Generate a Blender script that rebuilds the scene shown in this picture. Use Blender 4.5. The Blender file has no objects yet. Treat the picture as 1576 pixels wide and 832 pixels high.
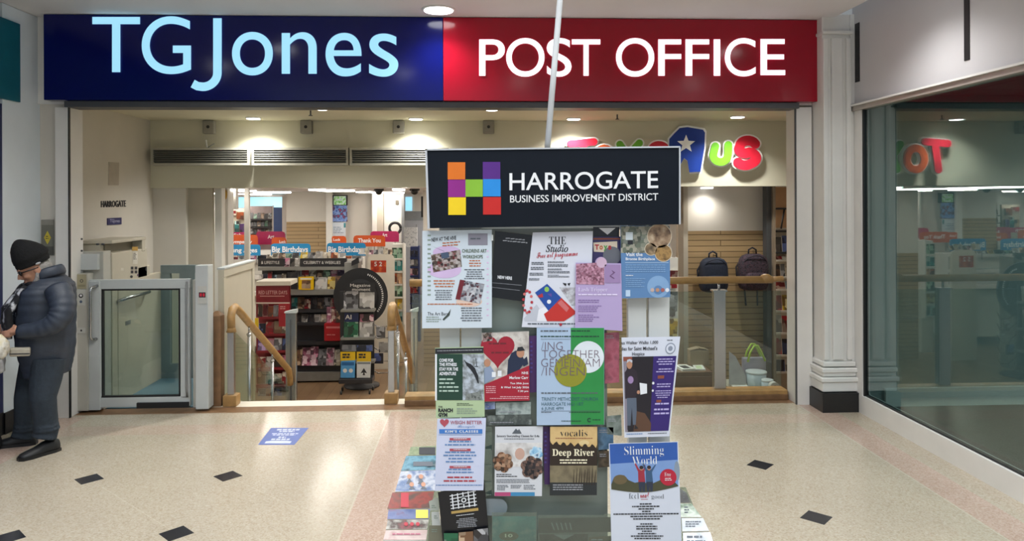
import bpy, bmesh, math, random, os
from mathutils import Vector, Matrix
rnd = random.Random(11)
SC = bpy.context.scene
COL = SC.collection
PI = math.pi
# ---------------------------------------------------------------- camera
F = 1130.0; CX = 788.0; CY = 306.0; EYE = 1.85
PSI = math.atan(53 / F); ROLL = -0.004
CAMROT = Matrix.Rotation(-PSI, 3, 'Z') @ Matrix.Rotation(PI / 2, 3, 'X') @ Matrix.Rotation(ROLL, 3, 'Z')
cd = bpy.data.cameras.new('camera'); cam = bpy.data.objects.new('camera', cd); COL.objects.link(cam)
cam.matrix_world = Matrix.Translation((0, 0, EYE)) @ CAMROT.to_4x4()
cd.sensor_width = 36.0; cd.lens = F / 1576 * 36; cd.shift_y = (CY - 416) / 1576
cd.clip_start = 0.05; cd.clip_end = 200
SC.camera = cam
# ---------------------------------------------------------------- world, light, exposure
SC.view_settings.view_transform = 'Standard'; SC.view_settings.look = 'None'
SC.view_settings.gamma = 1.0; SC.view_settings.use_curve_mapping = False
SC.view_settings.exposure = 0.27
SC.cycles.use_denoising = True
SC.cycles.max_bounces = 8; SC.cycles.diffuse_bounces = 4; SC.cycles.glossy_bounces = 4
SC.cycles.transparent_max_bounces = 16; SC.cycles.transmission_bounces = 6
SC.cycles.caustics_reflective = False; SC.cycles.caustics_refractive = False
SC.cycles.sample_clamp_indirect = 4.0
w = bpy.data.worlds.new('world'); SC.world = w; w.use_nodes = True
w.node_tree.nodes['Background'].inputs[0].default_value = (0.80, 0.90, 1.0, 1)
w.node_tree.nodes['Background'].inputs[1].default_value = 0.58


def area(name, loc, sx, sy, power, color=(1, 1, 1), rot=(0, 0, 0), spread=PI):
    l = bpy.data.lights.new(name, 'AREA'); l.shape = 'RECTANGLE'; l.size = sx; l.size_y = sy
    l.energy = power; l.color = color; l.spread = spread
    o = bpy.data.objects.new(name, l); o.location = loc; o.rotation_euler = rot; COL.objects.link(o)
    return o


area('mall_overhead_fill', (0.0, 0.5, 5.6), 6.5, 4.0, 410, (0.92, 0.96, 1.0))          # unseen area light added overhead, standing in for daylight
area('neighbour_fill', (6.0, 3.6, 2.74), 2.0, 3.0, 130, (0.85, 0.95, 1.0))  # unseen area light added to brighten the neighbouring unit


# ---------------------------------------------------------------- pixel helpers (authoring: photo pixel -> point on a plane of the place)
def ray(px, py):
    return CAMROT @ Vector(((px - CX) / F, -(py - CY) / F, -1.0))


EYEV = Vector((0, 0, EYE))


def at(px, py, Y):
    d = ray(px, py); return EYEV + d * (Y / d.y)


def atZ(px, py, Z):
    d = ray(px, py); return EYEV + d * ((Z - EYE) / d.z)


def atX(px, py, X):
    d = ray(px, py); return EYEV + d * (X / d.x)


def PM(Y):                      # plane facing the camera at depth Y; d = offset towards the viewer
    return lambda u, v, d=0.0: at(u, v, Y - d)


def XM(X, s=-1):                # side wall at X, d = offset along s
    return lambda u, v, d=0.0: atX(u, v, X) + Vector((s * d, 0, 0))


def ZM(Z):
    return lambda u, v, d=0.0: atZ(u, v, Z) + Vector((0, 0, d))


# ---------------------------------------------------------------- materials
def lin(h):
    if isinstance(h, str):
        h = h.lstrip('#'); c = [int(h[i:i + 2], 16) / 255 for i in (0, 2, 4)]
        return tuple(x / 12.92 if x <= 0.04045 else ((x + 0.055) / 1.055) ** 2.4 for x in c)
    return tuple(h)


_M = {}


def nn(nt, t, **k):
    n = nt.nodes.new(t)
    for a, b in k.items():
        setattr(n, a, b)
    return n


def mat(name, color='#808080', rough=0.5, metal=0.0, var=0.06, scale=12.0, emit=0.0, ecol=None, spec=0.5, bump=0.0, coat=0.0):
    if name in _M:
        return _M[name]
    m = bpy.data.materials.new(name); m.use_nodes = True; _M[name] = m
    nt = m.node_tree; b = nt.nodes['Principled BSDF']; c = lin(color)
    b.inputs['Roughness'].default_value = rough; b.inputs['Metallic'].default_value = metal
    b.inputs['Specular IOR Level'].default_value = spec
    if coat: b.inputs['Coat Weight'].default_value = coat
    tc = nn(nt, 'ShaderNodeTexCoord'); no = nn(nt, 'ShaderNodeTexNoise'); no.inputs['Scale'].default_value = scale
    no.inputs['Detail'].default_value = 3.0
    nt.links.new(tc.outputs['Object'], no.inputs['Vector'])
    r = nn(nt, 'ShaderNodeValToRGB')
    r.color_ramp.elements[0].color = tuple(x * (1 - var) for x in c) + (1,)
    r.color_ramp.elements[1].color = tuple(min(1, x * (1 + var)) for x in c) + (1,)
    r.color_ramp.elements[0].position = 0.3; r.color_ramp.elements[1].position = 0.7
    nt.links.new(no.outputs['Fac'], r.inputs['Fac'])
    nt.links.new(r.outputs['Color'], b.inputs['Base Color'])
    if emit:
        b.inputs['Emission Color'].default_value = lin(ecol or color) + (1,)
        b.inputs['Emission Strength'].default_value = emit
    if bump:
        bp = nn(nt, 'ShaderNodeBump'); bp.inputs['Strength'].default_value = bump; bp.inputs['Distance'].default_value = 0.01
        nt.links.new(no.outputs['Fac'], bp.inputs['Height']); nt.links.new(bp.outputs['Normal'], b.inputs['Normal'])
    return m


def picture(name, cols, scale=40.0, kind='noise', rough=0.35, rnd_obj=True):
    """a printed picture: blotches of a few colours"""
    if name in _M:
        return _M[name]
    m = bpy.data.materials.new(name); m.use_nodes = True; _M[name] = m
    nt = m.node_tree; b = nt.nodes['Principled BSDF']; b.inputs['Roughness'].default_value = rough
    tc = nn(nt, 'ShaderNodeTexCoord'); oi = nn(nt, 'ShaderNodeObjectInfo'); ad = nn(nt, 'ShaderNodeVectorMath', operation='ADD')
    mu = nn(nt, 'ShaderNodeMath', operation='MULTIPLY'); mu.inputs[1].default_value = 37.0
    nt.links.new(oi.outputs['Random'], mu.inputs[0])
    nt.links.new(tc.outputs['Object'], ad.inputs[0]); nt.links.new(mu.outputs[0], ad.inputs[1])
    if kind == 'voronoi':
        t = nn(nt, 'ShaderNodeTexVoronoi'); t.distance = 'CHEBYCHEV'; out = 'Color'
    else:
        t = nn(nt, 'ShaderNodeTexNoise'); t.inputs['Detail'].default_value = 4.0; out = 'Fac'
    t.inputs['Scale'].default_value = scale
    nt.links.new(ad.outputs[0], t.inputs['Vector'])
    r = nn(nt, 'ShaderNodeValToRGB'); r.color_ramp.interpolation = 'LINEAR'
    n = len(cols); el = r.color_ramp.elements
    while len(el) < n:
        el.new(0.5)
    for i, c in enumerate(cols):
        el[i].position = 0.28 + 0.44 * i / max(1, n - 1) if kind != 'voronoi' else i / max(1, n - 1)
        el[i].color = lin(c) + (1,)
    nt.links.new(t.outputs[out], r.inputs['Fac']); nt.links.new(r.outputs['Color'], b.inputs['Base Color'])
    return m


def glass(name, tint='#cfe0dc', refl=0.08, rough=0.0, trans=1.0):
    if name in _M:
        return _M[name]
    m = bpy.data.materials.new(name); m.use_nodes = True; _M[name] = m
    nt = m.node_tree; nt.nodes.remove(nt.nodes['Principled BSDF'])
    out = nt.nodes['Material Output']
    tr = nn(nt, 'ShaderNodeBsdfTransparent'); tr.inputs[0].default_value = tuple(x * trans for x in lin(tint)) + (1,)
    gl = nn(nt, 'ShaderNodeBsdfGlossy'); gl.inputs['Roughness'].default_value = rough; gl.inputs['Color'].default_value = (0.95, 1, 0.98, 1)
    fr = nn(nt, 'ShaderNodeFresnel'); gm = nn(nt, 'ShaderNodeNewGeometry'); io = nn(nt, 'ShaderNodeMath', operation='MULTIPLY_ADD'); io.inputs[1].default_value = 1 / 1.5 - 1.5; io.inputs[2].default_value = 1.5
    nt.links.new(gm.outputs['Backfacing'], io.inputs[0]); nt.links.new(io.outputs[0], fr.inputs['IOR'])
    ma = nn(nt, 'ShaderNodeMath', operation='MULTIPLY_ADD'); ma.inputs[1].default_value = 1.0; ma.inputs[2].default_value = refl
    ma.use_clamp = True
    mx = nn(nt, 'ShaderNodeMixShader')
    nt.links.new(fr.outputs[0], ma.inputs[0]); nt.links.new(ma.outputs[0], mx.inputs[0])
    nt.links.new(tr.outputs[0], mx.inputs[1]); nt.links.new(gl.outputs[0], mx.inputs[2]); nt.links.new(mx.outputs[0], out.inputs[0])
    return m


def brickmat(name, c1, c2, mortar, sx, sy, rot=0.0, rough=0.4, mort=0.004, plane='xy', offset=0.5):
    """planks, boards or tiles from a brick texture in metres"""
    if name in _M:
        return _M[name]
    m = bpy.data.materials.new(name); m.use_nodes = True; _M[name] = m
    nt = m.node_tree; b = nt.nodes['Principled BSDF']; b.inputs['Roughness'].default_value = rough
    ge = nn(nt, 'ShaderNodeNewGeometry'); mp = nn(nt, 'ShaderNodeMapping'); mp.vector_type = 'POINT'
    sp = nn(nt, 'ShaderNodeSeparateXYZ'); cb = nn(nt, 'ShaderNodeCombineXYZ')
    nt.links.new(ge.outputs['Position'], sp.inputs[0])
    nt.links.new(sp.outputs['XYZ'.index(plane[0].upper())], cb.inputs[0]); nt.links.new(sp.outputs['XYZ'.index(plane[1].upper())], cb.inputs[1])
    nt.links.new(cb.outputs[0], mp.inputs[0]); mp.inputs['Rotation'].default_value = (0, 0, rot)
    br = nn(nt, 'ShaderNodeTexBrick'); br.offset = offset
    br.inputs['Color1'].default_value = lin(c1) + (1,); br.inputs['Color2'].default_value = lin(c2) + (1,); br.inputs['Mortar'].default_value = lin(mortar) + (1,)
    br.inputs['Scale'].default_value = 1.0; br.inputs['Mortar Size'].default_value = mort; br.inputs['Brick Width'].default_value = sx; br.inputs['Row Height'].default_value = sy
    nt.links.new(mp.outputs[0], br.inputs['Vector'])
    no = nn(nt, 'ShaderNodeTexNoise'); no.inputs['Scale'].default_value = 9.0
    sc = nn(nt, 'ShaderNodeVectorMath', operation='MULTIPLY'); sc.inputs[1].default_value = (1.0 if sx < sy else 0.15, 1.0, 1.0)
    nt.links.new(mp.outputs[0], sc.inputs[0]); nt.links.new(sc.outputs[0], no.inputs['Vector'])
    mx = nn(nt, 'ShaderNodeMix', data_type='RGBA', blend_type='MULTIPLY'); mx.inputs[0].default_value = 0.35
    nt.links.new(br.outputs['Color'], mx.inputs[6]); nt.links.new(no.outputs['Fac'], mx.inputs[7])
    nt.links.new(mx.outputs[2], b.inputs['Base Color'])
    return m


def terrazzo():
    m = bpy.data.materials.new('terrazzo'); m.use_nodes = True
    nt = m.node_tree; b = nt.nodes['Principled BSDF']; L = nt.links.new
    b.inputs['Roughness'].default_value = 0.19; b.inputs['Specular IOR Level'].default_value = 0.5
    ge = nn(nt, 'ShaderNodeNewGeometry'); sp = nn(nt, 'ShaderNodeSeparateXYZ'); L(ge.outputs['Position'], sp.inputs[0])

    def math_(op, a, b_=None, c=None):
        n = nn(nt, 'ShaderNodeMath', operation=op)
        for i, v in enumerate((a, b_, c)):
            if v is None: continue
            if isinstance(v, (int, float)): n.inputs[i].default_value = v
            else: L(v, n.inputs[i])
        return n.outputs[0]
    X, Y = sp.outputs[0], sp.outputs[1]

    def band(v, lo, hi):
        return math_('MULTIPLY', math_('GREATER_THAN', v, lo), math_('LESS_THAN', v, hi))
    vo = nn(nt, 'ShaderNodeTexVoronoi'); vo.inputs['Scale'].default_value = 120.0; L(ge.outputs['Position'], vo.inputs['Vector'])
    sv = nn(nt, 'ShaderNodeSeparateColor'); L(vo.outputs['Color'], sv.inputs[0])
    no = nn(nt, 'ShaderNodeTexNoise'); no.inputs['Scale'].default_value = 1.3; L(ge.outputs['Position'], no.inputs['Vector'])

    def speck(cols):
        r = nn(nt, 'ShaderNodeValToRGB'); r.color_ramp.interpolation = 'CONSTANT'; el = r.color_ramp.elements
        while len(el) < len(cols): el.new(0.5)
        for i, (p, c) in enumerate(cols):
            el[i].position = p; el[i].color = lin(c) + (1,)
        L(sv.outputs[0], r.inputs['Fac']); return r.outputs['Color']
    cream = speck([(0, '#aea28e'), (0.13, '#b9ae9a'), (0.5, '#beb4a1'), (0.85, '#c4baa9'), (0.95, '#b3a48e')])
    pink = speck([(0, '#b59b8a'), (0.2, '#bfa697'), (0.55, '#c5ae9e'), (0.85, '#c9b5a6')])
    s1 = band(X, -0.76, -0.50); s2 = band(X, 2.86, 3.09); s4 = band(X, -3.60, -3.36)
    s3 = math_('MULTIPLY', math_('MULTIPLY', band(Y, 5.93, 6.17), band(X, -3.36, 2.86)), 0.55)
    pm = math_('MINIMUM', math_('ADD', math_('ADD', s1, s2), math_('ADD', s3, s4)), 1.0)
    pm = math_('MULTIPLY', pm, math_('LESS_THAN', Y, 6.45))
    mx = nn(nt, 'ShaderNodeMix', data_type='RGBA'); L(pm, mx.inputs[0]); L(cream, mx.inputs[6]); L(pink, mx.inputs[7])
    # black diamonds on a 0.908 x 0.845 grid
    fx = math_('SUBTRACT', math_('MODULO', math_('ADD', X, 1.68 + 0.454 + 9.08), 0.908), 0.454)
    fy = math_('SUBTRACT', math_('MODULO', math_('ADD', Y, -5.01 + 0.4225 + 8.45), 0.845), 0.4225)
    dm = math_('LESS_THAN', math_('ADD', math_('ABSOLUTE', fx), math_('ABSOLUTE', fy)), 0.098)
    ok = math_('MULTIPLY', math_('LESS_THAN', Y, 5.4), math_('ADD', band(X, -3.1, -0.95), band(X, -0.3, 2.4)))
    dm = math_('MULTIPLY', dm, ok)
    m2 = nn(nt, 'ShaderNodeMix', data_type='RGBA'); L(dm, m2.inputs[0]); L(mx.outputs[2], m2.inputs[6]); m2.inputs[7].default_value = lin('#24242a') + (1,)
    # thin joints beside the strips and along the diagonal of the grid
    j = math_('ADD', band(X, -0.772, -0.76), band(X, 2.848, 2.86))
    dg = math_('ABSOLUTE', math_('SUBTRACT', math_('MODULO', math_('ADD', math_('ADD', math_('DIVIDE', X, 0.908), math_('DIVIDE', Y, 0.845)), -(-1.68 / 0.908 + 5.01 / 0.845) + 100.5), 1.0), 0.5))
    j = math_('MINIMUM', math_('ADD', j, math_('MULTIPLY', math_('MULTIPLY', math_('LESS_THAN', dg, 0.004), ok), math_('SUBTRACT', 1.0, dm))), 1.0)
    m3 = nn(nt, 'ShaderNodeMix', data_type='RGBA'); L(math_('MULTIPLY', j, 0.35), m3.inputs[0]); L(m2.outputs[2], m3.inputs[6]); m3.inputs[7].default_value = lin('#d8cfbd') + (1,)
    m4 = nn(nt, 'ShaderNodeMix', data_type='RGBA', blend_type='MULTIPLY'); m4.inputs[0].default_value = 0.16
    L(m3.outputs[2], m4.inputs[6]); L(no.outputs['Fac'], m4.inputs[7]); L(m4.outputs[2], b.inputs['Base Color'])
    return m


# ---------------------------------------------------------------- mesh builder
try:
    SERIF = bpy.data.fonts.load(os.path.join(bpy.utils.resource_path('LOCAL'), 'datafiles', 'fonts', 'NotoSansMath-Regular.woff2'))
except Exception:
    SERIF = None


def alph(s, up, lo):
    if SERIF is None: return s
    return ''.join(chr(up + ord(c) - 65) if 'A' <= c <= 'Z' else chr(lo + ord(c) - 97) if 'a' <= c <= 'z' else c for c in s)


def glyphs(s, font='sans', off=0.0, res=2, ext=0.0, space=1.0):
    c = bpy.data.curves.new('glyphs', 'FONT'); c.resolution_u = res; c.offset = off; c.extrude = ext; c.space_character = space
    if font == 'serif': s = alph(s, 0x1D400, 0x1D41A)
    elif font == 'italic': s = alph(s, 0x1D434, 0x1D44E).replace(chr(0x1D44E + 7), '\u210E')
    elif font == 'script': s = alph(s, 0x1D4D0, 0x1D4EA)
    if font != 'sans' and SERIF: c.font = SERIF
    c.body = s
    o = bpy.data.objects.new('glyphs', c)
    me = bpy.data.meshes.new_from_object(o)
    vs = [v.co.copy() for v in me.vertices]; fs = [tuple(p.vertices) for p in me.polygons]
    bpy.data.objects.remove(o); bpy.data.curves.remove(c); bpy.data.meshes.remove(me)
    return vs, fs


REG = []                        # tops of boxes that things may stand on


class MB:
    def __init__(s):
        s.bm = bmesh.new(); s.mats = []

    def mi(s, m):
        if m not in s.mats: s.mats.append(m)
        return s.mats.index(m)

    def face(s, pts, m):
        try:
            f = s.bm.faces.new([s.bm.verts.new(p) for p in pts]); f.material_index = s.mi(m); return f
        except Exception:
            return None

    def hexa(s, p, m, mf=None):
        """p: 8 points, bottom ring then top ring"""
        v = [s.bm.verts.new(q) for q in p]; k = s.mi(m)
        for q in ((3, 2, 1, 0), (4, 5, 6, 7), (0, 1, 5, 4), (1, 2, 6, 5), (2, 3, 7, 6), (3, 0, 4, 7)):
            f = s.bm.faces.new([v[i] for i in q]); f.material_index = k

    def box(s, x0, x1, y0, y1, z0, z1, m, T=None):
        p = [Vector(q) for q in ((x0, y0, z0), (x1, y0, z0), (x1, y1, z0), (x0, y1, z0), (x0, y0, z1), (x1, y0, z1), (x1, y1, z1), (x0, y1, z1))]
        if T: p = [T @ q for q in p]
        s.hexa(p, m); return s

    def pbox(s, px0, px1, py0, py1, Y, depth, m):
        """box whose front face covers a rectangle seen in the photo at depth Y and goes back by depth"""
        a = at(px0, py0, Y); b = at(px1, py1, Y); REG.append((min(a.x, b.x), max(a.x, b.x), Y, Y + depth, max(a.z, b.z)))
        return s.box(min(a.x, b.x), max(a.x, b.x), Y, Y + depth, min(a.z, b.z), max(a.z, b.z), m)

    def slab(s, mp, pts, m, th=0.004, back=None):
        """a sheet with thickness: front at d=0"""
        f = [s.bm.verts.new(mp(u, v, 0.0)) for u, v in pts]; b = [s.bm.verts.new(mp(u, v, -th)) for u, v in pts]
        k = s.mi(m); kb = s.mi(back or m); n = len(pts)
        q = s.bm.faces.new(f); q.material_index = k
        q = s.bm.faces.new(b[::-1]); q.material_index = kb
        for i in range(n):
            q = s.bm.faces.new((f[i], b[i], b[(i + 1) % n], f[(i + 1) % n])); q.material_index = kb
        return s

    def poly(s, mp, pts, m, d=0.0005):
        s.face([mp(u, v, d) for u, v in pts], m); return s

    def rect(s, mp, x0, y0, x1, y1, m, d=0.0005, sl=0.0):
        return s.poly(mp, [(x0, y0), (x1, y0 + sl), (x1, y1 + sl), (x0, y1)], m, d)

    def disc(s, mp, x, y, r, m, d=0.0007, ry=None, n=24):
        ry = ry or r
        return s.poly(mp, [(x + r * math.cos(2 * PI * i / n), y + ry * math.sin(2 * PI * i / n)) for i in range(n)], m, d)

    def text(s, mp, t, x0, y0, x1, y1, m, d=0.0009, font='sans', off=0.0, res=2, sl=0.0, ext=0.0, space=1.0, lean=0.0):
        """t fitted to the pixel box (x0,y0)-(x1,y1); sl = vertical drop of the baseline from start to end"""
        vs, fs = glyphs(t, font, off, res, 0.0, space)
        if not vs: return s
        a0 = min(v.x for v in vs); a1 = max(v.x for v in vs); b0 = min(v.y for v in vs); b1 = max(v.y for v in vs)
        k = s.mi(m); W = max(a1 - a0, 1e-6); Hh = max(b1 - b0, 1e-6)

        def P(v, dd):
            u = (v.x - a0) / W; h = (v.y - b0) / Hh
            return mp(x0 + u * (x1 - x0) + lean * h, y1 - h * (y1 - y0) + sl * u, dd)
        nv = [s.bm.verts.new(P(v, d + ext)) for v in vs]
        ed = {}
        for f in fs:
            try:
                q = s.bm.faces.new([nv[i] for i in f]); q.material_index = k
            except Exception:
                pass
            for i in range(len(f)):
                e = (f[i], f[(i + 1) % len(f)]); ed[e] = 1
        if ext:
            bv = [s.bm.verts.new(P(v, d)) for v in vs]
            for (a, b) in ed:
                if (b, a) not in ed:
                    try:
                        q = s.bm.faces.new((nv[b], nv[a], bv[a], bv[b])); q.material_index = k
                    except Exception:
                        pass
        return s

    def bars(s, mp, x0, y0, x1, y1, rows, m, d=0.0008, fill=0.42, align='l', sl=0.0, seed=1):
        """lines of print too small to read"""
        r = random.Random(seed); h = (y1 - y0) / rows
        for i in range(rows):
            y = y0 + i * h; full = (x1 - x0) * (r.uniform(0.62, 1.0) if align != 'j' else 1.0)
            x = x0 if align in 'lj' else (x0 + x1 - full) / 2 if align == 'c' else x1 - full
            e = x + full
            while x < e - 0.6:
                wl = min(e - x, r.uniform(2.0, 6.0) * max(0.5, h / 3.2)); yy = sl * (x - x0) / max(1, x1 - x0)
                s.rect(mp, x, y + yy, x + wl, y + yy + h * fill, m, d); x += wl + 0.8 * max(0.6, h / 3.5)
        return s

    def tube(s, path, r, m, n=10, caps=True, sq=1.0):
        """swept circle; r number or list; sq squashes"""
        path = [Vector(p) for p in path]; N = len(path); R = r if isinstance(r, (list, tuple)) else [r] * N
        k = s.mi(m); rings = []; up = None
        for i, p in enumerate(path):
            t = (path[min(i + 1, N - 1)] - path[max(i - 1, 0)]).normalized()
            if up is None:
                up = Vector((0, 0, 1)) if abs(t.z) < 0.9 else Vector((0, 1, 0))
            a = t.cross(up)
            if a.length < 1e-6: a = t.cross(Vector((1, 0, 0)))
            a.normalize(); b = a.cross(t).normalized(); up = b
            rings.append([s.bm.verts.new(p + a * (R[i] * math.cos(2 * PI * j / n)) + b * (R[i] * sq * math.sin(2 * PI * j / n))) for j in range(n)])
        for i in range(N - 1):
            for j in range(n):
                f = s.bm.faces.new((rings[i][j], rings[i][(j + 1) % n], rings[i + 1][(j + 1) % n], rings[i + 1][j])); f.material_index = k; f.smooth = True
        if caps:
            f = s.bm.faces.new(rings[0][::-1]); f.material_index = k
            f = s.bm.faces.new(rings[-1]); f.material_index = k
        return s

    def cyl(s, p0, p1, r, m, n=16, r2=None):
        return s.tube([p0, p1], [r, r if r2 is None else r2], m, n)

    def ball(s, c, r, m, n=16, T=None):
        r = Vector(r) if hasattr(r, '__len__') else Vector((r, r, r)); k = s.mi(m); c = Vector(c)
        g = bmesh.ops.create_uvsphere(s.bm, u_segments=n, v_segments=max(6, n // 2 + 2), radius=1.0)
        for v in g['verts']:
            q = Vector((v.co.x * r.x, v.co.y * r.y, v.co.z * r.z)); v.co = c + (T @ q if T else q)
            for f in v.link_faces:
                f.material_index = k; f.smooth = True
        return s

    def lathe(s, c, prof, m, n=24):
        """prof: (radius, z)"""
        k = s.mi(m); c = Vector(c)
        R = [[s.bm.verts.new(c + Vector((r * math.cos(2 * PI * j / n), r * math.sin(2 * PI * j / n), z))) for j in range(n)] for r, z in prof]
        for i in range(len(R) - 1):
            for j in range(n):
                f = s.bm.faces.new((R[i][j], R[i][(j + 1) % n], R[i + 1][(j + 1) % n], R[i + 1][j])); f.material_index = k; f.smooth = True
        for q in (R[0][::-1], R[-1]):
            f = s.bm.faces.new(q); f.material_index = k
        return s

    def loft(s, rings, m, caps=True, smooth=True):
        k = s.mi(m); R = [[s.bm.verts.new(p) for p in r] for r in rings]; n = len(R[0])
        for i in range(len(R) - 1):
            for j in range(n):
                f = s.bm.faces.new((R[i][j], R[i][(j + 1) % n], R[i + 1][(j + 1) % n], R[i + 1][j])); f.material_index = k; f.smooth = smooth
        if caps:
            for q in (R[0][::-1], R[-1]):
                f = s.bm.faces.new(q); f.material_index = k
        return s

    def build(s, name, parent=None, bevel=0.0, seg=2, smooth=False, fix=True, sub=0):
        bm = s.bm
        if fix: bmesh.ops.recalc_face_normals(bm, faces=bm.faces)
        if parent is None:
            vs = bm.verts
            if len(vs):
                xs = [v.co.x for v in vs]; ys = [v.co.y for v in vs]; zs = [v.co.z for v in vs]
                o0 = Vector(((min(xs) + max(xs)) / 2, (min(ys) + max(ys)) / 2, min(zs)))
            else:
                o0 = Vector()
        else:
            o0 = Vector(); q = parent
            while q: o0 = o0 + q.location; q = q.parent
        bmesh.ops.translate(bm, verts=bm.verts, vec=-o0)
        me = bpy.data.meshes.new(name); bm.to_mesh(me); bm.free()
        for m in s.mats: me.materials.append(m)
        o = bpy.data.objects.new(name, me); COL.objects.link(o)
        if parent: o.parent = parent
        else: o.location = o0
        if smooth:
            for p in me.polygons: p.use_smooth = True
        if bevel:
            b = o.modifiers.new('bevel', 'BEVEL'); b.width = bevel; b.segments = seg; b.limit_method = 'ANGLE'
        if sub:
            b = o.modifiers.new('sub', 'SUBSURF'); b.levels = sub; b.render_levels = sub
        return o


def tag(o, label=None, cat=None, group=None, kind=None):
    if label: o['label'] = label
    if cat: o['category'] = cat
    if group: o['group'] = group
    if kind: o['kind'] = kind
    return o


def thing(name, label, cat, loc, group=None):
    o = bpy.data.objects.new(name, None); o.empty_display_size = 0.1; COL.objects.link(o); o.location = loc
    return tag(o, label, cat, group)


def struct(mb, name, bevel=0.0):
    return tag(mb.build(name, bevel=bevel), kind='structure')


KIDS = {}


def copy_tree(o, parent=None):
    c = o.copy(); COL.objects.link(c)
    if parent: c.parent = parent
    for ch in list(o.children): copy_tree(ch, c)
    return c


ORD = ['first', 'second', 'third', 'fourth', 'fifth', 'sixth', 'seventh', 'eighth', 'ninth', 'tenth', 'eleventh', 'twelfth', 'thirteenth', 'fourteenth', 'fifteenth', 'sixteenth']
# ================================================================ the setting
m_wall = mat('beige_paint', '#d0cbc1', 0.75, var=0.03, scale=3)
m_bulk = mat('bulkhead_paint', '#d3cfb9', 0.75, var=0.02, scale=2)
m_white = mat('white_paint', '#e2e1dd', 0.5, var=0.03, scale=5)
m_cool = mat('daylit_pillar_tint', '#e4eef5', 0.45, var=0.02, scale=4)  # bluish daylight on the pier's side face is put into this colour
m_ceil = mat('ceiling_paint', '#e6e6e8', 0.8, var=0.02, scale=2)
m_black = mat('black_satin', '#141416', 0.45, var=0.1)
m_plinth = mat('black_plinth', '#1b1b1d', 0.3, var=0.15, scale=30)
m_dkgrey = mat('dark_grey_metal', '#55575a', 0.45, metal=0.3)
m_grey = mat('grey_metal', '#8b8d8e', 0.4, metal=0.4)
m_chrome = mat('brushed_steel', '#b9babb', 0.25, metal=0.95, var=0.05, scale=40)
m_navy = mat('navy_panel', '#1a2456', 0.35)
m_teal = mat('teal_sign_face', '#115e70', 0.4)
m_oak = mat('oak_rail', '#a3804f', 0.4, var=0.16, scale=16)
m_oakd = mat('brown_wood', '#785a3e', 0.45, var=0.18, scale=16)
m_plank = brickmat('shop_plank_floor', '#a08262', '#886b4c', '#6a5038', 1.3, 0.15, rot=PI / 2, rough=0.28, mort=0.003)
m_slat = brickmat('slatwall_boards', '#b79b72', '#b29469', '#6f5a3c', 6.0, 0.07, rough=0.5, mort=0.005, plane='xz')
m_dfloor = mat('dark_vinyl_floor', '#3d3833', 0.5, var=0.15, scale=6)
m_tile = brickmat('dark_ceiling_tiles', '#8d8782', '#89837e', '#6f6a66', 0.6, 0.6, rough=0.8, mort=0.01, offset=0.0)
m_inner = mat('unit_grey_paint', '#7f8a88', 0.6, var=0.04, scale=2)
m_cream = mat('cream_laminate', '#d6cfbe', 0.45, var=0.03)
m_lamp = mat('lamp_diffuser', '#ffffff', 0.4, emit=9.0, var=0.0)
m_strip = mat('strip_diffuser', '#ffffff', 0.4, emit=13.0, ecol='#fff8ee', var=0.0)
m_trimw = mat('white_lamp_trim', '#e4e4e2', 0.4)
m_light = mat('light_laminate', '#dcdad3', 0.5, var=0.02)
m_terr = terrazzo()
LX, RX = -3.757, 3.29
SF = -0.90                                                    # floor level of the shop below the mall
b = MB(); b.box(LX - 0.1, RX + 0.03, -6, 6.5, -0.12, 0, m_terr); struct(b, 'floor')
b = MB(); b.box(-9, 8, 6.9, 18.2, SF - 0.1, SF, m_plank); struct(b, 'floor_shop')
b = MB(); b.box(-3.75, 4.0, 6.5, 6.68, -0.9, 0.0, m_oakd)     # threshold board
b.box(-2.42, -0.62, 6.68, 6.86, -0.9, 0.0, m_cream); b.box(-3.75, -2.42, 6.68, 6.9, -0.95, -0.6, m_cream); struct(b, 'floor_threshold')
b = MB()
for i in range(4): b.box(-2.26, -0.80, 6.86 + 0.40 * i, 6.86 + 0.40 * (i + 1), SF, -0.18 * (i + 1), m_cream)
struct(b, 'stair_steps')
tag(bpy.data.objects['stair_steps'], kind='structure')
# ceilings
b = MB(); b.box(LX - 0.2, 3.12, 2.6, 6.45, 3.425, 3.75, m_ceil); struct(b, 'ceiling')
b = MB(); b.box(-3.9, 4.1, 6.6, 8.5, 2.755, 2.9, m_bulk); struct(b, 'ceiling_lobby')
b = MB(); b.box(-9, 8, 8.7, 18.2, 2.0, 2.1, m_ceil); struct(b, 'ceiling_shop')
b = MB(); b.box(3.35, 9.5, -4, 6.5, 2.76, 2.85, m_tile); struct(b, 'ceiling_unit')
b = MB(); b.box(3.0, 3.6, 2.6, 6.6, 4.5, 4.6, m_ceil); struct(b, 'ceiling_recess')
# front wall above the opening and its header rail
b = MB(); b.box(-3.95, 3.4, 6.47, 6.62, 2.68, 4.5, m_white); struct(b, 'wall_front')
b = MB(); b.box(-3.5, 2.86, 6.40, 6.60, 2.645, 2.695, m_dkgrey); struct(b, 'trim_header')
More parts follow.
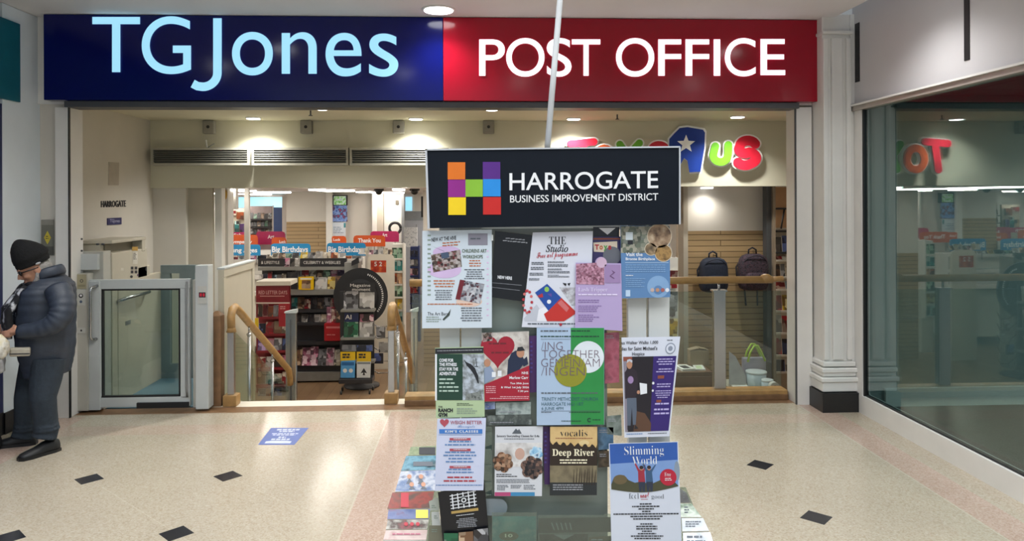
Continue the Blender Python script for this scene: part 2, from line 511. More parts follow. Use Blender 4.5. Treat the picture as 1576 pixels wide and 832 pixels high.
# left pier: side face coloured as if daylit, beige recess, white jamb, black base
b = MB(); b.box(LX - 0.25, LX, 6.0, 6.62, 0, 3.42, m_cool); b.box(LX - 0.004, -3.55, 6.50, 6.62, 0, 2.68, m_wall); struct(b, 'wall_left_pier')
b = MB(); b.box(-3.592, -3.484, 6.43, 6.66, 0, 2.645, m_white); b.box(-3.484, -3.476, 6.425, 6.45, 0.0, 2.645, m_black); struct(b, 'trim_left_jamb')
b = MB(); b.box(LX, LX + 0.012, 6.0, 6.5, 0, 0.17, m_plinth); b.box(LX, -3.595, 6.47, 6.5, 0, 0.17, m_plinth); struct(b, 'baseboard_left')
# neighbouring unit on the left: navy window panel, plaster above its sign
b = MB(); b.box(LX - 0.12, LX - 0.003, -4, 5.998, 0.18, 2.62, m_navy); b.box(LX - 0.12, LX, -4, 6.0, 0, 0.18, m_plinth)
b.box(LX - 0.25, LX - 0.12, -4, 6.0, 0, 3.75, m_navy); struct(b, 'wall_left_unit')
# right jamb, grooved
b = MB(); b.box(2.852, 2.99, 6.44, 6.66, 0, 2.66, m_white); b.box(2.99, 3.012, 6.49, 6.66, 0, 2.66, m_grey); b.box(3.012, 3.05, 6.46, 6.66, 0, 2.66, m_white)
b.box(2.840, 2.852, 6.445, 6.46, 0, 2.66, m_dkgrey); struct(b, 'trim_right_jamb')
# fluted pilaster
b = MB()
x0, x1, y0 = 3.005, 3.255, 6.235
b.box(x0, x1, y0 + 0.03, 6.62, 0, 3.45, m_white)
for a0, a1 in ((x0, x0 + 0.045), (x0 + 0.075, x1 - 0.075), (x1 - 0.045, x1)): b.box(a0, a1, y0 + 0.005, y0 + 0.04, 0.44, 3.24, m_white)
for z, pr in ((0.17, 0.03), (0.255, 0.045), (0.30, 0.022), (0.335, 0.036), (0.385, 0.02)):
    b.box(x0 - pr, x1 + min(pr, 0.03), y0 - pr + 0.01, 6.6, z, z + (0.085 if z == 0.17 else 0.04), m_white)
b.box(x0 - 0.01, x1 + 0.012, y0 - 0.008, 6.6, 3.27, 3.30, m_white); b.box(x1, RX + 0.05, 6.26, 6.62, 0, 3.45, m_white)
struct(b, 'column_right', bevel=0.008)
b = MB(); b.box(x0 - 0.045, x1 + 0.035, y0 - 0.05, 6.6, 0, 0.165, m_plinth); struct(b, 'baseboard_column')
# right-hand unit: white fascia with slots, rail, sill, mullion, pane, dark room
m_fas = mat('white_fascia', '#c8c7c9', 0.35, var=0.03, scale=1.5)
b = MB(); b.box(RX, RX + 0.10, -4, 6.295, 2.655, 4.5, m_fas); struct(b, 'wall_right_fascia')
b = MB()
for (u0, u1, v0, v1) in ((1317, 1323, 37, 127), (1485, 1492.5, -20, 94)):
    p = atX(u0, v1, RX); q = atX(u1, v0, RX); r_ = atX(u0, v0, RX)
    b.box(RX - 0.006, RX + 0.01, q.y, p.y, p.z, r_.z, m_black)
struct(b, 'trim_fascia_slots')
m_rail = mat('champagne_rail', '#b9b1a8', 0.35, metal=0.5)
b = MB(); b.box(RX - 0.03, RX + 0.06, -4, 6.30, 2.60, 2.655, m_rail); b.box(RX - 0.05, RX + 0.06, -4, 6.30, 2.640, 2.655, m_white); struct(b, 'trim_window_head')
b = MB(); b.box(RX - 0.012, RX + 0.08, -4, 6.26, 0, 0.155, m_white); b.box(RX + 0.01, RX + 0.05, -4, 6.20, 0.155, 0.165, m_black); struct(b, 'trim_window_sill')
b = MB(); b.box(RX - 0.01, RX + 0.06, 6.135, 6.25, 0.1, 2.62, m_white); b.box(RX + 0.0, RX + 0.04, 6.115, 6.135, 0.155, 2.6, m_black); struct(b, 'trim_window_mullion')
b = MB(); b.box(RX + 0.015, RX + 0.027, -4, 6.14, 0.155, 2.61, glass('shopfront_glass', '#c6d8d6', 0.07)); struct(b, 'window_1')
b = MB(); b.box(3.35, 9.5, -4, 6.5, -0.1, 0.0, m_dfloor); struct(b, 'floor_unit')
b = MB(); b.box(3.38, 9.5, 6.36, 6.5, 0, 2.76, m_inner); b.box(9.4, 9.5, -4, 6.4, 0, 2.76, m_inner); b.box(3.38, 9.5, -4.1, -4, 0, 2.76, m_inner)
b.box(3.6, 9.4, 6.33, 6.36, 0.0, 0.16, m_light); struct(b, 'wall_unit')
# shop: lobby walls, bulkhead, rear walls
BY = 8.5
LL = -3.70
b = MB(); b.box(LL - 0.15, LL, 6.62, 8.66, SF, 2.76, m_wall); struct(b, 'wall_lobby_left')
b = MB(); b.box(3.95, 4.1, 6.62, 8.7, SF, 2.76, m_wall); struct(b, 'wall_lobby_right')
b = MB(); b.box(LL - 0.1, 4.1, BY, BY + 0.2, 1.99, 2.76, m_bulk); struct(b, 'wall_bulkhead')
pa = at(293, 400, 8.68).x; pb = at(330, 400, 8.68).x
m_wall2 = mat('darker_beige_paint', '#b5ad9d', 0.75, var=0.02)  # one even, darker beige for panels, posts and backs
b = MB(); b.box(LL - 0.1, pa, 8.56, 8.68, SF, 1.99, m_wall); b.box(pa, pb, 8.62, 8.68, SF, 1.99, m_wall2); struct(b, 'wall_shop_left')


def post(name, p0, p1, Y, dep, m, z0=SF, z1=2.0):
    a = at(p0, 400, Y).x; c = at(p1, 400, Y).x
    q = MB(); q.box(a, c, Y, Y + dep, z0, z1, m); return struct(q, name)


post('column_white_front', 331, 341.5, 8.66, 0.12, m_light)
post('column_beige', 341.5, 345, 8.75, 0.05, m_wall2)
post('column_white_inner', 345, 351, 8.85, 0.2, m_light)
post('beam_white_inner', 351, 363.5, 9.1, 0.1, m_light, at(357, 322, 9.1).z)
post('column_thin_white', 376, 383, 9.6, 0.07, m_light)
FY = 14.0
a0 = at(441, 400, FY).x; a1 = at(503, 400, FY).x; a2 = at(591, 400, FY).x; a3 = at(621, 400, FY).x
zs = at(470, 341, FY).z
b = MB(); b.box(a0, a1, FY, FY + 0.1, zs, 2.0, m_wall); b.box(a0, a1, FY + 0.0, FY + 0.1, SF, zs, m_slat); struct(b, 'wall_slat_panel')
post('column_white_rear', 502, 511, 13.9, 0.12, m_light)
b = MB(); b.box(a1, a2, FY + 0.1, FY + 0.2, SF, 2.0, m_wall); struct(b, 'wall_shop_rear')
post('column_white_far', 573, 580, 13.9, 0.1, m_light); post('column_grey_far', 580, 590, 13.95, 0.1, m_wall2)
b = MB(); b.box(a2, a3, FY + 0.05, FY + 0.15, SF, 2.0, m_light); struct(b, 'wall_rear_panel')
post('column_rear_edge', 618, 622, 13.98, 0.1, m_grey)
b = MB(); b.box(-9, 8, 18, 18.15, SF, 2.1, m_light); b.box(-9.1, -9, 8.7, 18, SF, 2.1, m_light); b.box(8, 8.1, 8.7, 18, SF, 2.1, m_light); b.box(-9, LL, 8.68, 8.8, SF, 2.1, m_light); b.box(4.1, 8, 8.6, 8.7, SF, 2.1, m_light); struct(b, 'wall_shop_far')
# rear doorway with a pale door, transom and blue daylight window
m_door = mat('pale_grey_door', '#b4bcc8', 0.4, var=0.03); m_frame = mat('grey_door_frame', '#8f979e', 0.4)
q = MB(); q.pbox(622, 664, 339, 480, 16.0, 0.06, m_door); q.pbox(622, 664, 325, 339, 15.98, 0.08, m_frame); q.pbox(640, 642, 345, 480, 15.99, 0.02, m_frame); struct(q, 'door_1')
m_day = mat('daylight_pane', '#9fd4ee', 0.2, emit=0.9, ecol='#8fd2f2', var=0.25, scale=3)
q = MB(); q.pbox(621, 637, 298, 325, 16.0, 0.05, m_light); q.pbox(624, 634, 303, 324, 15.98, 0.02, m_day); q.pbox(637, 664, 298, 325, 16.02, 0.05, m_light); struct(q, 'window_2')
q = MB(); q.pbox(364, 442, 302, 319, 17.9, 0.05, m_day); q.pbox(364, 442, 299, 303, 17.85, 0.05, m_light); struct(q, 'window_3')
# right-hand bay: slatwall and its posts
SY = 8.95
a0 = at(1057, 400, SY).x; a1 = at(1181, 400, SY).x; zs = at(1100, 355, SY).z
b = MB(); b.box(a0, a1, SY, SY + 0.1, zs, 2.0, m_wall); b.box(a0, a1, SY, SY + 0.1, SF, zs, m_slat); struct(b, 'wall_slat_bay')
m_taupe = mat('taupe_post', '#8a7b69', 0.5)
post('column_taupe', 1044, 1052, 8.8, 0.1, m_taupe); post('column_taupe_inner', 1052, 1059, 8.9, 0.1, m_wall2)
post('column_dark_edge', 1180, 1190, 8.8, 0.12, m_dkgrey); post('column_taupe_edge', 1190, 1194, 8.75, 0.12, m_taupe)
b = MB(); b.box(-0.9, at(1044, 400, 9.2).x, 12.2, 12.3, 0.9, 2.0, m_wall); b.box(-0.9, at(1044, 400, 9.2).x, 12.2, 12.3, SF, 0.9, m_slat); struct(b, 'wall_shop_middle')
b = MB(); b.box(3.5, 4.6, 11.0, 11.1, SF, 2.0, m_wall2); struct(b, 'wall_shop_right')
# ================================================================ lamps and fittings


def downlight(mp_pt, r, label, group, z, power=0, col=(1, 0.94, 0.84)):
    t = thing('ceiling_light', label, 'light', (mp_pt.x, mp_pt.y, z), group)
    q = MB(); q.lathe((mp_pt.x, mp_pt.y, z), [(r * 0.86, -0.004), (r, -0.012), (r * 1.13, -0.006), (r * 1.13, 0.0)], m_trimw, 28); q.build('trim_ring', t)
    q = MB(); q.cyl((mp_pt.x, mp_pt.y, z - 0.016), (mp_pt.x, mp_pt.y, z - 0.003), r * 0.95, m_lamp, 28); q.build('diffuser', t)
    if power:
        l = bpy.data.lights.new('lamp_beam', 'SPOT'); l.energy = power; l.spot_size = 2.4; l.spot_blend = 0.9; l.shadow_soft_size = r * 0.8; l.color = col
        o = bpy.data.objects.new('lamp_beam', l); o.parent = t; o.location = (0, 0, -0.03); COL.objects.link(o)
    return t


downlight(atZ(675, 17, 3.41), 0.125, 'large round downlight in the mall ceiling above the join of blue and red sign', 'mall downlights', 3.425, 55, (1, 0.98, 0.96))
for i, (x, y) in enumerate(((-2.0, 5.0), (2.7, 4.95), (-3.0, 4.0), (-0.9, 3.6), (0.55, 3.0), (2.9, 2.9))):
    downlight(Vector((x, y, 0)), 0.125, 'round mall downlight out of the frame, %s along towards the viewer' % ORD[i], 'mall downlights', 3.425, 120 if i == 0 else 95, (1, 0.98, 0.96))
for i, (u, v, n) in enumerate(((390, 181, 'above the first grille'), (640, 182, 'above the end of the third grille'), (883, 182, 'above the red T of the toy sign'), (1135, 179, 'above the green u of the toy sign'), (495, 166.5, 'hard behind the blue sign edge'), (757, 167.5, 'hard behind the red sign edge'))):
    p = atZ(u, v, 2.755); downlight(p, 0.075 if i < 4 else 0.06, 'small round lobby downlight ' + n, 'lobby downlights', 2.755, 105, (1, 0.985, 0.94))
for i, (u0, v0, u1, v1, Y) in enumerate(((364, 290.5, 378, 294, 10.2), (390, 294, 436, 296.5, 12.2), (475, 287.2, 489, 290.5, 9.3), (492, 289, 537, 292, 10.2), (548, 292, 566, 294.8, 12.3), (572, 294.5, 618, 298, 13.4), (604, 287, 617, 290.5, 9.3), (341, 288, 356, 291, 8.95), (1085, 285.5, 1098, 291, 8.72))):
    p = at(u0, v0, Y); q = at(u1, v1, Y); x0, x1 = p.x, q.x; ln = 0.5 if i < 8 else 0.18
    t = thing('ceiling_light', 'white shop ceiling light, %s' % ('beside the inner white column', 'long strip over the card signs', 'small square one over the first blue birthday sign', 'long strip before the rear slatted panel', 'short strip before the wall screens', 'long strip towards the rear doorway', 'small square one near the dome cameras', 'by the golden ornament', 'above the hanging backpacks')[i], 'light', ((x0 + x1) / 2, Y + ln / 2, 1.975), 'shop ceiling lights')
    q = MB(); q.box(x0 - 0.01, x1 + 0.01, Y - 0.01, Y + ln + 0.01, 1.985, 2.0, m_trimw); q.build('housing', t)
    q = MB(); q.box(x0, x1, Y, Y + ln, 1.965, 1.985, m_strip if i < 8 else mat('bay_lamp', '#ffffff', 0.4, emit=2.0, var=0.0)); q.build('diffuser', t)
    if i == 8:
        l = bpy.data.lights.new('lamp_beam', 'SPOT'); l.energy = 14; l.spot_size = 2.6; l.spot_blend = 0.9; l.shadow_soft_size = 0.06; l.color = (1, 0.96, 0.9)
        o = bpy.data.objects.new('lamp_beam', l); o.parent = t; o.location = (0, 0, -0.03); COL.objects.link(o)
for i, (x, y) in enumerate([(x, y) for y in (9.6, 11.1, 12.8, 15.0, 17.0) for x in (-6.5, -5.0, -0.2, 1.4, 3.0)]):  # extra strips added out of view to light the shop
    t = thing('ceiling_light', 'white ceiling strip added for light, out of sight behind front wall or charity board', 'light', (x, y, 1.975), 'shop ceiling lights')
    q = MB(); q.box(x - 0.16, x + 0.16, y - 0.56, y + 0.56, 1.985, 2.0, m_trimw); q.build('housing', t)
    q = MB(); q.box(x - 0.15, x + 0.15, y - 0.55, y + 0.55, 1.965, 1.985, m_strip); q.build('diffuser', t)
for i, (u, v, Y) in enumerate(((583, 289, 10.5), (638, 289, 10.5))):
    p = at(u, v, Y); c = Vector((p.x, Y, 2.0))
    t = thing('dome_camera', 'black dome camera on the shop ceiling %s' % ('over the aisle nearer the wall screens', 'nearer the rear doorway')[i], 'camera', c, 'dome cameras')
    q = MB(); q.lathe(c, [(0.07, 0), (0.075, -0.02), (0.06, -0.03)], m_black); q.build('base', t)
    q = MB(); q.ball(c + Vector((0, 0, -0.03)), (0.055, 0.055, 0.055), m_black); q.build('dome', t)
m_box = mat('grey_box', '#8e8b82', 0.5)
for i, u in enumerate((320, 470.5, 613, 752)):
    p = at(u, 195, BY - 0.09); t = thing('wall_speaker', 'small square grey box with dark hole on the lobby bulkhead, %s from the lift wall' % ORD[i], 'box', (p.x, BY - 0.05, p.z - 0.07), 'boxes on the lobby bulkhead')
    q = MB(); q.box(p.x - 0.065, p.x + 0.065, BY - 0.09, BY, p.z - 0.075, p.z + 0.075, m_box); q.build('case', t, bevel=0.012)
    q = MB(); q.cyl((p.x, BY - 0.094, p.z), (p.x, BY - 0.086, p.z), 0.018, m_black); q.build('hole', t)
for i, (u, v) in enumerate(((478, 170), (950, 176))):
    p = atZ(u, v, 2.755); t = thing('sprinkler', 'tiny sprinkler head hanging from lobby ceiling %s' % ('above the second grille', 'above the toy sign')[i], 'sprinkler', (p.x, p.y, 2.755), 'sprinkler heads')
    q = MB(); q.cyl((p.x, p.y, 2.755), (p.x, p.y, 2.71), 0.008, m_dkgrey); q.build('pipe', t)
    q = MB(); q.lathe((p.x, p.y, 2.70), [(0.022, 0), (0.022, 0.004), (0.006, 0.012)], m_dkgrey, 12); q.build('deflector', t)
# louvred air grilles
m_vent = mat('vent_frame_grey', '#aaa798', 0.5); m_slatd = mat('vent_slats', '#6c6c65', 0.5)
GY = 8.36
for i, (u0, u1) in enumerate(((232, 384), (387, 536), (538, 690))):
    a = at(u0, 227, GY); c = at(u1, 254, GY)
    t = thing('air_grille', 'long grey louvred air grille under the bulkhead, %s' % ('starting at the lift wall', 'middle of the three', 'running behind the charity board')[i] if i < 2 else 'long grey louvred air grille whose end runs behind the black board', 'vent', ((a.x + c.x) / 2, GY + 0.07, c.z), 'lobby air grilles')
    q = MB(); fw = 0.025
    q.box(a.x, c.x, GY, BY, a.z - fw, a.z, m_vent); q.box(a.x, c.x, GY, BY, c.z, c.z + fw, m_vent); q.box(a.x, a.x + fw, GY, BY, c.z + fw, a.z - fw, m_vent); q.box(c.x - fw, c.x, GY, BY, c.z + fw, a.z - fw, m_vent); q.build('frame', t)
    q = MB(); q.box(a.x + fw, c.x - fw, GY + 0.06, BY, c.z + fw, a.z - fw, m_black); q.build('backing', t)
    n = 6
    q = MB()
    for k in range(n):
        z = c.z + fw + (a.z - c.z - 2 * fw) * (k + 0.5) / n
        q.box(a.x + fw, c.x - fw, -0.028, 0.028, -0.003, 0.003, m_slatd, T=Matrix.Translation((0, GY + 0.03, z)) @ Matrix.Rotation(-0.6, 4, 'X'))
    q.build('louvres', t)
    if i == 0:
        p = at(316, 222, GY); q = MB(); q.cyl((p.x, GY + 0.05, a.z), (p.x - 0.01, GY + 0.05, a.z + 0.09), 0.009, m_trimw, 8); q.cyl((p.x, GY + 0.05, a.z), (p.x + 0.07, GY + 0.09, a.z + 0.05), 0.006, m_grey, 8); q.build('hanger', t)
# ================================================================ shop signs
m_blue = mat('blue_sign_acrylic', '#07105c', 0.14, var=0.02, spec=0.35); m_red = mat('red_sign_acrylic', '#a01028', 0.14, var=0.02, spec=0.35)
m_lit = mat('lit_letters_ice', '#5f8aa0', 0.4, emit=0.78, ecol='#a2e0fa', var=0.0); m_litw = mat('lit_letters_white', '#ffffff', 0.4, emit=1.0, ecol='#f2f2ff', var=0.0)
FSY = 6.36
xL = at(67, 90, FSY).x; xM = at(682, 90, FSY).x; xR = at(1263, 90, FSY).x
zt, zb = 3.42, 2.70
t = thing('shop_sign', 'long glossy blue fascia sign with pale lit TGJones letters', 'sign', ((xL + xM) / 2, 6.42, zb))
b = MB(); b.box(xL, xM - 0.001, FSY, 6.47, zb, zt, m_blue); b.build('panel', t, bevel=0.004)


def band(mb, mp, pts, wd, m, ext):
    """a flat-ended band of constant width along pts, raised ext"""
    L_, R_ = [], []
    for i, (x, y) in enumerate(pts):
        xa, ya = pts[max(i - 1, 0)]; xb, yb = pts[min(i + 1, len(pts) - 1)]; l = math.hypot(xb - xa, yb - ya) or 1
        nx, ny = -(yb - ya) / l * wd / 2, (xb - xa) / l * wd / 2; L_.append((x + nx, y + ny)); R_.append((x - nx, y - ny))
    mb.slab(lambda u, v, q: mp(u, v, ext + q), L_ + R_[::-1], m, ext)


mp = PM(FSY); b = MB()
for ch, x0, y0, x1, y1 in (('T', 142, 26, 215.5, 111), ('G', 218, 25, 294, 114), ('o', 357, 49, 420, 116), ('n', 433.5, 49.5, 487.5, 113.5), ('e', 501, 50.5, 556.5, 117.5), ('s', 568, 51.5, 613, 118)):
    b.text(mp, ch, x0, y0, x1, y1, m_lit, d=0.0, res=12, ext=0.012, off=0.001)
band(b, mp, [(334.6, 28), (334.6, 112)] + [(312 + 22.6 * math.cos(a), 112 + 21.5 * math.sin(a)) for a in [PI / 2 * k / 10 for k in range(11)]] + [(304, 132.5), (296.5, 128.5)], 13.2, m_lit, 0.012)
b.build('lettering', t)
t = thing('shop_sign', 'long glossy red fascia sign with white lit POST OFFICE letters', 'sign', ((xR + xM) / 2, 6.42, zb))
b = MB(); b.box(xM + 0.001, xR, FSY, 6.47, zb, zt, m_red); b.build('panel', t, bevel=0.004)
b = MB(); b.box(xR + 0.001, xR + 0.014, FSY + 0.03, 6.468, zb + 0.01, zt, mat('edge_glow', '#ffeef4', 0.4, emit=0.9, var=0.0)); b.build('edge_light', t)
b = MB()
for ch, x0, y0, x1, y1 in (('P', 737.5, 60.5, 777, 116.5), ('O', 779, 58.5, 838, 118), ('S', 841.5, 58.5, 879.5, 118), ('T', 880, 60.5, 924, 116.5), ('O', 948, 58.5, 1007, 118), ('F', 1013, 60.5, 1048.5, 116.5), ('F', 1055, 60.5, 1091.5, 116.5), ('I', 1098.5, 60.5, 1108.5, 116.5), ('C', 1115.5, 58.5, 1163, 117.5), ('E', 1170.5, 60, 1208.5, 115.5)):
    b.text(mp, ch, x0, y0, x1, y1, m_litw, d=0.0, res=12, ext=0.012, off=0.004)
b.build('lettering', t)
# teal sign of the unit on the left
p0 = atX(30, 38, LX); p1 = atX(30, 158, LX)
t = thing('unit_sign', 'plain teal fascia sign at the edge of the picture beside the pale pillar', 'sign', (LX, 4.6, 2.65))
b = MB(); b.box(LX - 0.11, LX + 0.02, 3.0, 6.20, p1.z, p0.z, m_teal); b.build('panel', t, bevel=0.004)
b = MB(); b.box(LX - 0.12, LX - 0.11, 3.0, 6.18, p1.z + 0.02, p0.z - 0.02, m_black); b.build('back_tray', t)


# toy shop letters: fat strokes with a white edge
import itertools
STK = itertools.cycle(range(40))


def stroke(mb, mp, pts, wd, m, d, ext, n=14):
    """round-ended band along pts (pixels) wd wide, raised ext"""
    for (xa, ya), (xb, yb) in zip(pts[:-1], pts[1:]):
        L = math.hypot(xb - xa, yb - ya) or 1e-6; nx, ny = -(yb - ya) / L * wd / 2, (xb - xa) / L * wd / 2
        an = math.atan2(yb - ya, xb - xa); o = []
        for i in range(n + 1):
            a = an - PI / 2 + PI * i / n; o.append((xb + wd / 2 * math.cos(a), yb + wd / 2 * math.sin(a)))
        for i in range(n + 1):
            a = an + PI / 2 + PI * i / n; o.append((xa + wd / 2 * math.cos(a), ya + wd / 2 * math.sin(a)))
        k_ = next(STK) * 0.00035
        mb.slab(lambda u, v, q: mp(u, v, d + ext + k_ + q), o, m, ext)


def arc(cx, cy, rx, ry, a0, a1, n=14):
    return [(cx + rx * math.cos(math.radians(a0 + (a1 - a0) * i / n)), cy + ry * math.sin(math.radians(a0 + (a1 - a0) * i / n))) for i in range(n + 1)]


TY = BY - 0.045
tp = PM(TY)
c_red = mat('toy_red', '#d8263c', 0.35); c_grn = mat('toy_green', '#6db82c', 0.35); c_blu = mat('toy_blue', '#1c3f9c', 0.35); c_wht = mat('toy_white_edge', '#f2f1ec', 0.4, emit=0.05); c_org = mat('toy_orange', '#e2632c', 0.35)
p = at(1020, 268, TY); t = thing('toy_shop_sign', 'bubbly toy shop letters in red, green and blue with white edges on the bulkhead', 'sign', (p.x, TY, p.z))
S_ = [arc(1151, 224, 12, 8, -20, -180, 8) + arc(1150, 229, 13, 7, 180, 100, 5) + arc(1151, 243, 13, 9, -80, 60, 8) + arc(1147, 246, 13, 8, 70, 150, 6)]
L_ = [('letter', c_red, 11, [[(878, 221), (914, 218)], [(898, 224), (893, 262)]]),
      ('letter', c_org, 11, [arc(930, 245, 14, 17, 0, 360, 20)]),
      ('letter', c_grn, 11, [[(954, 222), (966, 240)], [(984, 220), (966, 240), (960, 262)]]),
      ('letter', c_red, 10, [arc(1014, 229, 11, 7, -10, -180, 8) + arc(1013, 233, 11, 6, 180, 100, 4) + arc(1014, 246, 12, 8, -80, 60, 7) + arc(1010, 248, 12, 7, 70, 150, 5)]),
      ('letter', c_grn, 12, [[(1101, 225), (1098, 238)] + arc(1109, 239, 11, 10, 180, 20, 10) + [(1121, 236), (1121, 223)]]),
      ('letter', c_red, 15, S_)]
for nm, m, wd, sts in L_:
    q = MB()
    for s_ in sts: stroke(q, tp, s_, wd, m, 0.03, 0.02)
    lo = q.build('letter', t)
    q = MB()
    for s_ in sts: stroke(q, tp, s_, wd + 4.5, c_wht, 0.0, 0.03)
    q.build('white_edge', lo)
# the reversed R with a star
q = MB()
R_ = [(1038, 205), (1046, 197), (1058, 195.5), (1082, 199.5), (1085, 204), (1084, 228), (1078, 264), (1061, 265), (1058, 247), (1053, 243), (1048, 252), (1040, 261), (1031, 256), (1036, 243), (1038, 236), (1030, 226), (1030, 214)]
q.slab(lambda u, v, d: tp(u, v, 0.05 + d), R_, c_blu, 0.02)
st = []
for i in range(10):
    r_ = (14.5, 6.2)[i % 2]; a = -PI / 2 + PI * i / 5; st.append((1056 + r_ * math.cos(a), 221.5 + r_ * math.sin(a)))
q.poly(tp, st, c_wht, 0.0515); ro = q.build('letter', t)
q = MB(); cx_, cy_ = 1057, 230
q.slab(lambda u, v, d: tp(u, v, 0.03 + d), [(cx_ + (u - cx_) * 1.09, cy_ + (v - cy_) * 1.08) for u, v in R_], c_wht, 0.03); q.build('white_edge', ro)
# lettering and plates on the lift wall
wm = XM(LL, -1)
wm = lambda u, v, d=0.0: atX(u, v, LL) + Vector((d, 0, 0))
m_ink = mat('dark_ink', '#26262c', 0.6)
b = MB(); b.text(wm, 'HARROGATE', 155, 309, 193, 319, m_ink, d=0.001, ext=0.006, off=0.01, sl=-1.0); tag(b.build('wall_lettering'), 'small dark word HARROGATE fixed on the beige lift wall', 'lettering')
b = MB(); b.slab(lambda u, v, d: wm(u, v, 0.008 + d), [(164.5, 335.5), (186, 334.5), (186, 345), (164.5, 346)], mat('plaque_navy', '#1d1f5e', 0.3), 0.008)
b.text(wm, 'TGJones', 168, 337, 183, 343.5, mat('pale_print', '#c9c8e6', 0.5), d=0.009); tag(b.build('wall_plaque'), 'small navy TGJones plaque on the lift wall below the town name', 'plaque')
b = MB(); b.slab(lambda u, v, d: wm(u, v, 0.006 + d), [(167, 249), (182.5, 250), (182, 285), (166.5, 285)], mat('blank_plate', '#b5ac9f', 0.6), 0.006); tag(b.build('blank_plate'), 'blank beige plate high on the lift wall above the town name', 'plate')
sp_ = PM(6.49)
t = thing('notice_plate', 'grey metal plate with a yellow diamond on the pier behind the man', 'plate', at(73, 392, 6.49))
b = MB(); b.slab(sp_, [(63.5, 338), (83, 338), (83, 392.5), (63.5, 392.5)], mat('plate_grey', '#77756c', 0.4, metal=0.4), 0.009); b.rect(sp_, 64, 338.5, 82.5, 346, mat('plate_lite', '#8d8a80', 0.4), 0.0008); b.rect(sp_, 64, 379, 82.5, 392, mat('plate_dark', '#4b4a45', 0.4), 0.0008); b.build('plate', t)
b = MB(); b.poly(sp_, [(73, 355), (78.5, 365.5), (73, 376), (67.5, 365.5)], mat('sign_yellow', '#c9b63a', 0.5), 0.001); b.bars(sp_, 70.5, 363, 75.5, 369, 2, m_ink, 0.0014); b.build('diamond', t)
# floor sticker
zm = ZM(0.0012)
sb = mat('sticker_blue', '#5a6fb0', 0.4, var=0.05); sw = mat('sticker_white', '#cfd6e8', 0.4)
b = MB(); b.slab(zm, [(417, 658), (475, 658), (453, 684), (397, 684)], sb, 0.001)


def fm(u, v, d=0.0):            # sticker space 0..1
    x = 397 + u * 56 + (1 - v) * (20 + u * 2); return zm(x, 684 - (1 - v) * 26, d)


for k, (y0, y1, x0, x1) in enumerate(((0.07, 0.15, 0.2, 0.8), (0.18, 0.25, 0.3, 0.7), (0.32, 0.37, 0.15, 0.85), (0.40, 0.45, 0.2, 0.8), (0.52, 0.60, 0.4, 0.6), (0.64, 0.72, 0.25, 0.75))):
    r_ = random.Random(k); x = x0
    while x < x1:
        wl = r_.uniform(0.05, 0.14); b.poly(fm, [(x, y0), (min(x + wl, x1), y0), (min(x + wl, x1), y1), (x, y1)], sw, 0.0006); x += wl + 0.025
b.poly(fm, [(0.15, 0.80), (0.3, 0.76), (0.7, 0.76), (0.85, 0.80), (0.85, 0.92), (0.15, 0.92)], sw, 0.0006)
tag(b.build('floor_sticker'), 'blue printed sticker on the pale floor before the stairs', 'sticker')
# ================================================================ platform lift
m_lift = mat('lift_grey_enamel', '#b3b2a9', 0.4, var=0.02); m_lift2 = mat('lift_cream_enamel', '#bdb6a4', 0.45, var=0.02); m_gate = mat('gate_pale_enamel', '#bcc2c2', 0.38, var=0.02)
m_lblue = mat('lift_floor_blue', '#5f7f8f', 0.5, var=0.05, scale=50); m_lteal = mat('lift_teal_grey', '#7d8c8e', 0.45)
m_clear = glass('clear_glass', '#e9f1ee', 0.02); m_gtint = glass('lift_glass', '#e8f0ee', 0.03)
m_rub = mat('black_rubber', '#17171a', 0.6)
GYF = 6.56


def gx(u, Y=GYF): return at(u, 500, Y).x
def gz(v, Y=GYF): return at(220, v, Y).z


T0 = thing('platform_lift', 'pale grey wheelchair platform lift with glazed gate beside the stairs', 'lift', (-2.95, 7.1, 0.0))
b = MB(); b.box(-3.50, -2.42, 6.72, 7.86, -0.06, 0.0, m_lblue); b.box(-3.5, -2.42, 6.72, 7.86, SF, -0.06, m_lift); b.build('platform', T0)
b = MB(); b.box(gx(118), gx(135), GYF, GYF + 0.12, 0.02, gz(420), m_lift); b.box(gx(135), gx(152), GYF + 0.015, GYF + 0.1, 0.02, gz(432), m_gate); po = b.build('gate_post', T0, bevel=0.004)
fp = PM(GYF)
b = MB(); b.slab(lambda u, v, d: fp(u, v, 0.004 + d), [(118.5, 422), (133, 422), (133, 444), (118.5, 444)], mat('notice_beige', '#a09a80', 0.5), 0.004); b.disc(fp, 125.5, 432, 2.6, m_ink, 0.005); b.disc(fp, 125.5, 432, 1.7, mat('notice_beige', '', 0.5), 0.0055); b.rect(fp, 120, 438, 131, 441, mat('notice_mid', '#8a846c', 0.5), 0.005); b.build('access_notice', po)
b = MB(); b.slab(lambda u, v, d: fp(u, v, 0.006 + d), [(118.5, 445), (131.5, 445), (131.5, 469.5), (118.5, 469.5)], mat('panel_pale', '#bfc0ba', 0.35), 0.006); b.disc(fp, 124.5, 455, 3.4, m_ink, 0.0075); b.disc(fp, 124.5, 454.5, 1.8, mat('button_white', '#e8e8e8', 0.3), 0.009); b.disc(fp, 124.5, 464, 2.2, mat('button_blue', '#4c5a70', 0.4), 0.008); b.build('button_panel', po)
b = MB(); b.slab(lambda u, v, d: fp(u, v, 0.005 + d), [(119, 504), (131.5, 504), (131.5, 512.5), (119, 512.5)], mat('panel_pale', '', 0.35), 0.005); b.disc(fp, 125, 508.3, 1.5, m_ink, 0.006); b.build('key_switch', po)
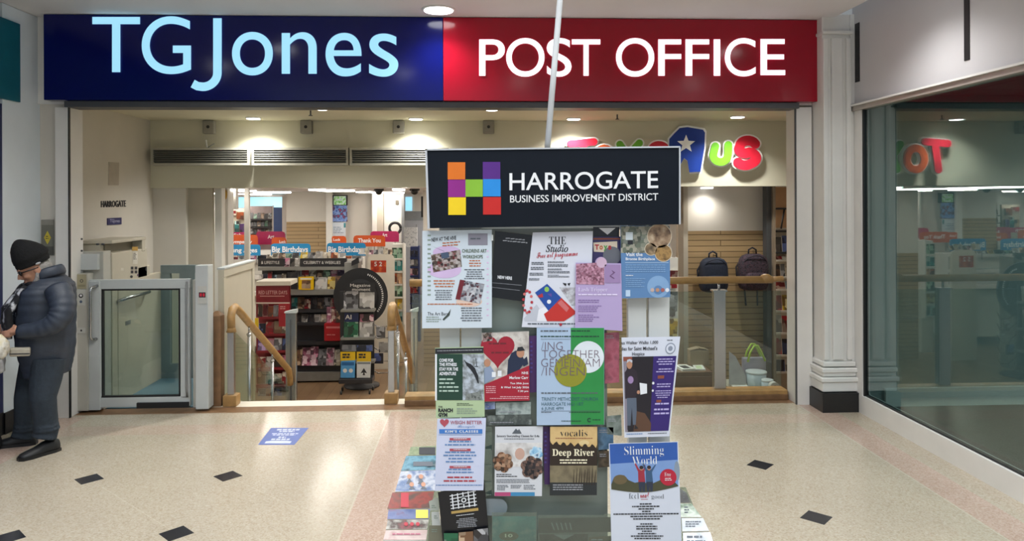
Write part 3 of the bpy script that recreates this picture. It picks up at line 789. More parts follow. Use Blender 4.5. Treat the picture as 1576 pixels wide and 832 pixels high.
# gate leaf
go = thing('gate', None, None, (0, 0, 0)); go.parent = T0; go.location = Vector((gx(220), GYF, 0.05)) - T0.location
fr = [(136, 430.5, 292, 443.5), (136, 443.5, 156, 612), (277, 443.5, 292, 612), (136, 612, 292, 624.5)]
b = MB()
for u0, v0, u1, v1 in fr: b.pbox(u0, u1, v0, v1, GYF + 0.03, 0.045, m_gate)
bpy.data.objects.remove(go)
gt = b.build('gate', T0, bevel=0.004)
b = MB()
for u0, v0, u1, v1 in ((156, 443.5, 277, 446), (156, 609.5, 277, 612), (156, 446, 158.5, 609.5), (274.5, 446, 277, 609.5)): b.pbox(u0, u1, v0, v1, GYF + 0.032, 0.035, m_rub)
b.build('seal', gt)
b = MB(); b.pbox(158.5, 274.5, 446, 609.5, GYF + 0.05, 0.008, m_gtint); b.build('pane', gt)
hx = gx(140.5, GYF - 0.03)
b = MB(); z0, z1 = gz(521), gz(439)
b.tube([(hx + 0.025, GYF + 0.03, z0), (hx, GYF - 0.02, z0 + 0.004), (hx - 0.006, GYF - 0.035, z0 + 0.03), (hx - 0.006, GYF - 0.035, z1 - 0.05), (hx, GYF - 0.03, z1 - 0.015), (hx + 0.03, GYF + 0.02, z1)], 0.013, m_chrome); b.build('pull_handle', gt)
b = MB(); b.tube([(gx(287), GYF + 0.01, gz(612)), (gx(287), GYF - 0.005, gz(600)), (gx(287), GYF - 0.005, gz(445)), (gx(287), GYF + 0.01, gz(434))], 0.009, m_grey); b.build('closer_bar', gt)
b = MB(); b.pbox(210, 290, 620, 627, GYF + 0.01, 0.04, m_rub); b.build('bottom_seal', gt)
# right post with red display
b = MB(); b.box(gx(301), gx(321), GYF - 0.01, GYF + 0.12, 0.02, gz(409), m_gate); b.box(gx(293), gx(301), GYF + 0.05, GYF + 0.12, 0.02, gz(432), m_lift); po = b.build('latch_post', T0, bevel=0.005)
f2 = PM(GYF - 0.01)
b = MB(); b.slab(lambda u, v, d: f2(u, v, 0.006 + d), [(304.5, 440), (318, 440), (318, 467), (304.5, 467)], mat('panel_pale', '', 0.35), 0.006); b.rect(f2, 306, 449.5, 316.5, 457.5, m_ink, 0.008); b.rect(f2, 307.5, 451, 310.5, 456, mat('red_digit', '#a02030', 0.4, emit=0.4), 0.009); b.rect(f2, 312, 451, 315, 456, mat('red_digit', '', 0.4), 0.009); b.build('display', po)
# mast side with control panel and top slot (runs back along the lift wall)
MX = -3.30
my0 = atX(173, 500, MX).y
b = MB(); b.box(MX - 0.30, MX, my0, 7.50, SF, atX(174, 389, MX).z, m_lift2); b.box(MX - 0.30, MX + 0.0, 7.30, 7.56, SF, 1.2, m_lift2)
zt_ = 1.49; b.box(MX - 0.30, MX - 0.10, my0, 7.44, 1.2, zt_ - 0.03, m_lift2); b.box(MX - 0.32, MX + 0.01, my0 - 0.02, 7.46, zt_ - 0.03, zt_, m_lift2); b.box(MX - 0.1, MX + 0.005, 7.38, 7.45, 1.35, zt_, m_lift2); ma = b.build('mast', T0, bevel=0.006)
b = MB(); b.box(MX - 0.099, MX - 0.09, my0 + 0.05, 7.38, atX(174, 389, MX).z, zt_ - 0.03, mat('slot_shadow', '#8a8474', 0.7)); b.build('slot', ma)
b = MB(); b.box(-3.62, -3.31, 6.66, my0, 0.0, 1.40, m_lift); b.box(-3.66, -3.34, 6.62, 6.72, 1.24, 1.38, m_gate); b.box(-3.71, -3.66, 6.60, 6.74, 1.14, 1.46, m_lift); b.box(-3.60, -3.46, 6.655, 6.67, 0.95, 1.22, mat('recess_grey', '#7b7a75', 0.6)); bo = b.build('bracket', T0, bevel=0.005)
for u, v in ((127.5, 367.5), (127.5, 385.5), (151, 375.5), (159, 375.5)):
    q = at(u, v, 6.62); b = MB(); b.cyl((q.x, 6.625 if u > 140 else 6.605, q.z), (q.x, 6.60, q.z), 0.009, m_dkgrey, 10); b.build('bolt', bo)
xm = lambda u, v, d=0.0: atX(u, v, MX) + Vector((d, 0, 0))
b = MB(); b.rect(xm, 203, 379.5, 212, 385.5, mat('tag_amber', '#b08a3a', 0.5), 0.002); b.build('amber_tag', ma)
b = MB(); b.rect(xm, 204, 387, 211.5, 406, mat('label_pale', '#cfcabd', 0.5), 0.002)
b.bars(xm, 205, 389, 210, 400, 5, m_ink, 0.003)
for u, v in ((201, 410), (207, 410), (201, 416), (207, 416)): b.rect(xm, u, v, u + 4, v + 4.5, m_ink, 0.002)
b.build('instruction_label', ma)
b = MB(); b.disc(xm, 202, 425.5, 2.2, m_ink, 0.002); b.disc(xm, 212, 423, 1.5, mat('dark_violet', '#4a3550', 0.5), 0.002); b.rect(xm, 186, 412, 190, 416, mat('label_pale', '', 0.5), 0.002); b.build('key_button', ma)
b = MB(); b.rect(xm, 223.5, 411, 225.5, 416, m_ink, 0.002); b.build('catch', ma)
# inner carriage wall with grab rail
WX = -3.335
b = MB(); b.box(WX - 0.03, WX + 0.04, my0 + 0.1, 7.86, 0.0, 1.1, m_lift2); iw = b.build('carriage_wall', T0)
b = MB(); y0_, y1_ = atX(191, 460, WX + 0.1).y, atX(232, 451, WX + 0.1).y
b.tube([(WX + 0.04, y0_, 0.93), (WX + 0.10, y0_ + 0.03, 0.95), (WX + 0.10, y1_ - 0.03, 0.95), (WX + 0.04, y1_, 0.93)], 0.016, m_chrome); b.build('grab_rail', iw)
b = MB(); b.box(WX + 0.04, WX + 0.043, y0_ + 0.15, y0_ + 0.25, 0.68, 0.72, m_grey); b.build('data_plate', iw)
# rear end: teal-grey frame with glazed opening, top rail
b = MB(); RY = 7.80
for u0, u1, v0, v1 in ((247, 262, 420.2, 560), (276, 300, 420.2, 560), (247, 322, 408, 420), (247, 322, 560.2, 600)): b.pbox(u0, u1, v0, v1, RY, 0.05, m_lteal)
b.build('rear_gate', T0)
b = MB(); b.pbox(262, 276, 420, 560, RY + 0.02, 0.006, m_clear); b.build('rear_pane', T0)
# side enclosure panel beside the stairs
PX = -2.33
ya = 6.82; yb = 7.75; zt2 = 1.215
b = MB(); b.box(PX - 0.04, PX, ya, yb, SF, zt2, m_lift2)
for (p, q, r, s) in ((ya + 0.002, yb - 0.002, zt2 - 0.07, zt2 - 0.001), (ya + 0.002, yb - 0.002, SF, SF + 0.1), (ya + 0.002, ya + 0.06, SF + 0.101, zt2 - 0.071), (yb - 0.07, yb - 0.002, SF + 0.101, zt2 - 0.071)): b.box(PX - 0.001, PX + 0.014, p, q, r, s, m_lift2)
b.box(PX - 0.05, PX + 0.02, ya, yb, zt2, zt2 + 0.018, m_gate); b.build('side_panel', T0, bevel=0.003)
# ================================================================ stair rails
LXR, RXR = -2.225, -0.79


def stair_rail(x, label, brown):
    t = thing('stair_handrail', label, 'handrail', (x, 6.78, 0.0), 'stair handrails')
    if brown:
        q = MB(); q.box(-2.405, -2.305, 6.70, 6.80, 0, 0.81, m_oakd); q.loft([[(-2.405, 6.70, .81), (-2.305, 6.70, .81), (-2.305, 6.80, .81), (-2.405, 6.80, .81)], [(-2.37, 6.735, .85), (-2.34, 6.735, .85), (-2.34, 6.765, .85), (-2.37, 6.765, .85)]], m_oakd, smooth=False); q.build('newel_post', t, bevel=0.004)
    q = MB(); y0, z0 = 6.74, 0.88; pts = [(x, y0, 0.70), (x, y0 - 0.005, 0.80), (x, y0 + 0.03, 0.86), (x, y0 + 0.10, 0.87), (x, y0 + 0.22, 0.815)]
    for i in range(1, 7):
        f = i / 6; pts.append((x, y0 + 0.22 + 1.78 * f, 0.815 - 0.96 * f))
    pts.append((x, 8.80, -0.26)); pts.append((x, 8.81, -0.34)); q.tube(pts, 0.036, m_oak, 12); rail = q.build('rail', t)
    q = MB(); q.cyl((x, y0, 0.66), (x, y0, 0.72), 0.045, m_oak, 16, 0.03); q.build('rail_cap', t)
    q = MB(); q.box(x - 0.028, x + 0.028, y0 - 0.028, y0 + 0.028, 0.09, 0.68, m_chrome); q.build('top_post', t, bevel=0.004)
    q = MB(); q.box(x - 0.06, x + 0.06, y0 - 0.06, y0 + 0.06, 0, 0.10, m_oak); q.build('base_block', t, bevel=0.006)
    for y in (7.25, 8.05):
        zr = 0.815 - 0.96 * (y - y0 - 0.22) / 1.78; q = MB(); q.cyl((x, y, SF), (x, y, zr - 0.10), 0.017, m_chrome, 12); q.cyl((x, y, zr - 0.12), (x, y, zr - 0.03), 0.009, m_chrome, 10); q.cyl((x, y, zr - 0.12), (x, y, zr - 0.105), 0.024, m_chrome, 12); q.build('baluster', t)
    q = MB(); k = 0.006
    a = [(x - k, 6.80, 0.06), (x - k, 8.72, SF + 0.1), (x - k, 8.72, -0.35), (x - k, 6.80, 0.66)]
    q.hexa([a[0], a[1], (x + k, a[1][1], a[1][2]), (x + k, a[0][1], a[0][2]), a[3], a[2], (x + k, a[2][1], a[2][2]), (x + k, a[3][1], a[3][2])], m_clear); q.build('pane', t)
    return t


stair_rail(LXR, 'oak stair handrail beside the lift with brown newel post', True)
stair_rail(RXR, 'oak stair handrail beside the balcony with oak capped steel post', False)
for x, lab in ((-2.235, 'tall steel post at the stair foot near the lift'), (-0.77, 'tall steel post at the stair foot near the aisle')):
    t = thing('gate_post', lab, 'post', (x, 8.91, SF), 'steel posts at the stair foot')
    wdt = 0.062 if x < -1 else 0.04
    q = MB(); q.box(x - wdt, x + wdt, 8.88, 8.94, SF, 0.50, m_chrome); q.build('shaft', t, bevel=0.005)
    q = MB(); q.hexa([(x - wdt - .01, 8.87, .50), (x + wdt + .01, 8.87, .50), (x + wdt + .01, 8.95, .50), (x - wdt - .01, 8.95, .50), (x - wdt - .01, 8.87, .515), (x + wdt + .01, 8.87, .545), (x + wdt + .01, 8.95, .545), (x - wdt - .01, 8.95, .515)], m_gate); q.build('cap', t)
    q = MB(); q.box(x - wdt * 0.15, x + wdt * 0.15, 8.873, 8.88, SF + 0.1, 0.42, m_dkgrey); q.build('slot', t)
# ================================================================ balcony rail
RY_ = 6.72
t = thing('balcony_rail', 'oak topped glass balcony rail with square steel post before the slatted bay', 'railing', (1.1, RY_, 0.0))
q = MB(); q.tube([(-0.62, RY_, 1.09), (2.74, RY_, 1.09)], 0.034, m_oak, 14); q.build('rail', t)
q = MB(); q.cyl((2.70, RY_, 1.09), (2.84, RY_, 1.10), 0.024, m_oak, 12); q.ball((2.68, RY_, 1.10), (0.06, 0.045, 0.045), m_oak, 12); q.build('rail_end', t)
q = MB(); q.box(-0.66, 2.84, RY_ - 0.10, RY_ + 0.06, 0.0, 0.085, m_oak); q.box(-0.66, 2.84, RY_ - 0.115, RY_ - 0.10, 0.0, 0.05, m_oakd); q.build('base_board', t, bevel=0.004)
for x in (2.235, 0.75):
    q = MB(); q.box(x - 0.055, x + 0.055, RY_ - 0.03, RY_ + 0.04, 0.085, 0.99, m_chrome); po = q.build('post', t, bevel=0.005)
    q = MB(); q.box(x - 0.066, x + 0.066, RY_ - 0.04, RY_ + 0.05, 0.985, 1.0, m_chrome); q.cyl((x, RY_, 1.0), (x, RY_, 1.06), 0.011, m_chrome); q.build('neck', po)
for x0_, x1_ in ((-0.60, 0.69), (0.81, 2.18), (2.30, 2.82)):
    q = MB(); q.box(x0_, x1_, RY_ - 0.004, RY_ + 0.004, 0.10, 0.985, m_clear); q.build('pane', t)
# ================================================================ shop stock and fixtures
PAL = {'red': ['#b3202c', '#d9cbb8', '#7a1420'], 'pink': ['#d98aa6', '#f0d5dc', '#b04a72'], 'yellow': ['#e7c022', '#f1e6b0', '#a87a18'], 'white': ['#e6e4df', '#c9c4bd', '#8d8780'],
       'navy': ['#1d2750', '#5a6ca8', '#10142a'], 'black': ['#18181c', '#55504c', '#26262c'], 'green': ['#2f7a54', '#a9cbb0', '#1f4a34'], 'blue': ['#3a7fb8', '#bcd8e8', '#22507c'],
       'brown': ['#7c5a40', '#c9ae90', '#3f2c20'], 'purple': ['#5b3a7a', '#b7a0cc', '#34204a'], 'orange': ['#d0662a', '#efc9a0', '#8a3a16'], 'grey': ['#8d8d90', '#c9c9cc', '#55555a'], 'teal': ['#2b8a8a', '#b9dcd8', '#1c4f55'], 'cream': ['#ddd2b8', '#efe8d8', '#a8987a']}


def cover(c, scale=26):
    p = PAL[c]; dk = ['#%02x%02x%02x' % tuple(int(int(h[i:i + 2], 16) * 0.62) for i in (1, 3, 5)) for h in p]
    return picture('cover_%s_%d' % (c, scale), [dk[0], dk[2], p[0], dk[2], p[1], dk[0], '#2a2422', p[0]], scale * 0.62, kind='voronoi')


m_paper = mat('page_edges', '#d8d2c4', 0.7)


def flat(name, label, cat, group, box, Y, m, th=0.008, lean=0.0, sk=0.0):
    """one printed thing standing at depth Y; box in photo pixels; lean = top further back"""
    u0, u1, v0, v1 = box; v1 = v1 - 0.8
    mp = lambda u, v, d=0.0: at(u, v, Y) + Vector((0, lean * (v1 - v) / max(1, v1 - v0) - d, 0))
    b = MB(); b.slab(mp, [(u0 + sk, v0), (u1 + sk, v0), (u1, v1), (u0, v1)], m, th, m_paper)
    bot = min(v.co.z for v in b.bm.verts); ys = [v.co.y for v in b.bm.verts]; xs = [v.co.x for v in b.bm.verts]
    for x0, x1, y0, y1, zt_ in REG:
        if x0 < max(xs) and x1 > min(xs) and y0 < max(ys) + 0.02 and y1 > min(ys) and 0 < zt_ + 0.002 - bot < 0.06:
            for v in b.bm.verts:
                if v.co.z < zt_ + 0.002: v.co.z = zt_ + 0.002
    o = b.build(name); return tag(o, label, cat, group)


def row(name, cat, where, group, u0, u1, v0, v1, Y, cols, m=None, jit=3, lean=0.03, scale=26, gap=0.6, ends='from lift side'):
    n = len(cols); w_ = (u1 - u0) / n
    for i, c in enumerate(cols):
        flat(name, '%s %s, %s %s %s' % (c, cat, ORD[i] if i < 16 else str(i), ends, where), cat, group, (u0 + i * w_ + gap / 2, u0 + (i + 1) * w_ - gap / 2, v0 + rnd.uniform(0, jit), v1), Y + 0.002 * (i % 2), cover(c, scale), lean=lean)


m_rack = mat('rack_grey', '#86857f', 0.45, metal=0.2); m_rackd = mat('rack_dark', '#2b2b2e', 0.5); m_hdr = mat('header_black', '#232325', 0.4); m_hw = mat('header_print', '#dcdad4', 0.5)
# ---- magazine rack
MY = 11.2
b_ = at(473, 584, MY)
T = thing('magazine_rack', 'long grey magazine rack with black headers beyond the stairs', 'rack', (b_.x, MY + 0.2, SF))
q = MB(); x0, x1 = at(397, 500, MY).x, at(530, 500, MY).x; q.box(x0, x1, MY + 0.22, MY + 0.27, SF, at(400, 400, MY).z, m_rackd); q.build('back_panel', T)
q = MB(); q.pbox(530, 552, 404, 585, MY - 0.05, 0.32, m_rack); q.build('end_column', T)
for v0, v1, y, m in ((411, 415, 0.0, m_rack), (446.5, 453, -0.08, m_rack), (477, 480, -0.02, m_rackd), (497, 500, -0.06, m_rackd), (526, 530, -0.02, m_rackd)):
    q = MB(); q.pbox(397 if v0 < 460 else 447, 530, v0, v1, MY + y, 0.24 - y, m); q.build('shelf', T)
q = MB(); q.pbox(397, 530, 563, 574, MY + 0.04, 0.2, m_rackd); q.pbox(397, 530, 574, 585, MY - 0.02, 0.26, m_rack); q.build('plinth', T)
q = MB(); q.pbox(447, 500, 500, 527, MY + 0.10, 0.1, m_rackd); q.build('drop_panel', T)
for u0, u1, s in ((397, 437, '& LIFESTYLE'), (462, 531, 'CELEBRITY & WEEKLIES')):
    hp = PM(MY); q = MB(); q.slab(hp, [(u0, 398.5), (u0 + 1.5, 397.3), (u1 - 1.5, 397.3), (u1, 398.5), (u1, 410), (u0, 410)], m_hdr, 0.02); q.text(hp, s, u0 + 5, 401.5, u1 - 7, 406, m_hw); q.build('header', T)
hp = PM(MY - 0.1); q = MB(); q.slab(hp, [(541, 402), (552, 395), (553, 404), (541, 409)], m_hdr, 0.02); q.build('side_header', T)
row('magazine', 'magazine', 'behind the black rack headers', 'magazines above the rack headers', 418, 460, 388, 398, MY + 0.3, ['cream', 'brown', 'green', 'black'], jit=2)
row('magazine', 'magazine', 'above the celebrity header', 'magazines above the rack headers', 462, 532, 386, 398, MY + 0.3, ['yellow', 'grey', 'white', 'cream', 'orange', 'white'], jit=4)
row('magazine', 'magazine', 'between the two black headers', 'magazines above the rack headers', 438, 461, 397, 411, MY + 0.05, ['pink', 'black', 'white'], jit=1)
row('magazine', 'magazine', 'on the top shelf below the lifestyle header', 'magazines on the top shelf', 397, 440, 418, 441, MY + 0.12, ['white', 'navy', 'red', 'blue', 'grey', 'cream'], jit=5)
row('magazine', 'magazine', 'behind the yellow framed one', 'magazines on the top shelf', 442, 530, 414, 430, MY + 0.16, ['black', 'grey', 'red', 'cream', 'brown', 'green', 'pink', 'purple'], jit=4)
for lab, u0, u1, v0, m in (('dark portrait magazine beside the yellow framed one', 441, 458, 419, 'black'), ('white magazine with two dark figures on the top shelf', 484.5, 503, 427, 'white'), ('yellow and black magazine beside the white one on top shelf', 504, 515.5, 426, 'yellow'), ('brown magazine at the end column on the top shelf', 516, 530, 425, 'brown')):
    flat('magazine', lab, 'magazine', 'magazines on the top shelf', (u0, u1, v0, 447), MY - 0.02, cover(m, 18), lean=0.04)
yp = PM(MY - 0.092); q = MB(); q.slab(yp, [(459.5, 426), (483, 425), (483, 445.5), (459.5, 445.5)], mat('cover_yellow_frame', '#e3b90e', 0.35), 0.01, m_paper); q.rect(yp, 464.5, 431, 478, 444, cover('brown', 18), 0.001); q.rect(yp, 462, 427.5, 480, 430, m_hw, 0.001)
tag(q.build('magazine'), 'yellow framed magazine with a brown picture on the top shelf', 'magazine', 'magazines on the top shelf')
row('magazine', 'magazine', 'on the second shelf of the rack', 'magazines on the second shelf', 448, 528, 455, 477, MY + 0.1, ['teal', 'brown', 'red', 'black', 'brown', 'grey', 'red', 'pink'], jit=6)
row('magazine', 'magazine', 'on the third shelf of the rack', 'magazines on the third shelf', 454, 512, 482, 497, MY + 0.02, ['black', 'white', 'black', 'white', 'cream', 'pink'], jit=2)
row('magazine', 'magazine', 'on the bottom shelf of the rack', 'magazines on the bottom shelf', 452, 526, 534, 563, MY - 0.02, ['brown', 'pink', 'pink', 'grey', 'pink', 'cream'], jit=6, lean=0.08)
flat('magazine', 'black magazine tucked low beside the drop panel', 'magazine', 'magazines on the bottom shelf', (500, 526, 535, 548), MY + 0.10, cover('black', 18))
T = thing('display_box', 'bright red open display box on the magazine rack', 'box', at(512, 524, MY - 0.12)); rb = mat('red_card', '#b5121f', 0.4)
q = MB(); q.pbox(499, 526, 498, 524, MY - 0.17, 0.10, rb); q.build('tray', T)
q = MB(); hp = PM(MY - 0.17); q.rect(hp, 502, 502, 523, 505, mat('red_card_pale', '#d87d80', 0.5), 0.001); q.bars(hp, 503, 514, 522, 518, 1, mat('red_card_pale', '', 0.5), 0.001); q.build('print', T)
row('magazine', 'magazine', 'standing in the red display box', 'magazines in the red box', 502, 525, 470, 497, MY - 0.12, ['pink', 'red', 'brown'], jit=6)
# ---- red gift card unit
RYU = 10.35
T = thing('gift_card_unit', 'dark red gift experience unit with cream top beside the lift panel', 'display unit', (at(420, 500, RYU).x, RYU + 0.15, SF))
m_rl = mat('dark_red_board', '#7c1a24', 0.4)
q = MB(); q.pbox(394, 447, 433, 439, RYU - 0.03, 0.4, m_cream); q.build('top', T)
hp = PM(RYU); q = MB(); q.slab(hp, [(394, 439), (445, 439), (445, 465), (394, 465)], m_rl, 0.03); q.text(hp, 'RED LETTER DAYS', 398, 447, 442, 452.5, mat('pale_red_print', '#d8a8a4', 0.5)); q.rect(hp, 400, 455, 438, 455.8, mat('pale_red_print', '', 0.5), 0.001); q.rect(hp, 394, 465, 446, 467, m_cream, 0.001); q.build('header', T)
q = MB(); q.pbox(394, 447, 440, 625, RYU + 0.3, 0.04, m_rl); q.build('back_panel', T)
q = MB(); q.pbox(429, 445, 467, 502, RYU - 0.005, 0.02, mat('bright_red_board', '#9c1f28', 0.4)); q.bars(PM(RYU - 0.005), 431, 471, 443, 477, 2, mat('pale_red_print', '', 0.5), 0.001); q.build('side_flyer', T)
for v in (488, 514, 540, 566, 592, 616):
    q = MB(); q.pbox(394, 447, v, v + 2.5, RYU + 0.06, 0.24, m_rl); q.build('shelf', T)
CC = [['brown', 'red', 'orange', 'grey'], ['navy', 'red', 'brown', 'cream'], ['purple', 'pink', 'grey', 'navy'], ['red', 'white', 'brown', 'pink'], ['brown', 'teal', 'cream', 'red'], ['grey', 'orange', 'navy', 'brown']]
for k, cs in enumerate(CC):
    v1 = (488, 514, 540, 566, 592, 616)[k]
    row('gift_box', 'gift box', 'on the %s shelf of red gift unit' % ORD[k], 'gift boxes in the red unit', 396, 428 if k < 1 else 446, v1 - 20, v1, RYU + 0.1, cs, jit=4, scale=18)
flat('gift_card', 'yellow hanging card between lift panel and red gift unit', 'card', None, (392, 398, 489, 508), RYU - 0.1, mat('plain_yellow', '#e0bf20', 0.5), th=0.01)
# ---- wheeled magazine stand
SYP = 10.5
c0 = at(547, 592, SYP)
T = thing('magazine_stand', 'narrow wheeled magazine stand with black header in front of the rack', 'stand', (c0.x, SYP + 0.1, SF))
hp = PM(SYP)
q = MB(); q.slab(hp, [(531, 437), (533, 435.5), (576, 434), (577, 436), (577, 448), (531, 448)], m_hdr, 0.02); q.text(hp, 'Magazine', 539, 436.5, 570, 442.5, m_hw); q.text(hp, 'moment', 542, 443.5, 570, 447.5, m_hw); q.build('header', T)
q = MB(); q.pbox(523, 576, 448, 585, SYP + 0.16, 0.03, m_rackd); q.build('back_panel', T)
q = MB(); q.pbox(521, 573, 583, 590, SYP - 0.06, 0.26, m_rackd); q.build('base', T, bevel=0.01)
for v in (477, 520, 556):
    q = MB(); q.pbox(524, 576, v, v + 2.5, SYP - 0.01, 0.18, m_rack); q.build('shelf', T)
for u, y in ((525, -0.04), (569, -0.04), (527, 0.16), (574, 0.17)):
    c = at(u, 593, SYP + y); q = MB(); q.cyl((c.x - 0.012, SYP + y, SF + 0.028), (c.x + 0.012, SYP + y, SF + 0.028), 0.028, m_black, 14); q.box(c.x - 0.006, c.x + 0.006, SYP + y - 0.01, SYP + y + 0.01, SF + 0.028, SF + 0.07, m_rack); q.build('caster', T)
for lab, box, c in (('grey magazine at the top of the wheeled stand', (529, 551, 448, 477), 'grey'), ('pale magazine with black car at the top of the wheeled stand', (553, 576, 450, 477), 'white'),
                    ('green sports magazine in the middle of the wheeled stand', (529, 551, 495, 521), 'green'), ('white magazine with dark tree in the middle of the wheeled stand', (553, 575, 494, 521), 'white'),
                    ('grey magazine low on the wheeled stand', (526, 549, 531, 541), 'grey'), ('dark magazine titled France low on the wheeled stand', (549, 573, 531, 541), 'navy')):
    flat('magazine', lab, 'magazine', 'magazines on the wheeled stand', box, SYP + 0.05, cover(c, 18), lean=0.02)
for lab, t_, u0, u1, v0, v1 in (('navy magazine titled AI on the wheeled stand', 'AI', 530, 552, 481, 493), ('red topped magazine beside the AI one on the wheeled stand', '', 554, 575, 483, 493)):
    hp2 = PM(SYP + 0.06); q = MB(); q.slab(hp2, [(u0, v0), (u1, v0), (u1, v1 + 2), (u0, v1 + 2)], mat('ai_navy', '#1f2a55', 0.4) if t_ else cover('pink', 18), 0.01, m_paper)
    if t_: q.text(hp2, t_, 531, 484, 541, 491, m_hw, off=0.02)
    tag(q.build('magazine'), lab, 'magazine', 'magazines on the wheeled stand')
for lab, u0, u1, c in (('yellow magazine with dark print above the blue one', 524, 547, '#d9b61c'), ('yellow magazine above the white ace magazine', 549, 571, '#d4b020')):
    hp2 = PM(SYP - 0.026); q = MB(); q.slab(hp2, [(u0, 541), (u1, 541), (u1, 556), (u0, 556)], mat('mag_' + c, c, 0.4), 0.01, m_paper); q.bars(hp2, u0 + 3, 544, u1 - 3, 552, 2, m_ink, 0.001, fill=0.7); tag(q.build('magazine'), lab, 'magazine', 'magazines on the wheeled stand')
hp2 = PM(SYP - 0.05)
q = MB(); q.slab(hp2, [(525, 555), (547, 554), (546, 581), (524, 581)], mat('mag_sky', '#4f97cf', 0.4), 0.012, m_paper); q.disc(hp2, 531, 570, 3.2, m_hw); q.disc(hp2, 540, 570, 3.2, m_hw); q.rect(hp2, 526, 557, 545, 562, mat('mag_sky_dark', '#1f5c92', 0.4), 0.001); tag(q.build('magazine'), 'blue magazine with two white discs at the bottom of the wheeled stand', 'magazine', 'magazines on the wheeled stand')
q = MB(); q.slab(hp2, [(549, 556), (571, 556), (570, 581), (549, 581)], mat('mag_pale', '#cdd3d4', 0.4), 0.012, m_paper); q.poly(hp2, [(560, 566), (565, 574), (560.8, 573), (562, 577), (558, 577), (559.2, 573), (555, 574)], m_ink); q.rect(hp2, 550, 557, 570, 560, mat('mag_grey', '#7c8486', 0.5), 0.001); tag(q.build('magazine'), 'white magazine with black spade at the bottom of the wheeled stand', 'magazine', 'magazines on the wheeled stand')
# ---- big black round display board with wire card spinner
DY = 10.85
c = at(555, 456, DY)
T = thing('round_display', 'big black round display board behind the wheeled stand', 'display', (c.x, DY + 0.1, SF))
q = MB(); dp = PM(DY); R0 = 42
q.slab(dp, [(555 + R0 * math.cos(a), 456 + R0 * 1.05 * math.sin(a)) for a in [2 * PI * i / 40 for i in range(40)]], m_hdr, 0.05); q.build('disc', T)
q = MB(); q.slab(lambda u, v, d: dp(u, v, 0.01 + d), [(555 + 25 * math.cos(a), 456 + 27 * math.sin(a)) for a in [2 * PI * i / 30 for i in range(30)]], mat('header_grey', '#39393c', 0.4), 0.01); q.build('centre', T)
q = MB()
for i in range(22):
    a = math.radians(-70 + i * 5.2); r_ = 34
    for (s0, s1) in ((-1.1, 1.1),):
        q.poly(dp, [(555 + (r_ + dr) * math.cos(a + da), 456 + (r_ + dr) * 1.05 * math.sin(a + da)) for dr, da in ((-1.3, -0.03), (1.3, -0.03), (1.3, 0.02), (-1.3, 0.02))], m_hw, 0.001)
q.build('rim_lettering', T)
q = MB(); q.cyl((c.x, DY + 0.09, SF), (c.x, DY + 0.09, c.z), 0.025, m_rack); q.lathe((c.x, DY + 0.09, SF), [(0.26, 0), (0.26, 0.02), (0.05, 0.04), (0.03, 0.05)], m_rackd); q.build('pole', T)
for i in range(5):
    z = 0.15 - i * 0.17; q = MB(); q.tube([(c.x + 0.05, DY + 0.05, z - 0.05), (c.x + 0.25, DY - 0.02, z - 0.16), (c.x + 0.40, DY - 0.05, z - 0.15), (c.x + 0.45, DY - 0.05, z - 0.05)], 0.008, m_chrome, 6); q.build('wire_arm', T)
for i, (u, v, c_) in enumerate(((586, 512, 'grey'), (590, 535, 'white'), (583, 552, 'navy'))):
    flat('postcard', '%s postcard hanging on the wire arms of the round display' % c_, 'card', 'cards on the wire arms', (u - 7, u + 7, v - 9, v + 8), DY - 0.07, cover(c_, 18))
# ---- greeting card gondolas with coloured headers
CY_ = 13.0
T = thing('card_gondola', 'greeting card gondola with blue birthday headers beyond the magazine rack', 'gondola', (at(470, 500, CY_).x, CY_ + 0.3, SF))
q = MB(); q.pbox(336, 556, 400, 530, CY_ + 0.2, 0.5, m_light); q.build('body', T)
for v in (400, 425, 450):
    q = MB(); q.pbox(336, 556, v, v + 3, CY_ + 0.02, 0.18, m_light); q.build('shelf', T)
row('greeting_card', 'greeting card', 'under the blue headers', 'cards under the blue headers', 352, 556, 391, 401, CY_ + 0.08, ['red', 'white', 'pink', 'black', 'cream', 'pink', 'brown', 'green', 'black', 'yellow', 'white', 'cream', 'orange', 'white'], jit=3)


def header(label, text, u0, u1, v0, v1, Y, color, tx=None, group='coloured card headers'):
    hp = PM(Y); b = MB(); r_ = 4.5; m = mat('header_' + color, color, 0.4)
    o = [(u0, v1), (u0, v0 + r_), (u0 + 1.3, v0 + 1.3), (u0 + r_, v0), (u1 - r_, v0), (u1 - 1.3, v0 + 1.3), (u1, v0 + r_), (u1, v1)]
    c_ = at((u0 + u1) / 2, v1, Y); t = thing('header_sign', label, 'sign', c_, group)
    b.slab(hp, o, m, 0.02)
    if text: b.text(hp, text, *(tx or (u0 + 5, v0 + 5, u1 - 5, v1 - 4)), mat('header_white', '#f0f2f4', 0.4), off=0.025, res=3)
    b.build('board', t)
    for u in (u0 + 6, u1 - 6):
        p = at(u, v1, Y); q = MB(); q.cyl((p.x, Y + 0.012, p.z - 0.16), (p.x, Y + 0.012, p.z + 0.02), 0.008, m_grey, 8); q.build('stem', t)
    return t


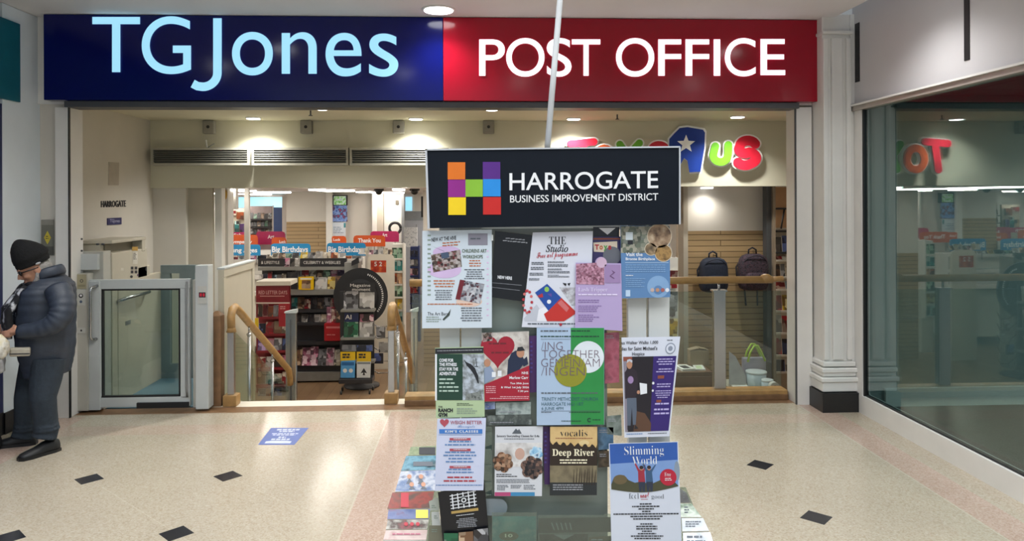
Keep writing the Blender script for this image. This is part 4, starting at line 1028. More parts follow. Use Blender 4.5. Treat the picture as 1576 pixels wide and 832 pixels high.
HB = '#1f86bd'; HO = '#cf5418'; HM = '#b3235f'
header('blue Young Ages header behind the thin white column', 'Young Ages', 344, 401, 376, 393, CY_ - 0.05, HB, (343, 381, 396, 390.5))
header('blue Big Birthdays header left of the slatted wall panel', 'Big Birthdays', 417, 478, 374.5, 393, CY_ - 0.05, HB, (418.5, 379, 474, 390.5))
header('blue Big Birthdays header before the wall screens', 'Big Birthdays', 503, 563, 373.5, 393, CY_ - 0.05, HB, (505, 379, 560, 390.5))
header('orange Sympathy header above the Young Ages one', 'Sympathy', 345, 397, 361, 377, 14.2, HO, (354, 369, 388, 376))
header('magenta Wish header behind the orange Sympathy one', 'Wish', 345, 386, 357, 365, 15.0, HM, (352, 359, 372, 364))
header('magenta Art header above the first blue birthday header', 'Art', 394, 439, 356, 376, 14.6, HM, (412, 361, 422, 367))
header('short orange header tucked beside the magenta Art one', 'Luck', 418, 441, 365, 378, 14.1, HO, (430, 369.5, 440, 374))
header('short orange Luck header beneath the wall screens', 'Luck', 509, 533, 363, 375, 13.9, HO, (513, 366.5, 524, 370.5))
header('orange Thank You header before the rear wall', 'Thank You', 544, 593, 362, 379, 13.4, HO, (551, 366.5, 586, 373))
header('magenta Art header near the black hoops', 'Art', 570, 614, 355.5, 372, 13.6, HM, (588, 358.5, 596, 364))
T = thing('card_gondola', 'second greeting card gondola under the orange and magenta headers', 'gondola', (at(500, 500, 14.9).x, 14.9, SF))
q = MB(); q.box(at(345, 400, 14.9).x, at(614, 400, 14.9).x, 14.62, 15.1, SF, 0.78, m_light); q.bm.clear(); q.box(at(350, 400, 13.8).x, at(437, 400, 13.8).x, 13.75, 13.95, SF, 0.92, m_light); q.build('body', T)
# rear left stock: tall shelves with dark packets, white unit, blue board
T = thing('tall_shelf_unit', 'tall dark stock shelf at the rear beside the thin white column', 'shelf unit', (at(400, 400, 15.6).x, 15.7, SF))
q = MB(); q.pbox(383, 419, 317, 470, 15.6, 0.05, mat('mauve_back', '#9a8a88', 0.6)); q.build('back_panel', T)
for v in (337, 349, 361):
    q = MB(); q.pbox(383, 419, v, v + 1.5, 15.45, 0.15, m_rackd); q.build('shelf', T)
for k, v in enumerate((337, 349, 361)):
    row('packet', 'packet', 'on the %s shelf of tall rear unit' % ORD[k], 'packets on the tall rear unit', 384, 418, v - 10, v, 15.5, [['black', 'green', 'black', 'brown', 'black', 'grey'], ['black', 'black', 'brown', 'black', 'green', 'black'], ['grey', 'black', 'pink', 'black', 'brown', 'white']][k], jit=2, scale=40)
T = thing('display_board', 'tall blue display board before a white frame at the rear', 'board', at(427, 362, 15.0))
q = MB(); q.pbox(421, 434, 319, 366, 15.0, 0.03, mat('blue_board', '#37558c', 0.4)); q.build('panel', T)
q = MB(); q.pbox(419, 421, 316, 366, 15.0, 0.04, m_light); q.pbox(434, 441, 300, 366, 15.0, 0.05, m_light); q.pbox(421, 434, 366, 470, 15.0, 0.04, m_light); q.build('frame', T)
for i, (u0, u1, v0, v1, c_, n) in enumerate(((352, 363, 324, 332, 'red', 'red toy pack high up'), (364, 375, 326, 338, 'orange', 'orange toy pack high up'), (352, 360, 344, 360, 'brown', 'brown toy pack'), (361, 368, 340, 360, 'teal', 'teal toy pack'), (369, 376, 344, 361, 'purple', 'purple toy pack'))):
    flat('toy_pack', n + ' on the rear stock wall behind the white columns', 'toy pack', 'toy packs behind the white columns', (u0, u1, v0, v1), 15.4, cover(c_, 18), th=0.06)
T = thing('stock_wall_rack', 'pale pegboard rack holding toy packs behind the white columns', 'rack', (at(363, 400, 15.55).x, 15.6, SF)); q = MB(); q.pbox(350, 380, 320, 470, 15.47, 0.06, m_wall2); q.build('pegboard', T)
# screens and sheets on the rear wall
wp = 13.98
T = thing('wall_screen', 'small screen with a green picture on the rear wall', 'screen', at(522, 316, wp)); q = MB(); q.pbox(511.5, 533.5, 300, 316, wp, 0.11, m_black); q.build('case', T)
q = MB(); q.rect(PM(wp), 513.5, 301.5, 532.5, 315, picture('screen_green', ['#2f7a3a', '#8fe07a', '#e8fff0', '#3f6ac0'], 22), 0.001); q.build('display', T)
T = thing('wall_poster', 'blue picture poster below the green screen', 'poster', at(522, 341, wp)); q = MB(); q.slab(PM(wp), [(510.5, 316), (534, 316), (535, 341), (510.5, 341)], picture('poster_blue', ['#1c2f6a', '#3f66b8', '#86a4dc', '#2a2f5c', '#b0406a'], 16), 0.02); q.build('sheet', T)
T = thing('wall_notice', 'white notices pinned below the blue poster', 'notice', at(522, 362, wp)); q = MB(); q.slab(PM(wp), [(510.5, 342), (532, 342), (532, 363), (510.5, 363)], mat('notice_white', '#d3dde6', 0.5), 0.02); q.bars(PM(wp), 513, 349, 530, 360, 4, mat('notice_print', '#7c93a8', 0.5)); q.rect(PM(wp), 529, 343, 532, 350, mat('notice_teal', '#3f8a96', 0.5), 0.001); q.build('sheet', T)
T = thing('wall_plate', 'small dark square plate on the white rear panel', 'plate', at(611, 314, 14.03)); q = MB(); q.pbox(608.5, 613.5, 308, 314.5, 14.03, 0.02, mat('plate_brown', '#5e5648', 0.5)); q.build('plate', T)
T = thing('ornament', 'golden hanging ornament on the inner white column', 'ornament', at(347, 308, 8.84)); q = MB(); c = at(347, 299, 8.83); q.ball(c, (0.02, 0.012, 0.06), mat('gold', '#c79a3c', 0.3, metal=0.6), 12); q.build('drop', T); q = MB(); q.cyl(c + Vector((0, 0, 0.05)), c + Vector((0, 0, 0.085)), 0.003, m_grey, 6); q.build('string', T)
for u, r_, n in ((600, 8.5, 'thin black hoop above the magenta header near the rear door'), (606.5, 0, '')):
    if r_:
        c = at(u + (8 if r_ > 8 else 4), 351 if r_ > 8 else 355, 13.82); R_0 = r_ * 13.82 / F
        q = MB(); q.tube([c + Vector((R_0 * math.cos(2 * PI * i / 24), 0, R_0 * math.sin(2 * PI * i / 24))) for i in range(25)], 0.026, m_black, 8); tag(q.build('hoop'), n, 'hoop')
# end panel with price poster, card racks along the aisle
EY = 12.0
T = thing('gondola_end', 'cream rounded gondola end with a red price poster beside the aisle', 'display', (at(587, 500, EY).x, EY + 0.1, SF))
q = MB(); q.slab(PM(EY), [(566, 610), (566, 398), (569, 392.5), (574, 391), (600, 391), (605, 393), (607.5, 398), (607.5, 610)], m_cream, 0.05); q.build('panel', T)
ep = PM(EY - 0.003); q = MB(); q.slab(ep, [(570.5, 400.5), (594.5, 400.5), (594.5, 419), (570.5, 419)], picture('red_promo', ['#8a2a20', '#b23a22', '#d8763c'], 12), 0.003); q.text(ep, '5 2', 576, 402.5, 588, 409.5, m_hw, off=0.02); q.build('poster', T)
for k, v in enumerate((384, 388)):
    pass
row('greeting_card', 'greeting card', 'along the cream gondola end', 'cards over the gondola end', 553, 604, 381, 392, EY + 0.1, ['white', 'cream', 'pink', 'grey', 'white', 'cream', 'brown'], jit=4, ends='from the black disc side')
for (nm, lab, u0, u1, v0, v1, Y, frame, cols) in (('card_rack', 'green card rack on the aisle behind the cream gondola end', 603, 622, 376, 500, 12.6, m_light, ['green', 'teal', 'orange', 'green', 'yellow', 'teal']),
                                                  ('card_rack', 'tall blue card rack further along the aisle', 631, 646, 380, 470, 14.2, mat('rack_blue', '#22305f', 0.4), ['navy', 'grey', 'pink', 'grey', 'red', 'navy'])):
    T = thing(nm, lab, 'rack', (at((u0 + u1) / 2, v1, Y).x, Y + 0.1, SF)); q = MB(); q.box(at(u0, 400, Y).x, at(u1, 400, Y).x, Y + 0.08, Y + 0.3, SF, at(u0, v0, Y).z, frame); q.build('body', T)
    q = MB(); q.pbox(u1 - 2.5, u1, v0 - 2, v1, Y - 0.02, 0.1, m_light if u0 < 620 else frame); q.build('side_panel', T)
    h = (v1 - v0 - 6) / len(cols)
    for k, c_ in enumerate(cols):
        q = MB(); q.pbox(u0, u1 - 2.5, v0 + 4 + (k + 1) * h - 2, v0 + 4 + (k + 1) * h, Y, 0.1, frame); q.build('shelf', T)
        for j in range(2):
            ww = (u1 - 2.5 - u0) / 2
            flat('greeting_card', '%s card on the %s half, %s tier of %s' % (c_, ('inner', 'aisle')[j], ORD[k], 'green card rack' if u0 < 620 else 'tall blue rack'), 'greeting card', 'cards on the aisle racks', (u0 + j * ww + 0.3, u0 + (j + 1) * ww - 0.3, v0 + 5 + k * h, v0 + 4 + (k + 1) * h - 2), Y + 0.03, cover(c_, 18))
T = thing('leaning_card', 'white paper bag stack above the far blue rack', 'stock', at(640, 372, 15.0)); q = MB(); q.pbox(621, 642, 350, 380, 15.2, 0.1, picture('white_stock', ['#c9d2da', '#f0f4f8', '#8a98a8'], 20)); q.build('packets', T)
T = thing('hanging_sign', 'narrow black hanging sign by the rear doorway', 'sign', at(654, 333, 12.5)); q = MB(); q.pbox(648, 662, 302, 334, 12.5, 0.04, m_black); q.build('panel', T); q = MB(); p = at(652, 302, 12.5); q.cyl((p.x, 12.52, p.z), (p.x, 12.52, 2.0), 0.005, m_black, 6); q.build('cord', T)
# red and yellow stock at the balcony side of the stairs
for i, (u0, u1, v0, v1, c_, n) in enumerate(((605, 613, 555, 600, 'red', 'red carton beyond the oak capped rail'), (613, 621, 560, 600, 'pink', 'pink carton beyond the oak capped rail'))):
    a = at(u0, v0, 9.6); c = at(u1, v1, 9.6); T = thing('carton', n, 'carton', ((a.x + c.x) / 2, 9.65, SF), 'cartons past the stair rail'); q = MB(); q.box(a.x, c.x, 9.6, 9.72, SF, a.z, cover(c_, 10)); q.build('body', T)
b = MB(); b.poly(PM(8.3), [(622, 556), (627, 572), (619, 573)], mat('plain_yellow', '', 0.5), 0.0); b.slab(PM(8.3), [(622, 556), (628, 572), (618, 574)], mat('plain_yellow', '', 0.5), 0.01); tag(b.build('price_flag'), 'small yellow triangular flag by the aisle side stair rail', 'flag')
# ---- right bay: backpacks, cabinet, boxes, tubs
SY0 = SY - 0.002


def hook(u, v, Y):
    p = at(u, v, SY); q = MB(); q.tube([(p.x, SY, p.z), (p.x, SY - 0.10, p.z), (p.x, SY - 0.11, p.z + 0.02)], 0.008, m_chrome, 8); return q


def backpack(label, u, vt, vb, wpx, m, m2, straps):
    Y = SY - 0.17; s = Y / F; c = at(u, (vt + vb) / 2, Y); w_ = wpx * s / 2; h = (vb - vt) * s / 2; zb_ = c.z - h
    t = thing('backpack', label, 'backpack', (c.x, Y, zb_), 'backpacks on the slatted wall')
    prof = [(0.0, 0.62, 0.6), (0.04, 0.86, 0.92), (0.15, 0.97, 1), (0.4, 1.0, 1), (0.7, 0.98, 0.95), (0.86, 0.90, 0.85), (0.95, 0.72, 0.7), (1.0, 0.45, 0.45)]
    q = MB(); R = []
    for z, kx, ky in prof: R.append([(c.x + w_ * kx * (abs(math.cos(a)) ** 0.55) * (1 if math.cos(a) >= 0 else -1), Y + 0.11 * ky * (abs(math.sin(a)) ** 0.6) * (1 if math.sin(a) >= 0 else -1), zb_ + 2 * h * z) for a in [2 * PI * i / 24 for i in range(24)]])
    q.loft(R, m); q.build('bag_body', t)
    q = MB(); R = []
    for z, kx, ky in ((0.06, 0.5, 0.7), (0.1, 0.7, 1), (0.38, 0.72, 1), (0.46, 0.68, 0.9), (0.5, 0.5, 0.5)): R.append([(c.x + w_ * kx * (abs(math.cos(a)) ** 0.5) * (1 if math.cos(a) >= 0 else -1), Y - 0.09 + 0.055 * ky * math.sin(a), zb_ + 2 * h * z) for a in [2 * PI * i / 20 for i in range(20)]])
    q.loft(R, m); q.build('front_pocket', t)
    q = MB(); q.tube([(c.x - 0.05, Y + 0.02, zb_ + 2 * h - 0.02), (c.x - 0.045, Y + 0.02, zb_ + 2 * h + 0.05), (c.x, Y + 0.02, zb_ + 2 * h + 0.075), (c.x + 0.045, Y + 0.02, zb_ + 2 * h + 0.05), (c.x + 0.05, Y + 0.02, zb_ + 2 * h - 0.02)], 0.011, m2, 8); q.build('grab_loop', t)
    q = MB(); q.tube([(c.x + w_ * 0.94 * math.cos(a) * 1.0, Y - 0.115 * (0.2 + 0.8 * abs(math.sin(a))), zb_ + 2 * h * (0.55 + 0.42 * math.sin(a))) for a in [PI * i / 16 for i in range(17)]], 0.006, m2, 6); q.build('zip', t)
    for sx in (-1, 1):
        q = MB(); q.tube([(c.x + sx * w_ * 0.55, Y + 0.1, zb_ + 2 * h * 0.9), (c.x + sx * w_ * 1.02, Y + 0.07, zb_ + 2 * h * 0.62), (c.x + sx * w_ * 0.98, Y + 0.06, zb_ + 2 * h * 0.25), (c.x + sx * w_ * 0.45, Y + 0.08, zb_ + 0.02)] + ([(c.x + sx * w_ * 0.42, Y + 0.06, zb_ - 0.1), (c.x + sx * w_ * 0.40, Y + 0.05, zb_ - 0.2)] if straps else []), 0.014, m2, 8, sq=0.6); q.build('strap', t)
    qk = hook(u, vt - 4, Y); tag(qk.build('wall_hook'), 'steel hook holding the %s' % ('navy backpack' if not straps else 'patterned backpack'), 'hook', 'backpack hooks')


backpack('plain navy backpack hanging on the slatted wall', 1098, 396, 449, 44, mat('navy_cloth', '#141d2f', 0.8, var=0.2, scale=30, bump=0.3), mat('navy_strap', '#141c2e', 0.8), False)
backpack('dark patterned backpack with dangling straps on the slatted wall', 1159, 390, 446, 46, picture('floral_cloth', ['#0e0d12', '#16131c', '#4a3440', '#1c2630', '#100f14'], 45, rough=0.85), mat('black_strap', '#1a1720', 0.8), True)
m_cab = mat('cabinet_brown', '#6a5040', 0.45, var=0.1, scale=8)
KY = 8.15
a = at(1036, 573, KY); c = at(1097, 600, KY)
T = thing('cabinet', 'brown low drawer cabinet beneath the slatted bay with papers on top', 'cabinet', ((a.x + c.x) / 2, KY + 0.2, SF))
q = MB(); q.box(a.x, c.x, KY + 0.01, KY + 0.45, SF, a.z, m_cab); q.build('carcass', T, bevel=0.004)
for k in range(2):
    z0 = a.z - 0.03 - 0.30 * (k + 1); q = MB(); q.box(a.x + 0.01, c.x - 0.01, KY - 0.008, KY + 0.01, z0, z0 + 0.28, m_cab); d_ = q.build('drawer', T); q = MB(); xm_ = (a.x + c.x) / 2; q.tube([(xm_ - 0.06, KY, z0 + 0.16), (xm_ - 0.05, KY - 0.03, z0 + 0.16), (xm_ + 0.05, KY - 0.03, z0 + 0.16), (xm_ + 0.06, KY, z0 + 0.16)], 0.006, m_chrome, 8); q.build('handle', d_)
for i, (u0, u1, dy, r_) in enumerate(((1044, 1066, 0.05, 0.2), (1068, 1084, 0.1, -0.15))):
    p = at((u0 + u1) / 2, 570, KY + dy + 0.08); w_ = (u1 - u0) * KY / F / 2; q = MB(); M_ = Matrix.Translation((p.x, KY + 0.15 + dy * 0.4, a.z)) @ Matrix.Rotation(r_, 4, 'Z')
    q.box(-w_, w_, -0.11, 0.11, 0, 0.025 - 0.01 * i, mat('loose_paper', '#dcdcd8', 0.6), T=M_); q.box(-w_ * 0.6, w_ * 0.5, -0.08, 0.06, 0.025 - 0.01 * i, 0.0256 - 0.01 * i, m_ink if i == 0 else mat('pale_green_print', '#b8c9a0', 0.6), T=M_)
    tag(q.build('paper_pile'), ('white papers with black print on the brown cabinet', 'small pale green pad on the brown cabinet')[i], 'paper', 'papers on the cabinet')
a2 = at(1058, 534, 8.55); c2 = at(1091, 572, 8.45)
T = thing('cardboard_box', 'grey brown cardboard box standing behind the papers on the cabinet', 'box', ((a2.x + c2.x) / 2, 8.5, a.z)); m_cb = mat('cardboard', '#8d7c66', 0.8, var=0.06)
q = MB(); q.box(a2.x, c2.x, 8.44, 8.56, a.z + 0.003, a2.z - 0.02, m_cb); q.build('carton', T, bevel=0.004)
for sx in (0, 1):
    xx = (a2.x, c2.x)[sx]; q = MB(); q.box(-0.11 if sx else 0.0, 0.0 if sx else 0.11, -0.06, 0.06, 0, 0.004, m_cb, T=Matrix.Translation((xx, 8.5, a2.z - 0.02)) @ Matrix.Rotation((0.25 if sx else -0.25), 4, 'Y')); q.build('flap', T)
# plinth that carries the tubs
p0 = at(1126, 598, 8.3); p1 = at(1188, 598, 8.3)
b = MB(); b.box(p0.x, p1.x, 8.15, 8.75, SF, p0.z - 0.01, m_light); b.box(p0.x - 0.01, p1.x + 0.01, 8.14, 8.75, p0.z - 0.01, p0.z, m_cream); tag(b.build('display_plinth'), 'low pale plinth under the tubs beside the balcony', 'plinth')
m_tub = mat('translucent_tub', '#b9c6cf', 0.25, var=0.05)
zt0 = p0.z
for i, (u, r_, hh, y) in enumerate(((1164, 0.115, 0.16, 8.39), (1181, 0.065, 0.11, 8.19))):
    p = at(u, 597, y); T = thing('plastic_tub', ('large pale plastic tub beneath the lime handled bag', 'smaller pale plastic tub beside the large one')[i], 'tub', (p.x, y, zt0), 'plastic tubs')
    q = MB(); q.lathe((p.x, y, zt0), [(r_ * 0.86, 0), (r_ * 0.9, 0.01), (r_, hh)], m_tub); q.build('bowl', T); q = MB(); q.lathe((p.x, y, zt0 + hh), [(r_ * 1.04, 0), (r_ * 1.04, 0.018), (r_ * 0.9, 0.022)], mat('tub_lid', '#d3dbe0', 0.3)); q.build('lid', T)
p = at(1132, 585, 8.4); M_ = Matrix.Translation((p.x, 8.4, zt0)) @ Matrix.Rotation(0.38, 4, 'Y')
T = thing('paper_bag', 'pale grey paper bag leaning by the steel post', 'bag', (p.x, 8.4, zt0)); q = MB()
wp_ = PM(8.38); q.slab(wp_, [(1122, 540), (1132, 548), (1148, 578), (1148, 591.5), (1122, 591.5)], mat('bag_paper', '#b9bac0', 0.5, var=0.12, scale=8), 0.07); q.build('bag', T)
p = at(1140, 590, 8.2); q = MB(); q.box(p.x - 0.10, p.x + 0.08, 8.17, 8.23, zt0, zt0 + 0.06, mat('loose_paper', '', 0.6)); tag(q.build('folded_leaflets'), 'stack of white folded leaflets before the paper bag', 'leaflet stack')
p = at(1160, 576, 8.55); T = thing('gift_bag', 'clear gift bag with lime green handles behind the tubs', 'bag', (p.x, 8.55, zt0)); p.y += 0.0; lime = mat('lime_cord', '#a8c83a', 0.5)
q = MB(); q.box(p.x - 0.13, p.x + 0.14, 8.52, 8.60, zt0, zt0 + 0.30, mat('bag_lilac', '#a6a3b4', 0.4, var=0.15, scale=10)); q.build('bag', T, bevel=0.01)
for y in (8.50, 8.60):
    q = MB(); q.tube([(p.x - 0.09, y, zt0 + 0.26), (p.x - 0.06, y, zt0 + 0.37), (p.x - 0.01, y, zt0 + 0.45), (p.x + 0.03, y, zt0 + 0.45), (p.x + 0.08, y, zt0 + 0.36), (p.x + 0.12, y, zt0 + 0.27)], 0.013, lime, 8); q.build('handle', T)
p = at(1190, 594, 8.05)
T = thing('tape_roll', 'small white tape roll behind the balcony corner', 'roll', (p.x, 8.05, p.z - 0.04)); q = MB(); q.cyl((p.x, 8.0, p.z), (p.x, 8.06, p.z), 0.055, m_light, 20); q.build('roll', T); q = MB(); q.cyl((p.x, 7.995, p.z), (p.x, 8.0, p.z), 0.022, m_dkgrey, 16); q.build('core', T)
b = MB(); b.box(p.x - 0.1, 3.4, 7.95, 8.14, SF, p.z - 0.055, m_light); tag(b.build('display_plinth'), 'narrow pale plinth under the tape roll in the balcony corner', 'plinth')
# shelf bay beyond the right post
BYR = 9.6
T = thing('shelf_bay', 'narrow shelf bay of red stock beyond the dark post', 'shelf unit', (at(1208, 500, BYR).x, BYR + 0.3, SF))
q = MB(); q.box(at(1191, 400, BYR).x, at(1240, 400, BYR).x, BYR + 0.34, BYR + 0.38, SF, at(1200, 352, BYR).z, m_wall2); q.box(at(1191, 400, BYR).x, at(1240, 400, BYR).x, BYR + 0.34, BYR + 0.38, at(1200, 352, BYR).z, 2.0, mat('upper_panel', '#b08a64', 0.6)); q.build('back_panel', T)
for v in (320, 355, 388, 400, 426, 445, 478, 512, 546, 572):
    q = MB(); q.pbox(1192, 1226, v, v + 2.2, BYR, 0.34, m_rackd if v < 400 else m_light); q.build('shelf', T)
q = MB(); p = at(1208, 322, BYR); p2 = at(1203, 352, BYR); q.cyl((p.x, BYR + 0.02, p.z), (p2.x, BYR + 0.02, p2.z), 0.012, m_black, 8); q.build('brace', T)
for k, (v0, v1, cs, w_) in enumerate(((362, 388, ['black', 'navy', 'black'], ''), (391.5, 400, ['red', 'white', 'navy'], ''), (406, 426, ['brown', 'grey', 'cream', 'brown'], ''), (432, 445, ['red', 'blue'], ''), (452, 478, ['red', 'yellow', 'red'], ''), (484, 512, ['grey', 'red', 'white'], ''), (520, 546, ['red', 'navy', 'white'], ''), (552, 572, ['navy', 'white'], ''))):
    row('boxed_stock', 'box', 'on the %s tier of narrow shelf bay' % ORD[k], 'stock in the narrow shelf bay', 1194, 1224, v0, v1, BYR + 0.02, cs, jit=3, scale=14, ends='from dark post')
# peg strip beside the charity board
PYS = 8.6
T = thing('peg_strip', 'hanging merchandise strip between charity board and taupe post', 'strip', at(1036, 520, PYS)); q = MB(); q.pbox(1028, 1044, 396, 540, PYS + 0.03, 0.02, m_light); q.build('strip_backing', T)
for i, (v0, v1, c_, n) in enumerate(((416, 444, 'red', 'red striped packet on the hanging strip'), (448, 488, 'grey', 'grey striped packet on the hanging strip'), (490, 518, 'yellow', 'yellow packet at the foot of the hanging strip'))):
    flat('packet', n, 'packet', 'packets on the hanging strip', (1029, 1042, v0, v1), PYS, cover(c_, 30), th=0.02, sk=1.5)
# ================================================================ charity board stand with posters
KD = 2.28
m_ac = mat('stand_white', '#cfd1cd', 0.4, var=0.03); m_bdark = mat('board_navy_black', '#0c131d', 0.6, var=0.05, scale=30, spec=0.2); m_bedge = mat('board_edge', '#b9bcc0', 0.4)


def frosted(name, tint, amount):
    if name in _M: return _M[name]
    m = bpy.data.materials.new(name); m.use_nodes = True; _M[name] = m; nt = m.node_tree; b_ = nt.nodes['Principled BSDF']
    b_.inputs['Base Color'].default_value = lin(tint) + (1,); b_.inputs['Roughness'].default_value = 0.15
    no = nn(nt, 'ShaderNodeTexNoise'); no.inputs['Scale'].default_value = 6.0; ma = nn(nt, 'ShaderNodeMath', operation='MULTIPLY_ADD'); ma.inputs[1].default_value = 0.06; ma.inputs[2].default_value = amount
    nt.links.new(no.outputs['Fac'], ma.inputs[0]); nt.links.new(ma.outputs[0], b_.inputs['Alpha']); return m


m_fro = frosted('frosted_acrylic', '#7d8982', 0.80); m_acr = glass('clear_acrylic', '#d9e4e0', 0.06)
cz = at(850, 800, KD)
ST = thing('poster_stand', 'tall leaflet and poster stand under the black charity board', 'stand', (cz.x, KD + 0.2, 0.0))
bp = PM(KD - 0.02)
BQ = [(656, 230), (1046, 226), (1046, 345), (660, 351)]
b = MB(); b.slab(bp, BQ, m_bdark, 0.05, m_bedge); hb = b.build('header_board', ST)
b = MB()
for pts in ([(654, 229), (657.2, 229), (661.5, 352), (658, 352)], [(654, 229), (1047, 224.6), (1047, 227), (655, 231.4)], [(1045, 226), (1047.6, 226), (1047.6, 345), (1045, 345)]): b.slab(lambda u, v, d: bp(u, v, 0.003 + d), pts, m_bedge, 0.055)
b.build('board_frame', hb)
b = MB()
for c_, u0, v0, u1, v1 in (('#d9722a', 689, 249.5, 716, 276), ('#58307f', 743, 249, 770, 275.5), ('#8e2f83', 689.5, 276.5, 716.5, 303), ('#86b53c', 716.5, 276, 743, 302.5), ('#2f8ad4', 743.5, 275.5, 770.5, 302), ('#ecc928', 690, 303.5, 717, 330.5), ('#c22f2c', 743.5, 303, 771, 330)):
    b.rect(bp, u0, v0, u1, v1, mat('logo_' + c_, c_, 0.6, spec=0.2), 0.001)
b.text(bp, 'HARROGATE', 784, 266, 1013, 293, mat('board_print', '#e6e6e6', 0.5), 0.001, off=0.008, res=6, sl=-3.5); b.text(bp, 'BUSINESS IMPROVEMENT DISTRICT', 785, 300.5, 1013, 311.5, mat('board_print', '', 0.5), 0.001, off=0.006, res=4, sl=-3.5); b.build('lettering', hb)
p0 = at(842, 232, KD + 0.06); p1 = at(864, -25, KD + 0.06)
b = MB(); b.tube([p0, (p0 + p1) / 2, p1, p0 + (p1 - p0) * 2.4], 0.0095, mat('white_tube', '#cfd0cf', 0.45), 12); b.build('pole', ST)
for u0, u1 in ((676, 707), (709, 741)):
    b = MB(); a = at(u0, 350, KD + 0.03); c = at(u1, 350, KD + 0.03); b.box(a.x, c.x, KD + 0.03, KD + 0.055, 0.03, a.z + 0.03, m_ac); b.build('upright', ST, bevel=0.002)
for u0, u1 in ((966, 994.5), (998, 1030)):
    b = MB(); a = at(u0, 350, KD + 0.03); c = at(u1, 350, KD + 0.03); b.box(a.x, c.x, KD + 0.03, KD + 0.055, 0.03, a.z + 0.03, m_ac); b.build('upright', ST, bevel=0.002)
b = MB(); a = at(741, 352, KD + 0.04); c = at(933, 352, KD + 0.04); b.box(a.x, c.x, KD + 0.035, KD + 0.043, 0.05, a.z, m_fro); b.build('back_panel', ST)
b = MB(); b.box(at(670, 400, KD).x, at(1035, 400, KD).x, KD - 0.12, KD + 0.5, 0.0, 0.04, m_ac); b.build('base', ST, bevel=0.006)
b = MB(); b.box(at(676, 400, KD).x, at(1030, 400, KD).x, KD + 0.06, KD + 0.09, at(0, 352, KD).z - 0.015, at(0, 345, KD).z, m_ac); b.build('cross_rail', ST)
# clear pockets low on the stand
for (u0, u1, v0, v1, y) in ((757, 826, 788, 900, 0.0), (828, 930, 792, 900, 0.0), (930, 956, 790, 900, 0.01)):
    b = MB(); b.slab(PM(KD - 0.02 + y), [(u0, v0), (u1, v0), (u1, v1), (u0, v1)], m_acr, 0.003); b.build('leaflet_pocket', ST)
b = MB(); pk = PM(KD + 0.01); b.slab(pk, [(748, 767), (768, 767)] + [(768 + 13 * math.cos(a), 780 + 13 * math.sin(a)) for a in [-PI / 2 + PI * i / 10 for i in range(11)]] + [(748, 793)], mat('grey_tab', '#828b90', 0.3), 0.004); b.build('pocket_tab', ST)
b = MB(); b.slab(PM(KD + 0.005), [(742, 656), (757, 656), (757, 762), (745, 762)], m_acr, 0.004)
for v in (664, 690, 715, 741): b.rect(PM(KD + 0.005), 743, v, 756, v + 1.6, mat('rail_clip', '#5b675f', 0.5), 0.001)
b.build('clip_rail', ST)
PN = [0]


def sheet(pts, color, Y, th=0.0012, m=None):
    PN[0] += 1
    b = MB(); mp = PM(Y); b.slab(mp, pts, m or mat('paper_' + color, color, 0.35, var=0.015), th); return b, mp


def quad(q, Y, H=150.0):
    """bilinear map of 0..100 x 0..H onto a pixel quad (tl,tr,br,bl) at depth Y"""
    def f(u, v, d=0.0):
        s, t = u / 100.0, v / H
        x = (1 - t) * ((1 - s) * q[0][0] + s * q[1][0]) + t * ((1 - s) * q[3][0] + s * q[2][0]); y = (1 - t) * ((1 - s) * q[0][1] + s * q[1][1]) + t * ((1 - s) * q[3][1] + s * q[2][1])
        return at(x, y, Y - d)
    return f


def done(b, label, cat='poster', group='posters on the charity stand', name='poster'):
    return tag(b.build(name), label, cat, group)


ik = mat('print_black', '#22242a', 0.5); ig = mat('print_grey', '#5a6068', 0.5); io_ = mat('print_orange', '#b8693c', 0.5); ir = mat('print_red', '#b0303c', 0.5); iw_ = mat('print_white', '#e4e6ea', 0.5); ib = mat('print_blue', '#5f86b8', 0.5); ipk = mat('print_pink', '#d8b8d8', 0.5); igr = mat('print_green', '#55624c', 0.5)
craft = picture('photo_craft', ['#3a1418', '#6c2426', '#b8b0ac', '#5a4a3c', '#2a2224', '#d9d0c8'], 130, kind='voronoi'); craft2 = picture('photo_craft_cool', ['#2a2a34', '#7a7f88', '#c4c4c8', '#5c2c38', '#3a3a40'], 130, kind='voronoi')
# 1 children's art workshops
b, mp = sheet([(650, 355), (757, 353), (757, 504), (649.5, 505)], '#cdd7df', KD)
for k in range(14): b.rect(mp, 658, 361 + k * 7.0, 663, 363.4 + k * 7.0, mat('print_greygreen', '#8b9a8e', 0.5))
for k in range(12): b.rect(mp, 749, 385 + k * 9.0, 752, 387 + k * 9.0, ipk)
b.rect(mp, 720.5, 359, 750.5, 377, mat('print_slate', '#8b8894', 0.5)); b.bars(mp, 724, 366, 747, 371, 1, ig, 0.0012)
b.text(mp, 'NEW AT THE HIVE', 664, 366, 702, 372, ik, sl=-3.5, off=0.02); b.bars(mp, 681, 373, 719, 381, 2, io_, sl=-3, seed=3); b.poly(mp, [(664, 378), (665, 378.5), (684, 387), (683, 386)], ik)
b.text(mp, 'CHILDRENS ART', 711, 383, 749, 388.5, igr, off=0.02); b.text(mp, 'WORKSHOPS', 712, 392, 743, 397.5, igr, off=0.02)
b.disc(mp, 684, 415, 26, mat('print_lilac', '#ccb3d6', 0.5), 0.0004, ry=13); b.disc(mp, 688, 388, 22, mat('print_lilac', '', 0.5), 0.0004, ry=10)
b.poly(mp, [(663, 392), (708, 384), (711, 410), (667, 419)], craft, 0.0008); b.poly(mp, [(678, 389.5), (690, 387.5), (692, 396), (680, 398)], mat('print_steel', '#46566e', 0.5), 0.0011)
